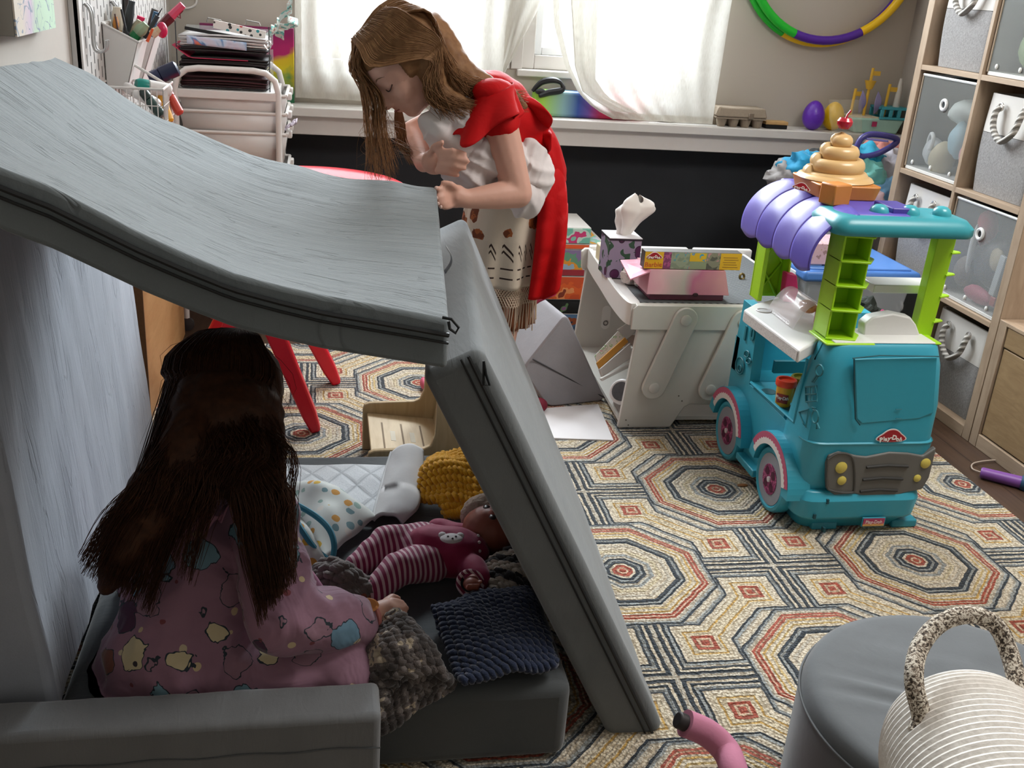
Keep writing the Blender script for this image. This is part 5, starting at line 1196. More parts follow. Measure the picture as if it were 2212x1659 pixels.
MB().tube([cz+V((0, 0, .01)), cz+V((.003, 0, .02)), cz+V((.010, 0, .03))], .0025, 6).build('stem', M('#a3152a', .4), ck_)
logo(P(1731, 406, Y=2.205), .036, (.88, -.45, -.12), (-.45, -.85, .2), tk, 'badge')
# two modelling-dough cans on the can shelf
def can_(px, py, lab, cap, lid, txt, dy=0.):
    c = P(px, py, Z=.2735); c.z = .2728
    t = thing('dough_can', tuple(c), lab, 'can')
    MB().lathe([(.0185, 0), (.0195, .002), (.0235, .058), (.0235, .060)], c, seg=32).build('tub', M(cap, .4, var=.03), t)
    MB().lathe([(.0265, .056), (.0275, .058), (.0275, .070), (.026, .073), (.021, .073), (.020, .068), (.002, .068)], c, seg=32).build('lid', M(lid, .35), t)
    if txt:
        def lab_(u, v): a_ = R(-100+90*(u)-75); r_ = .0188+.0047*((v*.026+.012)/.058)+.0008; return c+V((r_*math.cos(a_), r_*math.sin(a_), .012+.026*v-.004*abs(u-.5)))
        MB().grid(lab_, 14, 5).build('label', M('#8e2a22', .5), t)
        for i, ch_ in enumerate('Play-Doh'):
            a_ = R(-168+i*11.2); r_ = .0226; n_ = V((math.cos(a_), math.sin(a_), -.08)); text(ch_, .0125, frame(c+V((r_*n_.x, r_*n_.y, .026)), (-n_.y, n_.x, 0), n_), M('#e8e2da', .5), 'lettering', t, .0004, bold=.0002)
    return t
can_(1690, 874, 'yellow dough can with orange red lid standing in the truck window', '#d79f1c', '#e2401a', True)
can_(1722, 868, 'olive yellow dough can behind the red lidded one', '#a88a1d', '#8f8a1c', False)
# ================================================================ white activity desk
dw = M('#c9c6bf', .45, var=.02); dw2 = M('#d6d3ce', .4, var=.02)
DY, DT = 2.722, .018
dk_t = thing('activity_desk', (1.25, 3.0, .011), 'white low activity desk with ribbed dark top beside the truck', 'desk')
def poly(px, Y): return [P(a, b, Y=Y) for a, b in px]
side = poly(((1366, 672), (1376, 658), (1400, 655), (1640, 662)), DY)
DZ = side[1].z; xl = side[0].x
pts = [V((xl, DY, DZ-.012)), V((xl+.012, DY, DZ)), V((xl+.6, DY, DZ)), V((xl+.6, DY, .10)), P(1600, 876, Y=DY), P(1490, 874, Y=DY), P(1478, 880, Y=DY), P(1446, 931, Y=DY), P(1334, 930, Y=DY), P(1378, 712, Y=DY), P(1366, 710, Y=DY)]
for p in pts: p.z = max(p.z, .012)
def mesh_side(Y0, nm): 
    MB().prism([V((p.x, Y0, p.z)) for p in pts], (0, DT, 0)).build(nm, dw, dk_t, bevel=.003)
mesh_side(DY, 'side_panel'); FY = 3.36; mesh_side(FY, 'side_panel')
zz = P(1500, 712, Y=DY).z
MB().prism([V((xl, DY-.008, DZ-.012)), V((xl+.012, DY-.008, DZ)), V((xl+.6, DY-.008, DZ)), V((xl+.6, DY-.008, zz-.0)), V((xl+.0, DY-.008, zz))], (0, .008, 0)).build('top_rail', dw, dk_t, bevel=.002)
def brace(x0, y0, x1, y1):
    A, B = P(x0, y0, Y=DY-.02), P(x1, y1, Y=DY-.02); d = (B-A).normalized(); s_ = V((-d.z, 0, d.x)); r = .037
    o = []
    a0 = math.atan2(s_.z, s_.x)
    for i in range(13): a = a0+math.pi*i/12; o.append(A+V((r*math.cos(a), 0, r*math.sin(a))))
    for i in range(13): a = a0+math.pi+math.pi*i/12; o.append(B+V((r*math.cos(a), 0, r*math.sin(a))))
    b = MB().prism(o, (0, .012, 0)).build('brace', dw, dk_t, bevel=.0025)
    for p in (A, B): MB().lathe([(.0165, 0), (.0165, .003), (.013, .005), (.002, .005)], p, ax=(0, -1, 0), seg=24).build('screw_cap', M('#cfccc6', .35), b)
brace(1482, 692, 1413, 838); brace(1606, 697, 1535, 842)
for q in ((1385, 668), (1377, 693), (1512, 670), (1466, 855), (1473, 866), (1352, 907), (1357, 918)):
    c = P(*q, Y=DY); MB().lathe([(.0022, 0), (.0022, .001)], (c.x, DY-.0005, c.z), ax=(0, -1, 0), seg=10).build('screw_hole', M('#5a544c', .7), dk_t)
# curved white top with ribbed mat
zT = DZ-.004
curve = [P(a, b, Z=zT) for a, b in ((1368, 662), (1350, 650), (1325, 620), (1302, 585), (1285, 560), (1270, 535))]
sc = spline(curve, 20)
top = [V((p.x, p.y, zT)) for p in sc]
top = [V((xl, DY+.002, zT))]+[p for p in top if p.y < FY and p.y > DY+.01]+[V((top[-1].x, FY, zT)), V((xl+.6, FY, zT)), V((xl+.6, DY+.002, zT))]
MB().prism([p-V((0, 0, .02)) for p in top], (0, 0, .02)).build('desktop', dw2, dk_t, bevel=.004)
lip = [p for p in top[1:-3]]
MB().loft([[p+V((-.004, 0, -.06)), p+V((.010, 0, -.06)), p+V((.010, 0, .006)), p+V((-.004, 0, .006))] for p in top[:-2]]).build('curved_apron', dw2, dk_t, bevel=.003)
rib = Mat('ribbed_mat', '#4b4e50', .6, var=0); x, y, z = rib.xyz(); rv = ((x*.55+y*.84)*520.).sin(); rib.col(rib.mix(rv*.5+.5, '#35383a', '#6d7173')); rib.bump(rv, .5, .003)
mt = [V((xl+.03, DY+.03, zT))]+[p+V((.045, 0, 0)) for p in top[2:-3] if DY+.05 < p.y < FY-.06]+[V((top[-3].x+.05, FY-.04, zT)), V((xl+.58, FY-.04, zT)), V((xl+.58, DY+.03, zT))]
MB().prism(mt, (0, 0, .003)).build('ribbed_mat', rib, dk_t)
for x0, x1 in ((0, .36), (.38, .6)): MB().bb((top[-3].x+.0+x0, FY-.006, zT-.03), (top[-3].x+x1, FY+.02, zT+.014)).build('back_rail', dw2, dk_t, bevel=.005)
# oval slot on the far panel, lower shelf
c = P(1309, 686, Y=FY); MB().prism([V((c.x+.016*math.cos(a)*1., FY-.001, c.z+(.028 if math.sin(a) > 0 else -.028)+.016*math.sin(a))) for a in [2*math.pi*i/24 for i in range(24)]], (0, .002, 0)).build('oval_slot', M('#dedbd6', .4), dk_t)
MB().ring((c.x, FY-.003, c.z-.02), .008, .002, ax=(0, -1, 0), n=16).build('slot_bolt', M('#77736e', .4, metal=.5), dk_t)
sa, sb, sc_, sd = P(1335, 892, Y=DY+.06), P(1302, 818, Y=DY+.16), None, None
MB().loft([[V((xl-.0, DY+DT, .03)), V((xl+.5, DY+DT, .03)), V((xl+.5, FY, .03)), V((xl+.02, FY, .03))], [V((xl, DY+DT, .042)), V((xl+.5, DY+DT, .042)), V((xl+.5, FY, .042)), V((xl+.02, FY, .042))]]).build('lower_shelf', dw, dk_t)
def tbox(pxs, Y, th, col, nm, lab, cat, m=None, up=None):
    q = [P(a, b, Y=yy) for (a, b), yy in zip(pxs, Y)]; n_ = (q[1]-q[0]).cross(q[3]-q[0]).normalized(); n_ = n_ if n_.y > 0 else -n_
    return MB().prism(q, n_*th).build(nm, m or M(col, .6, var=.04), label=lab, cat=cat, bevel=.002)
bkm = Mat('book_cover', '#d8d3cc', .5, var=0); x, y, z = bkm.xyz(); bn = bkm.noise(60, 2)
bkm.col(bkm.ramp(bn, [(0, '#d2ccc4'), (.55, '#8fae7c'), (.6, '#d6cfc7'), (.68, '#b56f76'), (.72, '#d6cfc7')]))
tbox(((1284, 768), (1335, 714), (1352, 732), (1291, 785)), (2.92, 2.96, 2.94, 2.90), .012, '', 'picture_book', 'white book with small coloured drawings leaning under the desk', 'book', bkm)
tbox(((1289, 783), (1350, 728), (1358, 738), (1295, 797)), (2.89, 2.93, 2.92, 2.88), .012, '#c98f3a', 'orange_book', 'orange edged book below the white one under the desk', 'book')
tbox(((1296, 797), (1362, 740), (1366, 772), (1302, 814)), (2.87, 2.91, 2.89, 2.86), .02, '#cbc7c2', 'white_box', 'plain white box lying under the books', 'box')
tbox(((1332, 712), (1366, 690), (1374, 716), (1352, 735)), (3.0, 3.0, 2.98, 2.98), .01, '#bfbab4', 'grey_booklet', 'pale grey booklet at the back of the desk shelf', 'book')
tbox(((1298, 818), (1362, 786), (1364, 792), (1301, 824)), (2.84, 2.88, 2.88, 2.84), .01, '#d5d2cc', 'shelf_strip', 'white strip edge under the white box', 'strip')
c = P(1338, 838, Y=2.82)
wt_ = thing('toy_drum', (c.x+.02, 2.82, .043), 'white round printed toy drum under the desk', 'toy')
MB().lathe([(.035, 0), (.04, .004), (.04, .05), (.035, .054)], (c.x+.02, 2.8, .09), ax=(-.6, -.7, .5), seg=32).build('drum', M('#cfcccb', .4), wt_)
MB().lathe([(.03, .054), (.03, .056)], (c.x+.02, 2.8, .09), ax=(-.6, -.7, .5), seg=24).build('printed_disc', Mat('disc_print', '#4a4a4e', .5, var=.6, vs=60).mat, wt_)
MB().bb((c.x-.01, 2.76, .0425), (c.x+.05, 2.84, .07)).build('base', M('#8d8783', .5), wt_, bevel=.004)
# ---- on the desk top
zt = zT+.0035
t0, t1 = P(1309, 601, Z=zt), P(1380, 605, Z=zt); tw_ = t1.x-t0.x
tb = thing('tissue_box', ((t0.x+t1.x)/2, t0.y+tw_/2, zt), 'tall tissue box printed with plums on the white desk', 'tissue box')
plum = Mat('plum_print', '#8f7f97', .5, var=0); vn = plum.vor(22); dd = T(plum.nt, vn.outputs['Distance']); lf = plum.noise(26, 1, dist=1.)
plum.col(plum.mix(dd.lt(.36), plum.mix(lf.gt(.56), '#8b7c93', '#2b4a36'), plum.mix(dd.lt(.31), '#2a0f28', '#4a1742')))
hh = P(1312, 515, Y=t0.y).z-zt
MB().bb((t0.x, t0.y, zt), (t1.x, t0.y+tw_, zt+hh)).build('carton', plum, tb, bevel=.002)
MB().bb((t0.x-.001, t0.y-.001, zt+hh), (t1.x+.001, t0.y+tw_+.001, zt+hh+.002)).build('top_film', M('#d5d3d6', .3), tb)
MB().bb((t0.x-.0012, t0.y-.0012, zt+hh-.006), (t1.x+.0012, t0.y+tw_+.0012, zt+hh)).build('dark_edge', M('#1c1420', .5), tb)
tcx, tcy = (t0.x+t1.x)/2, t0.y+tw_/2; tis = M('#dcd5d0', .9, var=.02)
def tissue(u, v):
    a = u*2*math.pi; prof_ = interp([(0, .018), (.2, .026), (.45, .040), (.7, .053), (.88, .046), (1, .014)], v)
    rx = prof_*(1+.35*math.sin(3*a+2*v)+.18*mnoise.noise(V((math.cos(a)*2, math.sin(a)*2, v*4)))); lean = .035*v
    return V((tcx+.004+lean+rx*math.cos(a)*1.0, tcy+.55*rx*math.sin(a), zt+hh-.004+.124*v-.03*max(0, v-.85)*math.cos(a)+.012*v*math.sin(2*a)))
MB().grid(tissue, 48, 22, wrapu=True).build('tissue', tis, tb, angle=50)
def crump(px, py, r, lab, sd):
    c = P(px, py, Z=zt); mb = MB().sph(c+V((0, 0, r[2]*.8)), r, 30, n=22)
    mb.v = [p+(p-c)*(.5*abs(mnoise.noise(p*38+V((sd, 0, 0))))-.12+.3*mnoise.noise(p*75)) for p in mb.v]
    for p in mb.v: p.z = max(p.z, zt+.0005)
    mb.build('crumpled_tissue', tis, label=lab, cat='tissue', flat=True)
crump(1362, 612, (.035, .028, .03), 'crumpled white tissue in front of the tissue box', 1)
crump(1390, 620, (.032, .03, .022), 'second crumpled tissue against the pink mailer box', 5)
# pink mailer box
pkm = Mat('pink_gradient_card', '#c77', .45, var=0); x, y, z = pkm.xyz(); pn_ = pkm.noise(7, 2)
pkm.col(pkm.ramp((x*4.+.5).abs()*.5+pn_*.6-.05, [(0, '#b5607c'), (.3, '#c79aa0'), (.5, '#a39a96'), (.62, '#a8587c'), (.8, '#bd8187'), (1, '#c492a0')], const=False))
a, b = P(1398, 650, Z=zt), P(1572, 652, Z=zt); pmz = P(1410, 598, Y=a.y-.01).z
pk = thing('mailer_box', ((a.x+b.x)/2, a.y+.06, zt), 'shiny pink mailer box with open flap on the white desk', 'box')
yb0, yb1 = a.y+.012, min(a.y+.17, FY-.08); LZ = pmz+.012
MB().bb((a.x+.01, yb0, zt), (b.x-.012, yb1, zt+.03)).build('tray', M('#6e3147', .5, var=.15), pk, bevel=.002)
MB().loft([[V((a.x-.004, yb0-.012, zt+.02)), V((b.x+.0, yb0-.012, zt+.02)), V((b.x+.0, yb1, zt+.02)), V((a.x-.004, yb1, zt+.02))], [V((a.x+.005, yb0+.012, LZ)), V((b.x-.012, yb0+.012, LZ)), V((b.x-.012, yb1-.01, LZ)), V((a.x+.005, yb1-.01, LZ))]]).build('lid', pkm, pk, bevel=.0015)
MB().loft([[V((a.x+.004, yb0+.0, LZ-.004)), V((a.x+.004, yb1-.03, LZ-.004)), V((a.x+.004, yb1-.03, LZ)), V((a.x+.004, yb0+.0, LZ))], [V((a.x-.055, yb0-.0, LZ-.03)), V((a.x-.05, yb1-.02, LZ-.01)), V((a.x-.05, yb1-.02, LZ-.006)), V((a.x-.055, yb0-.0, LZ-.026))]]).build('side_flap', M('#d08c9f', .4, var=.1), pk)
MB().sph(((a.x*.42+b.x*.58), yb0-.012, zt+.021), (.009, .002, .006)).build('notch', M('#2f0d1b', .7), pk)
# craft box on top
cbm = M('#d7a31d', .45, var=.03)
a, b = P(1386, 577, Y=yb0+.04), P(1593, 577, Y=yb0+.04); hz = .052
bz0 = LZ+.001; y0, y1 = yb0+.02, yb0+.06
bx_ = thing('craft_box', ((a.x+b.x)/2, y0, bz0), 'long yellow ended craft box with printed side on the mailer box', 'box')
MB().bb((a.x, y0, bz0), (b.x, y1, bz0+hz)).build('carton', M('#3f3a33', .5), bx_, bevel=.001)
L_b = b.x-a.x
def panel(t0, t1, z0, z1, m_, nm, e=.0008): return MB().bb((a.x+L_b*t0, y0-e, bz0+hz*z0), (a.x+L_b*t1, y0, bz0+hz*z1)).build(nm, m_, bx_)
def prt(nm, stops, sc): 
    q_ = Mat(nm, '#fff', .5, var=0); n_ = q_.noise(sc, 1); q_.col(q_.ramp(n_, stops)); return q_
g0 = panel(0, .19, .02, .98, cbm, 'yellow_end'); panel(.19, .27, .02, .98, prt('print_pink', [(0, '#7d3a63'), (.5, '#a8517f'), (.6, '#6f2f55')], 60), 'printed_panel')
panel(.27, .47, .02, .98, prt('print_scene_a', [(0, '#7e8573'), (.45, '#8e9480'), (.6, '#5f8f9a'), (.66, '#b57a74')], 50), 'printed_panel'); panel(.47, .64, .02, .98, M('#8a8f73', .5, var=.12), 'printed_panel'); panel(.46, .63, .48, .96, prt('print_yellow', [(0, '#d2a41f'), (.56, '#3f8fb0'), (.63, '#b07a96'), (.7, '#d2a41f')], 60), 'product_window', .0012)
panel(.64, .78, .02, .98, prt('print_doll', [(0, '#57524a'), (.45, '#837c6c'), (.6, '#b77f86')], 45), 'printed_panel'); g1 = panel(.78, 1., .02, .98, cbm, 'yellow_end')
logo(V((a.x+L_b*.095, y0-.001, bz0+hz*.70)), .042, (1, 0, 0), (0, -1, 0), bx_)
text('Barbie', .021, frame((a.x+L_b*.095, y0-.0012, bz0+hz*.24), (1, .0, .03), (0, -1, 0)), M('#c2542a', .5), 'lettering', g0, .0004)
for k in range(5): panel(.81+.01*(k % 2), .97-.012*(k % 3), .16+.14*k, .20+.14*k, M('#9a6a1c', .5), 'print_line', .0012)
# wooden blocks behind the tissue box
cb1, cb2 = P(1292, 572, Z=zt), P(1398, 540, Z=zt)
bw = M('#cdbf9c', .6, var=.06)
MB().bb((cb1.x+.012, cb1.y, zt), (cb1.x+.045, cb1.y+.09, zt+.055)).build('wooden_block', bw, label='cream wooden block left of the tissue box', cat='block', bevel=.004)
MB().bb((t1.x+.012, cb1.y+.10, zt), (t1.x+.075, cb1.y+.15, zt+.05)).build('wooden_block', bw, label='cream wooden block right of the tissue box', cat='block', bevel=.004)
bd_ = P(1602, 602, Z=zt); MB().ring(bd_+V((0, 0, .007)), .009, .004, ax=(.3, -1, .2), n=16).build('bead_charm', M('#6b5a30', .35, metal=.6), label='small brass bead charm on the ribbed desk top', cat='bead')
# ================================================================ game boxes against the chalkboard
stack = [ # height, x0,x1, front stops, label, top colour
 (.070, .63, 1.01, [(0, '#47627f'), (.45, '#5d82a8'), (.56, '#a35a35'), (.64, '#2d3c58')], 'blue puzzle box, lowest of the game stack', '#566'),
 (.055, .60, 1.03, [(0, '#0c0c0e'), (.6, '#131315'), (.66, '#5d7f54'), (.72, '#8a5a86')], 'black flower kit box, second from bottom of the game stack', '#111'),
 (.095, .58, 1.02, [(0, '#c0491c'), (.5, '#d0581f'), (.6, '#dc8a52'), (.66, '#7d2f18')], 'orange game box in the middle of the stack', '#c84'),
 (.105, .60, .985, [(0, '#7d6a90'), (.4, '#5f8f72'), (.52, '#d18a24'), (.6, '#8fa6b8')], 'dinosaur game box with green and orange creatures in the stack', '#ccd'),
 (.022, .60, 1.06, [(0, '#d9551f'), (.5, '#d9551f')], 'flat orange rimmed game box, second from top of the stack', None),
 (.062, .66, .995, [(0, '#6fb3a0'), (.52, '#b8d1c4'), (.6, '#c2306c'), (.7, '#7fb9a6')], 'small teal and pink boxed toy on top of the game stack', '#8bb')]
z_ = .001; GY = 3.66
for i, (h_, x0, x1, st, lab, tc_c) in enumerate(stack):
    t = thing('game_box', ((x0+x1)/2, GY+.13, z_), lab, 'game box')
    MB().bb((x0, GY+.003*(i % 2), z_), (x1, GY+.30-.01*i, z_+h_-.001)).build('carton', M('#b9b3ad' if i != 1 else '#1a1a1c', .5, var=.05), t, bevel=.0015)
    q_ = Mat('game_print', '#888', .45, var=0); n_ = q_.noise(16 if h_ > .05 else 4, 2); q_.col(q_.ramp(n_, st))
    MB().bb((x0+.003, GY-.0012, z_+.003), (x1-.003, GY+.003*(i % 2), z_+h_-.004)).build('printed_front', q_, t)
    if i == 3:
        MB().bb((x0+.003, GY-.002, z_+.003), (x1-.003, GY-.001, z_+.026)).build('red_band', M('#8f1f2c', .5), t)
    if i == 4:
        q_ = Mat('game_top_print', '#888', .45, var=0); n_ = q_.noise(13, 2); q_.col(q_.ramp(n_, [(0, '#5f86a8'), (.45, '#d7932b'), (.53, '#7fb09c'), (.62, '#b9b4c4')])); MB().bb((x0+.012, GY+.01, z_+h_-.0008), (x1-.012, GY+.27, z_+h_+.0006)).build('printed_top', q_, t)
    z_ += h_
# ================================================================ blankets on the base pad
def quadS(c, bulge=.02, amp=.006, sc=14, seed=0):
    q = [P(a, b, Z=z_) for a, b, z_ in c]
    def S(u, v):
        p = q[0].lerp(q[1], u).lerp(q[3].lerp(q[2], u), v)
        p = p+V((0, 0, bulge*math.sin(math.pi*min(1, max(0, u)))**.6*math.sin(math.pi*min(1, max(0, v)))**.6+amp*mnoise.noise(V((u*3+seed, v*3, seed)))))
        return p
    return S
def nrmS(S, u, v, e=.01):
    n = (S(u+e, v)-S(u-e, v)).cross(S(u, v+e)-S(u, v-e)); n = n.normalized() if n.length > 1e-9 else V((0, 0, 1))
    return n if n.z > -.2 else -n
def knit(name, S, rows, cols, r, mat, label, cat='blanket', back=True, ph=0.):
    mb = MB()
    if back: mb.grid(lambda u, v: S(u, v)-nrmS(S, u, v)*r*.5, 30, 30)
    for j in range(rows):
        pts = []
        n_ = cols*7
        for i in range(n_+1):
            u = i/n_; a = 2*math.pi*cols*u+ph*j
            v = (j+.5)/rows+(.46/rows)*math.sin(a)
            uu = min(1, max(0, u+(.20/cols)*math.sin(2*a))); vv = min(1, max(0, v))
            pts.append(S(uu, vv)+nrmS(S, uu, vv)*(r*.75*math.cos(a)+r*.5+r*.3*mnoise.noise(V((u*9, j*3.1, 1)))))
        mb.tube(pts, r, 6)
    return mb.build(name, mat, label=label, cat=cat, angle=180)
def yarn(name, c, v_=.2): return Mat(name, c, .9, var=v_, vs=60, sheen=.35, bump=.5, bs=500)
qm = Mat('quilted_white', '#d9dcde', .9, var=0, sheen=.2); x, y, z = qm.xyz()
qa, qb = ((x+y*.6)*15.).frac(), ((x*1.-y*.6)*15.).frac()
ql = (qa-.5).abs().min((qb-.5).abs()); fn_ = qm.noise(350, 2)
qm.col(qm.mix(ql.m('MULTIPLY', 14., clamp=True), '#b9bdc1', qm.mix(fn_, '#b9bec3', '#eceef0'))); qm.bump(ql.m('MULTIPLY', 6., clamp=True)*.8+fn_*.25, .7, .006)
qt = thing('quilted_mat', tuple(P(720, 1050, Z=.168)), 'white quilted mat with one corner folded back beside the wooden chair', 'mat')
S1 = quadS(((470, 1003, .18), (872, 1008, .175), (806, 1120, .178), (540, 1070, .178)), .012, .006)
MB().grid(S1, 40, 24).build('quilted_side', qm, qt, solid=.008, angle=180)
f0 = [P(880, 975, Z=.225), P(908, 980, Z=.20), P(912, 1030, Z=.20), P(903, 1085, Z=.18), P(880, 1125, Z=.176)]
f1 = [P(835, 1000, Z=.20), P(850, 985, Z=.225)]
qe = [P(*q, Z=z_) for q, z_ in (((845, 982), .21), ((833, 1020), .195), ((822, 1060), .19), ((812, 1095), .186), ((806, 1125), .18))]
qr_ = [P(*q, Z=z_) for q, z_ in (((912, 974), .215), ((914, 1020), .21), ((908, 1065), .20), ((900, 1100), .195), ((868, 1132), .18))]
ea, eb = spline(qe, 24), spline(qr_, 24)
fold = lambda u, v: ea[int(v*23)].lerp(eb[int(v*23)], u)+V((0, 0, .020*math.sin(math.pi*u)**.7+.004*mnoise.noise(V((u*3, v*6, 2)))))
MB().grid(fold, 20, 24).build('folded_corner', Mat('quilt_back', '#c9c8c8', .85, var=.03, vs=30, bump=.3, bs=30), qt, solid=.008, angle=180)
MB().tube([p+V((0, 0, .006)) for p in ea], .0035, 6).build('binding', M('#cfd0d1', .8), qt)
pm_ = Mat('animal_print', '#d9d8d2', .9, var=0, sheen=.2); v1 = pm_.vor(38); d1 = T(pm_.nt, v1.outputs['Distance']); cs = pm_.nt.nodes.new('ShaderNodeSeparateColor'); pm_.nt.links.new(v1.outputs['Color'], cs.inputs[0])
wn = pm_.noise(60, 2); pm_.col(pm_.mix((d1+wn*.25).lt(.50), '#cfd2cd', pm_.ramp(T(pm_.nt, cs.outputs[0]), [(0, '#cfd2cd'), (.25, '#d0a83d'), (.42, '#8fa9a0'), (.6, '#d9d4cb'), (.7, '#c9903f'), (.82, '#6f8f95')])))
pb_ = thing('printed_blanket', tuple(P(690, 1120, Z=.168)), 'white baby blanket with yellow and grey print and teal edging', 'blanket')
S2 = quadS(((595, 1050, .20), (705, 1052, .205), (815, 1118, .185), (700, 1205, .19)), .045, .014, seed=3)
MB().grid(S2, 34, 34).build('cloth', pm_, pb_, solid=.006, angle=180)
S3 = quadS(((590, 1150, .24), (640, 1105, .26), (716, 1238, .18), (690, 1262, .176)), .03, .008, seed=9)
MB().grid(S3, 20, 30).build('cloth', pm_, pb_, solid=.006, angle=180)
trm = M('#2f7f94', .7, sheen=.2)
for pts, r in ((((607, 1078, .27), (640, 1090, .27), (685, 1117, .255), (712, 1145, .24), (722, 1178, .22), (718, 1208, .195)), .006), (((606, 1085, .275), (630, 1110, .27), (655, 1150, .25), (680, 1185, .22), (705, 1206, .195)), .006)):
    MB().tube(spline([P(a, b, Z=z_+.004) for a, b, z_ in pts], 40), r, 8).build('edging', trm, pb_)
S4 = quadS(((600, 1185, .26), (632, 1195, .26), (724, 1312, .19), (690, 1330, .19)), .02, .004, seed=4)
pkf = thing('pink_doll_blanket', tuple(P(680, 1290, Z=.17)), 'folded pink cloth with pale blue edge in front of the seated girl', 'cloth')
MB().grid(S4, 14, 24).build('cloth', M('#b87c97', .85, var=.1, vs=30), pkf, solid=.01, angle=180)
MB().tube([S4(1, i/20)+V((0, 0, .006)) for i in range(21)], .004, 6).build('edging', M('#9db9c4', .7), pkf)
knit('mustard_knit', quadS(((922, 998, .235), (1012, 982, .25), (1060, 1098, .215), (905, 1080, .19)), .035, .02, seed=1), 12, 13, .0072, yarn('mustard_yarn', '#e2a312'), 'crumpled mustard yellow chunky knit blanket beside the leaning pad', ph=.6)
knit('mustard_fold', quadS(((945, 1080, .20), (1048, 1085, .205), (1045, 1118, .19), (965, 1116, .18)), .012, .008, seed=6), 4, 12, .007, bpy.data.materials['mustard_yarn'], 'lower fold of mustard knit lying by the doll hat', ph=.5)
knit('navy_knit', quadS(((932, 1318, .195), (1138, 1275, .20), (1205, 1440, .195), (1000, 1478, .195)), .03, .014, seed=2), 17, 14, .0062, yarn('navy_yarn', '#17243f'), 'navy blue chunky knit blanket folded at the front of the base', ph=.35)
ga, gb, gc_, gd_ = P(775, 1400, Z=.21), P(862, 1322, Z=.275), P(985, 1478, Z=.185), P(822, 1585, Y=1.315)
def Sg(u, v):
    p = ga.lerp(gb, u).lerp(gd_.lerp(gc_, u), v); k = math.sin(math.pi*v)
    return p+V((0, -.03*k, .055*k*math.sin(math.pi*(.15+.8*u))))+V((0, 0, .01*mnoise.noise(V((u*3, v*3, 8)))))
ym = yarn('marled_yarn', '#5b5350', .25); yn = ym.noise(30, 2, dist=.6); ym.col(ym.ramp(yn, [(0, '#393331'), (.45, '#544c49'), (.56, '#6d6561'), (.63, '#b8aa95'), (.7, '#5a524e')]))
knit('marled_knit', Sg, 15, 10, .0085, ym, 'thick grey and cream knit blanket held by the seated girl', ph=.4)
knit('grey_knit', quadS(((668, 1245, .20), (720, 1228, .21), (812, 1278, .195), (735, 1318, .18)), .03, .015, seed=5), 7, 8, .008, yarn('taupe_yarn', '#6f6661'), 'taupe chunky knit heap by the doll feet', ph=.5)
stm = yarn('striped_yarn', '#9a8f80'); x, y, z = stm.xyz(); stm.col(stm.mix(((y*1.+x*.4)*150.).sin().gt(.2), '#a3978a', '#171416'))
knit('striped_knit', quadS(((1050, 1225, .20), (1105, 1195, .215), (1150, 1270, .195), (1060, 1292, .185)), .02, .008, seed=7), 6, 7, .0075, stm, 'cream and black striped knit under the doll shoulder', ph=.2)

# ================================================================ doll
skin_d = Mat('doll_skin', '#8a4a38', .5, var=.04, sub=.1)
dl = thing('baby_doll', tuple(P(930, 1220, Z=.168)), 'baby doll in magenta top and striped trousers lying on the base pad', 'doll')
HD = P(1062, 1142, Z=.225)
mb = MB(); mb.sph(HD, (.062, .052, .05)); mb.sph(HD+V((-.006, -.012, .03)), (.03, .022, .022))
nx = P(1020, 1190, Z=.205); CH = P(985, 1195, Z=.205); HP = P(918, 1190, Z=.20)
limb(mb, [(HD, .02), (nx, .022), (CH, .04), (HP, .036)])
for h, k, a, f in (((905, 1172), (838, 1168), (768, 1228), (745, 1238)), ((920, 1218), (860, 1228), (808, 1280), (782, 1287))):
    limb(mb, [(P(*h, Z=.195), .026), (P(*k, Z=.215), .022), (P(*a, Z=.19), .016)]); A = P(*a, Z=.188); F = P(*f, Z=.195)
    limb(mb, [(A, .016), (F, .013)]); d = (F-A).normalized(); sd = V((-d.y, d.x, 0))
    for t in range(5): p = F+sd*(t-2)*.0058+d*.008; mb.sph(p+V((0, 0, .004)), .0042, 8, n=6)
sh1, el1, ha1 = P(1020, 1228, Z=.205), P(1035, 1250, Z=.205), P(1016, 1260, Z=.215)
limb(mb, [(sh1, .018), (el1, .016), (ha1, .013)]); sh2, el2 = P(1000, 1158, Z=.205), P(945, 1146, Z=.20); limb(mb, [(sh2, .018), (el2, .015)])
hp_c = ha1
mb.sph(hp_c+V((0, -.008, .004)), (.016, .016, .012))
for t in range(4):
    b = hp_c+V((-.009+.006*t, -.020, .004)); limb(mb, [(b, .0042), (b+V((0, -.011, .005)), .004), (b+V((.001, -.012, .013)), .0036)], 8)
limb(mb, [(hp_c+V((.014, -.004, .006)), .0045), (hp_c+V((.018, -.014, .011)), .004)], 8)
e_ = HD+V((-.02, -.012, .042)); mb.sph(e_+V((.018, -.012, .006)), .010, 10); 
blobj('body', mb, skin_d, dl, voxel=.0032, smooth=3, fn=lambda p, n: V((p.x, p.y, max(p.z, .1715))))
for o in ((.0, .016), (.012, -.022)): MB().sph(HD+V((-.012+o[0]*.5, o[1]-.012, .047)), (.008, .010, .004), 10).build('eye', M('#24130f', .3), dl)
MB().tube([HD+V((.028, -.026, .036)), HD+V((.031, -.014, .042)), HD+V((.030, -.002, .042))], .003, 6).build('mouth', M('#6b2425', .5), dl)
mb = MB(); limb(mb, [(nx+V((.0, 0, 0)), .036), (CH, .052), (P(948, 1195, Z=.2), .056), (P(928, 1195, Z=.198), .058)]); limb(mb, [(sh1, .028), (el1, .026)]); limb(mb, [(P(1010, 1160, Z=.205), .028), (el2, .025)])
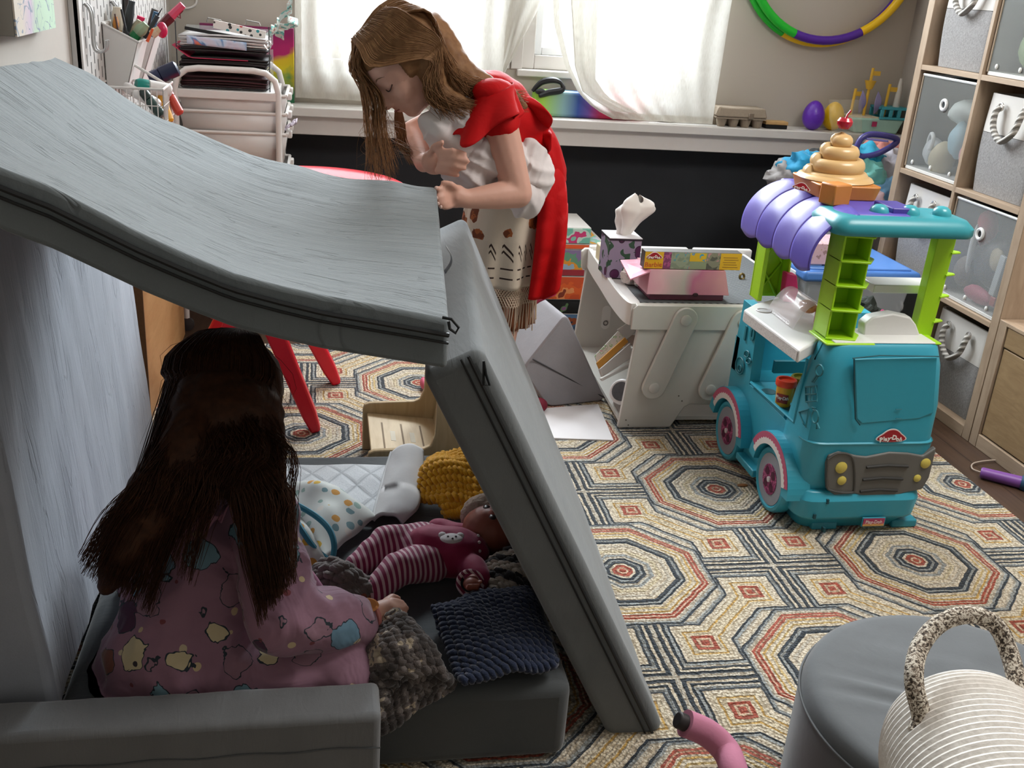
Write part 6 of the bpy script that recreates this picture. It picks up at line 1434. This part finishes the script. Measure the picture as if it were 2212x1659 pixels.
blobj('top', mb, Mat('magenta_jersey', '#8d0f42', .75, var=.06, vs=30, sheen=.3, bump=.25, bs=40), dl, voxel=.005, smooth=6, noise_amp=.004, noise_scale=30, fn=lambda p, n: V((p.x, p.y, max(p.z, .170))))
stp = Mat('striped_jersey', '#933', .8, var=0, sheen=.2); x, y, z = stp.xyz(); stp.col(stp.mix(((x*.93+y*.30)*560.).sin().gt(.15), '#83204a', '#c7a9ae'))
mb = MB()
for h, k, a in (((925, 1172), (838, 1168), (772, 1224)), ((930, 1214), (860, 1228), (812, 1276))): limb(mb, [(P(*h, Z=.197), .042), (P(*k, Z=.215), .033), (P(*a, Z=.192), .027)])
limb(mb, [(P(925, 1190, Z=.2), .05), (P(905, 1190, Z=.2), .046)])
blobj('trousers', mb, stp, dl, voxel=.005, smooth=5, noise_amp=.004, noise_scale=34, fn=lambda p, n: V((p.x, p.y, max(p.z, .170))))
pc = P(975, 1163, Z=.263); wpa = M('#c9c2c2', .8)
g = MB().sph(pc, (.022, .017, .006), 20).build('bear_patch', wpa, dl)
for dx, dy in ((-.016, .013), (.018, .009)): MB().sph(pc+V((dx, dy, .0)), (.008, .008, .006), 12).build('patch_ear', wpa, g)
for dx, dy in ((-.007, -.002), (.008, -.003), (.001, -.010)): MB().sph(pc+V((dx, dy, .006)), (.0022, .0022, .0015), 8).build('patch_dot', M('#2a1a20', .6), g)
hb = Mat('beige_knit', '#a08c7c', .9, var=.2, vs=120, bump=.6, bs=160)
blobj('knit_cap', MB().sph(HD+V((-.005, .042, .006)), (.055, .04, .05)), hb, dl, voxel=.005, smooth=3, noise_amp=.004, noise_scale=120)
for c, n_ in ((nx+V((.004, 0, .0)), 12),):
    for i in range(n_): a = 2*math.pi*i/n_; MB().sph(nx+V((.010, .034*math.cos(a), .0+.034*math.sin(a))), .0035, 8, n=6).build('neck_stitch', wpa, dl)
cuff = Mat('cuff_stitch', '#c9b4b4', .8, var=0); x, y, z = cuff.xyz(); cuff.col(cuff.mix(((x+z)*500.).sin().gt(0.), '#6d0f35', '#c9b0b2'))
MB().ring(ha1+V((-.001, -.004, .003)), .0225, .0045, n=26, ax=(0, -.6, .6)).build('cuff', cuff, dl)

# ================================================================ people: shared
skin = Mat('skin', '#cf9f8c', .55, var=.04, vs=25, sub=.15)
def hair_mat(name, c, c2, tr):
    m = Mat(name, c, .55, var=0, spec=.25)
    n_ = m.noise(90, 2); m.col(m.mix(n_, c, c2))
    t = m.nt.nodes.new('ShaderNodeBsdfTranslucent'); t.inputs[0].default_value = lin(c2); mx = m.nt.nodes.new('ShaderNodeMixShader'); mx.inputs[0].default_value = tr
    m.nt.links.new(m.b.outputs[0], mx.inputs[1]); m.nt.links.new(t.outputs[0], mx.inputs[2]); m.nt.links.new(mx.outputs[0], m.out.inputs[0]); return m
def lock(mb, pts, n, spread, r=.0011, k=14, tip=1.6, base=1.):
    """n hairs following a chain of points; spread grows towards the tip"""
    for i in range(n):
        o = V((random.gauss(0, 1), random.gauss(0, 1), random.gauss(0, 1)))*spread; w_ = V((random.gauss(0, 1), random.gauss(0, 1), random.gauss(0, .6)))*spread*.5
        L = rnd(.86, 1.03); m_ = len(pts)-1
        q = []
        for j, p in enumerate(pts):
            t = j/m_*L; f = t*m_; a = min(int(f), m_-1); p = V(pts[a]).lerp(V(pts[a+1]), f-a)
            q.append(p+o*(base+(tip-base)*j/m_)+w_*math.sin(3*j/m_+i))
        pp = spline(q, k); rr = r*rnd(.7, 1.3); mb.tube(pp, [rr*(1-.8*(j/(k-1))**2) for j in range(k)], 3, cap=False)
    return mb
def head_frame(C, f, u):
    f = V(f).normalized(); u = V(u); u = (u-f*u.dot(f)).normalized(); s = u.cross(f)
    m = Matrix((s, u, f)).transposed().to_4x4(); m.translation = V(C); return m
def add_head(mb, Mx, k=1., ears=True):
    """face built in head space: x side, y up, z forward"""
    L = lambda a, b, c: Mx @ V((a*k, b*k, c*k)); r3 = Mx.to_3x3()
    mb.sph(L(0, .022, -.012), (.072*k, .082*k, .088*k), 20, r3, 14)
    mb.sph(L(0, -.030, .022), (.056*k, .060*k, .056*k), 18, r3, 12)
    mb.sph(L(0, -.070, .044), (.024*k, .020*k, .024*k), 12, r3)          # chin
    mb.sph(L(0, .028, .040), (.055*k, .035*k, .035*k), 14, r3)          # brow
    for s in (-1, 1):
        mb.sph(L(s*.034, -.026, .044), (.026*k, .026*k, .026*k), 12, r3)   # cheek
        mb.sph(L(s*.028, .006, .060), (.0135*k, .0115*k, .010*k), 12, r3)  # closed lid
        if ears: mb.sph(L(s*.074, -.008, -.012), (.008*k, .024*k, .016*k), 10, r3)  # ear
        mb.sph(L(s*.008, -.030, .080), (.0065*k, .006*k, .007*k), 8, r3)   # nostril wing
    mb.tube([L(0, .010, .068), L(0, -.010, .078), L(0, -.027, .088)], [.007*k, .008*k, .0095*k], 10)
    mb.sph(L(0, -.027, .088), .0095*k, 10)
    mb.sph(L(0, -.044, .073), (.017*k, .0048*k, .008*k), 10, r3); mb.sph(L(0, -.052, .071), (.015*k, .0052*k, .008*k), 10, r3)
def face_bits(Mx, parent, k=1., both=(-1, 1)):
    L = lambda a, b, c: Mx @ V((a*k, b*k, c*k))
    for s in both:
        MB().tube(spline([L(s*.016, .002, .0690), L(s*.024, -.004, .0705), L(s*.034, -.003, .067), L(s*.042, .003, .059)], 14), .0013, 6).build('eyelashes', M('#3a261d', .6), parent)
        MB().tube(spline([L(s*.012, .024, .073), L(s*.026, .030, .071), L(s*.042, .025, .060)], 12), [.0016]*12, 6, flat=.6).build('eyebrow', M('#7a5a45', .8), parent)
    MB().tube(spline([L(-.015, -.048, .0765), L(-.006, -.0475, .0815), L(.006, -.0475, .0815), L(.015, -.048, .0765)], 14), [.0012]*14, 6).build('lip_line', M('#8a4a44', .6), parent)

# ================================================================ standing girl
g1 = thing('person', tuple(V((P(1030, 1000, Y=2.42).x, 2.42, 0.012))), 'girl in red cape dress leaning over the grey roof pad', 'person')
C1 = P(876, 146, Y=2.27); H1 = head_frame(C1, (-.66, -.30, -.68), (-.70, -.04, .71))
mb = MB(); add_head(mb, H1, 1.0, False)
nk, chs, wst, hip = P(985, 208, Y=2.30), P(1060, 245, Y=2.31), P(1135, 345, Y=2.40), P(1115, 450, Y=2.43)
limb(mb, [(H1 @ V((0, -.03, -.03)), .040), (nk, .038), (P(1030, 222, Y=2.31), .05), (chs, .075), (P(1100, 290, Y=2.36), .075), (wst, .066), (hip, .068)])
mb.sph(P(985, 245, Y=2.36), (.055, .06, .05))
shN, elN, wrN = P(1070, 240, Y=2.21), P(1119, 418, Y=2.17), P(1010, 430, Y=2.13)
limb(mb, [(shN, .043), (shN.lerp(elN, .5), .038), (elN, .032), (elN.lerp(wrN, .4), .030), (wrN, .021)])
shF, elF, wrF = P(1005, 240, Y=2.40), P(893, 288, Y=2.40), P(915, 352, Y=2.27)
limb(mb, [(shF, .040), (shF.lerp(elF, .5), .036), (elF, .031), (wrF, .021)])
def fingers(mb, palm, pr, rot, chains, r=.0075):
    mb.sph(palm, pr, 14, rot)
    for c in chains:
        n_ = len(c); limb(mb, [(p, r*(1.08-.22*i/(n_-1))) for i, p in enumerate(c)], 10)
pN = P(984, 424, Y=2.125); limb(mb, [(wrN, .021), (pN, .022)])
fingers(mb, pN, (.028, .015, .026), None, [
    [P(990, 410, Y=2.12), P(974, 398, Y=2.10), P(958, 394, Y=2.10)],
    [P(976, 412, Y=2.12), P(956, 411, Y=2.10), P(943, 407, Y=2.09)],
    [P(973, 422, Y=2.12), P(954, 425, Y=2.09), P(944, 427, Y=2.085)],
    [P(974, 432, Y=2.12), P(957, 438, Y=2.09), P(947, 439, Y=2.085)],
    [P(980, 441, Y=2.12), P(964, 447, Y=2.10), P(953, 446, Y=2.09)]])
pF = P(938, 350, Y=2.20); limb(mb, [(wrF, .021), (pF, .021)])
fingers(mb, pF, (.030, .020, .028), None, [
    [P(948, 330, Y=2.165), P(978, 326, Y=2.14), P(1004, 333, Y=2.135)],
    [P(952, 342, Y=2.16), P(984, 341, Y=2.132), P(1010, 348, Y=2.13)],
    [P(950, 356, Y=2.16), P(980, 358, Y=2.132), P(1003, 364, Y=2.13)],
    [P(945, 368, Y=2.165), P(970, 373, Y=2.14), P(988, 378, Y=2.135)],
    [P(930, 332, Y=2.19), P(938, 316, Y=2.17), P(955, 308, Y=2.155)]])
fx_, fy_ = g1.location.x, g1.location.y
for s, dy in ((-1, -.038), (1, .045)):
    a, b, c = hip+V((0, dy, -.02)), V((fx_+.02, fy_+dy, .28)), V((fx_+.03, fy_+dy, .064))
    limb(mb, [(a, .052), (a.lerp(b, .5), .046), (b, .036), (b.lerp(c, .4), .038), (c, .026)]); limb(mb, [(c+V((.02, 0, -.022)), .022), (c+V((-.06, 0, -.025)), .024), (c+V((-.10, 0, -.028)), .019)])
blobj('body', mb, skin, g1, voxel=.0042, smooth=4)
face_bits(H1, g1)
for q, yy in (((942, 406), 2.083), ((943, 428), 2.078), ((946, 440), 2.078), ((952, 447), 2.083)):
    MB().sph(P(*q, Y=yy), (.0035, .0025, .004), 10).build('fingernail', M('#d9b9ad', .3), g1)
# dress: bodice, sleeve frill, back frill, cape, skirt
redm = Mat('red_cotton', '#b90409', .7, var=.05, vs=12, spec=.2); rn = redm.noise(16, 3, dist=.6); redm.bump(rn, .4, .01)
mb = MB(); limb(mb, [(P(1032, 215, Y=2.30), .066), (P(1062, 240, Y=2.31), .088), (P(1105, 285, Y=2.36), .088), (wst+V((.01, 0, 0)), .082), (P(1150, 385, Y=2.42), .085)]); limb(mb, [(shN, .052), (P(1076, 262, Y=2.205), .05)])
blobj('bodice', mb, redm, g1, voxel=.007, smooth=6, noise_amp=.005, noise_scale=22)
def sleeve(u, v):
    a = u*2*math.pi
    c = P(1068, 195, Y=2.22).lerp(P(1050, 272, Y=2.19), v); rx = .042+.036*v; w_ = 1+.2*v*math.sin(5*a)
    ax1 = V((.90, 0, .42)); ax2 = V((0, 1, 0))
    return c+ax1*(rx*1.05*w_*math.cos(a))+ax2*(rx*.95*w_*math.sin(a))+V((0, 0, -.012*v*math.cos(a*3)))
MB().grid(sleeve, 60, 14, wrapu=True).build('sleeve_frill', redm, g1, solid=.002, angle=180)
mb = MB().sph(P(1068, 200, Y=2.22), (.048, .042, .03)); mb.build('sleeve_cap', redm, g1)
bt_ = spline([P(*q, Y=yy) for q, yy in (((1118, 205), 2.25), ((1150, 238), 2.28), ((1158, 275), 2.30), ((1165, 312), 2.33), ((1172, 335), 2.34))], 30)
bo_ = spline([P(*q, Y=yy) for q, yy in (((1135, 208), 2.27), ((1190, 250), 2.27), ((1186, 285), 2.33), ((1194, 302), 2.27), ((1180, 338), 2.33))], 30)
MB().grid(lambda u, v: bt_[int(v*29)].lerp(bo_[int(v*29)], u)+V((.0, .012*math.sin(v*19)*u, .006*math.sin(v*14)*u)), 10, 30).build('back_frill', redm, g1, solid=.003, angle=60)
ct_ = spline([P(*q, Y=2.43) for q in ((1168, 318), (1178, 400), (1172, 490), (1160, 575))], 24)
hw = [(0, .030), (.25, .048), (.6, .056), (1, .056)]
def cape(u, v):
    a = R(-128+230*u); c = ct_[int(v*23)]; r = interp(hw, v); f = 1+.13*v*math.sin(u*22+1.5*v)+.05*math.sin(u*9+4*v)
    zl = -.055*v*max(0, min(1, (.42-u)/.25))
    return c+V((r*f*math.cos(a), r*2.15*f*math.sin(a), zl))
MB().grid(cape, 90, 30).build('cape', redm, g1, solid=.0025, angle=180)
sk = Mat('folk_print', '#cdbfae', .85, var=0); x, y, z = sk.xyz(); v1 = sk.vor(25); dd = T(sk.nt, v1.outputs['Distance']); wn = sk.noise(45, 2)
flw = sk.mix((dd+wn*.45).lt(.66), '#c9bba9', sk.mix(wn.gt(.5), '#6b3418', '#9a5528'))
zz = z; th_ = (x*1.+y*1.)*34.; zig = (th_.frac()-.5).abs()
d1_ = (zz-.085-zig*.05).abs().lt(.0035); d2_ = (zz-.070-zig*.05).abs().lt(.003); d3_ = (zz-.052).abs().lt(.002); d4_ = (zz-.028).abs().lt(.002)
dots = ((x*1.+y*1.)*210.).sin().gt(-.2)
low = sk.mix((d1_+d2_+d3_+d4_).m('MINIMUM', 1.)*dots, '#c6b8a6', '#2e1d16')
sk.col(sk.mix(zz.gt(.118), low, flw)); sk.bump(sk.noise(60, 2), .2)
kt, kb = P(1094, 395, Y=2.42), P(1070, 598, Y=2.44)
def skirt(u, v):
    a = u*2*math.pi; c = kt.lerp(kb, v); r = .088+.014*v; f = 1+.06*v*math.sin(9*a+1)+.03*math.sin(5*a+2*v)
    return c+V((r*f*math.cos(a), r*1.12*f*math.sin(a), 0))
MB().grid(skirt, 90, 26, wrapu=True).build('skirt', sk, g1, solid=.002, angle=180)
lc_ = Mat('lace_fringe', '#b9a48f', .9, var=.1); fr_ = MB()
for i in range(100):
    a = 2*math.pi*i/100; p = skirt(i/100, 1.); q = skirt(((i+4) % 100)/100, 1.)
    fr_.tube([p, p.lerp(q, .5)+V((0, 0, -.02)), q+V((0, 0, -.045))], .0016, 4); q2 = skirt(((i-4) % 100)/100, 1.); fr_.tube([p, p.lerp(q2, .5)+V((0, 0, -.02)), q2+V((0, 0, -.045))], .0016, 4)
    fr_.tube([p+V((0, 0, -.04)), p+V((rnd(-.006, .006), rnd(-.006, .006), -.10-rnd(0, .02)))], .0014, 4)
fr_.build('fringe', lc_, g1, kind='stuff')
def usk(u, v):
    a = u*2*math.pi; c = kb.lerp(kb+V((.004, 0, -.13)), v); r = .09+.008*v
    f = 1+.05*math.sin(14*a); return c+V((r*f*math.cos(a), r*1.05*f*math.sin(a), .02))
MB().grid(usk, 90, 8, wrapu=True).build('underskirt', M('#7a4526', .85, var=.2, vs=60), g1, solid=.002, angle=180)
# hair
hm1 = hair_mat('auburn_hair', '#6a4630', '#b58a5e', .35)
cap = MB(); Lc = lambda a, b, c: H1 @ V((a, b, c)); r3 = H1.to_3x3()
cap.sph(Lc(0, .034, -.022), (.083, .086, .096), 24, r3, 16)
limb(cap, [(Lc(.0, .01, -.085), .052), (P(985, 165, Y=2.27), .045), (P(1045, 188, Y=2.26), .030), (P(1105, 208, Y=2.25), .018), (P(1135, 232, Y=2.245), .008)])
limb(cap, [(Lc(.062, -.01, -.03), .026), (P(945, 205, Y=2.225), .028), (P(985, 225, Y=2.22), .026), (P(1020, 232, Y=2.215), .016)])
Hi = H1.inverted()
def carve(p, n):
    q = Hi @ p
    if q.z > .028 and q.y < .052 and q.length < .14: 
        w_ = min(1, (q.z-.028)/.03)*min(1, (.052-q.y)/.02); q.z -= .05*w_; q.x *= 1-.12*w_
    return H1 @ q
hr = MB()
blobj('hair', cap, hm1, g1, voxel=.006, smooth=5, noise_amp=.003, noise_scale=60, fn=carve)
top_ = Lc(0, .118, -.03)
for i in range(260):   # over the crown and down the back
    s = rnd(-.075, .085); a = Lc(s*.3, .118, .0+rnd(-.05, .03)); j = rnd(-1, 1); dp = s*.5
    b = Lc(s*.9, .085-abs(s)*.5, -.095)
    e = P(rnd(1075, 1145), rnd(195, 245), Y=2.235+rnd(-.03, .03))
    m1 = P(985+rnd(-15, 10), 140+rnd(0, 75), Y=2.24+rnd(-.03, .05)); m2 = P(1040+rnd(-15, 15), 170+rnd(0, 50), Y=2.235+rnd(-.02, .05))
    strands(hr, [[a, Lc(s*.7, .125-abs(s)*.4, -.05), b, m1, m2, e]], .0012, 3, 22)
for i in range(340):   # near side, past the ear to the shoulder
    t = rnd(0, 1); f_ = rnd(-.06, .075); a = Lc(rnd(-.005, .02), .120, min(.045, f_*.7)); b = Lc(.086-max(0, f_)*.18, .060, f_); c = Lc(.089, -.005, f_*.35-.045)
    e = P(975+rnd(-25, 60), 232+rnd(-15, 35), Y=2.19+rnd(-.01, .02)); strands(hr, [[a, Lc(.060, .102, f_*.9), b, c, P(925+rnd(-10, 35), 190+rnd(-10, 25), Y=2.185+rnd(-.01, .02)), e]], .0012, 3, 22)
for i in range(170):   # front lock hanging from the forehead
    t = random.random(); x0 = 782+46*t
    a = Lc(rnd(-.05, .03), .112, rnd(.0, .04)); b = Lc(rnd(-.05, .01), .075, .070+rnd(-.01, .012))
    e = P(795+62*t+rnd(-12, 14), 372+rnd(-30, 24), Y=2.2+rnd(-.03, .05)); strands(hr, [[a, b, P(x0+rnd(-4, 4), 205, Y=2.25+rnd(-.03, .05)), P(x0+8+rnd(-7, 7), 275, Y=2.22+rnd(-.03, .05)), e]], .0012, 3, 20)
for i in range(110):   # far lock beyond the face
    t = random.random(); e = P(880+35*t, 348+rnd(-12, 10), Y=2.30+rnd(-.03, .03))
    strands(hr, [[Lc(-.07, .03, .02), Lc(-.075, -.03, .03), P(852+22*t, 262, Y=2.34), P(858+22*t+rnd(-4, 4), 310, Y=2.32), e]], .0012, 3, 18)
for i in range(34):    # loose wisps in the light
    e = P(rnd(770, 930), rnd(300, 365), Y=2.22); strands(hr, [[P(rnd(800, 850), rnd(230, 290), Y=2.24), P(rnd(775, 880), rnd(270, 330), Y=2.23), e]], .0005, 3, 12)
hr.build('hair_strands', hm1, g1, angle=180, fixn=False, kind='stuff')
# wrapped doll blanket in her arms
mus = Mat('muslin', '#d8d0ce', .9, var=.04, vs=12, sheen=.1)
mb = MB(); 
for q, yy, r in (((965, 275), 2.235, (.038, .04, .05)), ((1000, 300), 2.235, (.06, .05, .075)), ((1040, 345), 2.235, (.07, .055, .07)), ((1020, 375), 2.225, (.055, .05, .05)), ((1085, 360), 2.28, (.06, .06, .07)), ((1130, 365), 2.30, (.05, .055, .07)), ((1150, 385), 2.30, (.036, .05, .06)), ((1130, 425), 2.27, (.045, .04, .035)), ((945, 262), 2.24, (.03, .03, .035)), ((1060, 400), 2.22, (.05, .035, .03))):
    mb.sph(P(*q, Y=yy), r, 16)
def wrink(p, n):
    f = mnoise.noise(V((p.x*9+5, p.y*9, p.z*24+p.x*12))); g_ = mnoise.noise(V((p.x*34-p.z*14, p.y*12, p.z*9)))
    return p+n*(.013*(1-2.4*abs(f))+.006*(1-2.2*abs(g_)))
bn = blobj('swaddled_bundle', mb, mus, None, voxel=.0042, smooth=4, fn=wrink, label='white muslin bundle held in the arms of the girl in red', cat='blanket')

# ================================================================ seated girl
g2 = thing('person', tuple(P(430, 1470, Z=.168)), 'girl in pink printed pyjamas with long dark hair sitting in the fort', 'person')
C2 = P(500, 880, Y=1.60); H2 = head_frame(C2, (.34, .80, -.46), (.06, .42, .90))
pv, ch2, nk2 = P(405, 1430, Y=1.46), P(440, 1180, Y=1.53), P(470, 985, Y=1.585)
mb = MB(); add_head(mb, H2, 1.0, False); limb(mb, [(H2 @ V((0, -.03, -.02)), .04), (nk2, .038), (ch2, .09), (pv, .095)])
shR, elR, wrR = P(575, 1120, Y=1.50), P(610, 1338, Y=1.37), P(782, 1338, Y=1.42)
shL, elL = P(310, 1120, Y=1.62), P(330, 1300, Y=1.70)
limb(mb, [(nk2.lerp(ch2, .5), .05), (shR, .04), (elR, .034), (wrR, .021)]); limb(mb, [(nk2.lerp(ch2, .5), .05), (shL, .04), (elL, .034), (P(640, 1300, Y=1.72), .022)])
kn = P(742, 1462, Y=1.375); hpR = P(420, 1480, Y=1.43); limb(mb, [(hpR, .07), (kn, .05), (P(600, 1420, Y=1.55), .03)])
hpL = P(380, 1400, Y=1.58); limb(mb, [(hpL, .07), (P(600, 1330, Y=1.70), .048)])
pR = P(832, 1318, Y=1.45); limb(mb, [(wrR, .0205), (pR, .019)])
fingers(mb, pR, (.026, .024, .015), None, [
    [P(846, 1300, Y=1.465), P(866, 1303, Y=1.47), P(876, 1314, Y=1.462)],
    [P(850, 1311, Y=1.455), P(868, 1318, Y=1.455), P(872, 1330, Y=1.45)],
    [P(846, 1322, Y=1.445), P(862, 1331, Y=1.44), P(864, 1342, Y=1.437)],
    [P(838, 1331, Y=1.437), P(850, 1341, Y=1.432), P(851, 1349, Y=1.43)],
    [P(832, 1302, Y=1.475), P(848, 1290, Y=1.49), P(860, 1294, Y=1.492)]], r=.0078)
blobj('body', mb, skin, g2, voxel=.0042, smooth=4, fn=lambda p, n: V((p.x, p.y, max(p.z, .1715)))); face_bits(H2, g2)
pj_ = Mat('pyjama_print', '#b08496', .8, var=0, sheen=.25)
v1 = pj_.vor(15); d1 = T(pj_.nt, v1.outputs['Distance']); cs = pj_.nt.nodes.new('ShaderNodeSeparateColor'); pj_.nt.links.new(v1.outputs['Color'], cs.inputs[0]); k1 = T(pj_.nt, cs.outputs[0])
wn = pj_.noise(36, 2, dist=.6); v2 = pj_.vor(34); d2 = T(pj_.nt, v2.outputs['Distance']); cs2 = pj_.nt.nodes.new('ShaderNodeSeparateColor'); pj_.nt.links.new(v2.outputs['Color'], cs2.inputs[0]); k2 = T(pj_.nt, cs2.outputs[1])
base = pj_.mix(pj_.noise(8, 2), '#8c677a', '#9a7486')
motif = pj_.ramp(k1, [(0, '#93707f'), (.22, '#7398a8'), (.46, '#4b2a44'), (.58, '#6b8fa6'), (.68, '#93707f'), (.80, '#cdbf9a'), (.90, '#7a4a3c')])
e1 = (d1+wn*.42).lt(.61)
c1_ = pj_.mix(e1, base, motif)
c2_ = pj_.mix((d2+wn*.3).lt(.36)*k2.gt(.5), c1_, pj_.ramp(k2, [(0, '#c9b48f'), (.7, '#7c3f45'), (.82, '#c9b99a'), (.92, '#3b3038')]))
ol = ((d1+wn*.42)-.60).abs().lt(.016)*e1
pj_.col(pj_.mix(ol, c2_, '#23303a')); pw_ = pj_.noise(9, 3, dist=1.2); pj_.bump(pw_, .6, .02)
mb = MB(); limb(mb, [(nk2.lerp(ch2, .45), .06), (ch2, .108), (pv.lerp(ch2, .4), .118), (pv, .135), (P(395, 1480, Y=1.47), .142)])
limb(mb, [(nk2.lerp(ch2, .5), .06), (shR, .056), (shR.lerp(elR, .6), .054), (elR, .05), (elR.lerp(wrR, .5), .046), (P(752, 1345, Y=1.41), .046)])
limb(mb, [(nk2.lerp(ch2, .5), .06), (shL, .056), (elL, .05), (P(600, 1300, Y=1.72), .045)])
limb(mb, [(hpR, .09), (hpR.lerp(kn, .5), .075), (kn, .056)]); limb(mb, [(hpL, .09), (P(600, 1330, Y=1.70), .06)])
def wr2(p, n): 
    f = mnoise.noise(V((p.x*9+2, p.y*9, p.z*7)))+.5*mnoise.noise(p*22); p = p+n*(.010*(1-2*abs(f)))
    p.z = max(p.z, .1705); p.y = max(p.y, 1.322) if p.z < .24 else p.y; return p
blobj('pyjamas', mb, pj_, g2, voxel=.007, smooth=6, fn=wr2)
rfm = M('#a8768a', .85, var=.15, vs=60)
nr_ = MB()
def ruff(u, v):
    a = R(150+220*u); c = P(405, 1052, Y=1.50); r = .05+.012*v; return c+V((r*math.cos(a)*1.2, .03*math.sin(a)*.6-.07+.006*math.sin(40*u), .02*math.sin(a)+.022*(v-.5)+.006*math.sin(34*u+v*3)))
nr_.grid(ruff, 70, 5).build('neck_frill', rfm, g2, solid=.002, angle=180)
br = M('#b5716a', .4, var=.05)
bc_ = wrR.lerp(pR, .35); d = (pR-wrR).normalized()
MB().ring(bc_, .0235, .0042, n=32, ax=tuple(d)).build('bracelet', br, g2)
wf2 = bc_+V((-.004, -.006, .024)); MB().lathe([(.002, 0), (.013, .0), (.014, .003), (.011, .006), (.002, .006)], wf2, ax=(-.1, -.35, .9), seg=20, sx=1.3).build('bracelet_charm', M('#b9763f', .3, metal=.3), g2)
# hair
hm2 = hair_mat('dark_brown_hair', '#26160e', '#5a3722', .12)
cap = MB(); r3 = H2.to_3x3(); cap.sph(H2 @ V((0, .03, -.02)), (.088, .098, .100), 24, r3, 16)
def chain(c, rs): limb(cap, [(P(a, b, Y=yy), r) for (a, b, yy), r in zip(c, rs)])
chain(((475, 890, 1.53), (430, 985, 1.46), (350, 1080, 1.42), (275, 1180, 1.41), (235, 1260, 1.41)), (.082, .072, .058, .043, .020))
chain(((520, 900, 1.53), (545, 1000, 1.47), (560, 1090, 1.41), (580, 1180, 1.375), (590, 1270, 1.355)), (.07, .055, .042, .036, .018))
chain(((500, 900, 1.50), (485, 985, 1.45)), (.065, .045))
blobj('hair', cap, hm2, g2, voxel=.007, smooth=6, noise_amp=.004, noise_scale=50)
hr = MB(); T_ = lambda a, b, c: H2 @ V((a, b, c))
def flow(n, ends, mids, yd, r=.0013):
    for i in range(n):
        t = random.random(); s = rnd(-1.25, 1.25); k_ = rnd(.98, 1.05)
        a = T_(.018*s, .130, rnd(-.02, .015)); b, c = [T_(.092*math.sin(s)*math.cos(f)*k_, .03+.102*math.sin(f)*k_, -.02-.104*math.cos(s)*math.cos(f)*k_) for f in (.8, .0)]
        e0, e1 = ends; e = P(e0[0]+(e1[0]-e0[0])*t+rnd(-6, 6), e0[1]+(e1[1]-e0[1])*t+rnd(-35, 15), Y=yd[1]+rnd(-.012, .012))
        m0, m1 = mids; m_ = P(m0[0]+(m1[0]-m0[0])*t+rnd(-8, 8), m0[1]+(m1[1]-m0[1])*t+rnd(-8, 8), Y=yd[0]+rnd(-.012, .012))
        strands(hr, [[a, b, c, m_, m_.lerp(e, .5)+V((rnd(-.01, .01), rnd(-.006, .004), .006)), e]], r, 3, 20)
flow(620, ((172, 1225), (330, 1320)), ((290, 1040), (430, 1040)), (1.385, 1.375))
flow(90, ((375, 1230), (420, 1255)), ((440, 1040), (470, 1040)), (1.385, 1.352))
flow(560, ((560, 1345), (640, 1240)), ((500, 1050), (612, 1040)), (1.395, 1.315))
flow(320, ((395, 1070), (520, 1085)), ((430, 965), (575, 965)), (1.41, 1.385))
flow(60, ((610, 1060), (640, 1240)), ((590, 960), (625, 960)), (1.45, 1.36), .001)
for i in range(30):
    strands(hr, [[T_(rnd(-.03, .03), .128, 0), P(rnd(330, 640), rnd(780, 900), Y=1.5), P(rnd(280, 660), rnd(950, 1150), Y=1.42)]], .0005, 3, 12)
hr.build('hair_strands', hm2, g2, angle=180, fixn=False, kind='stuff')
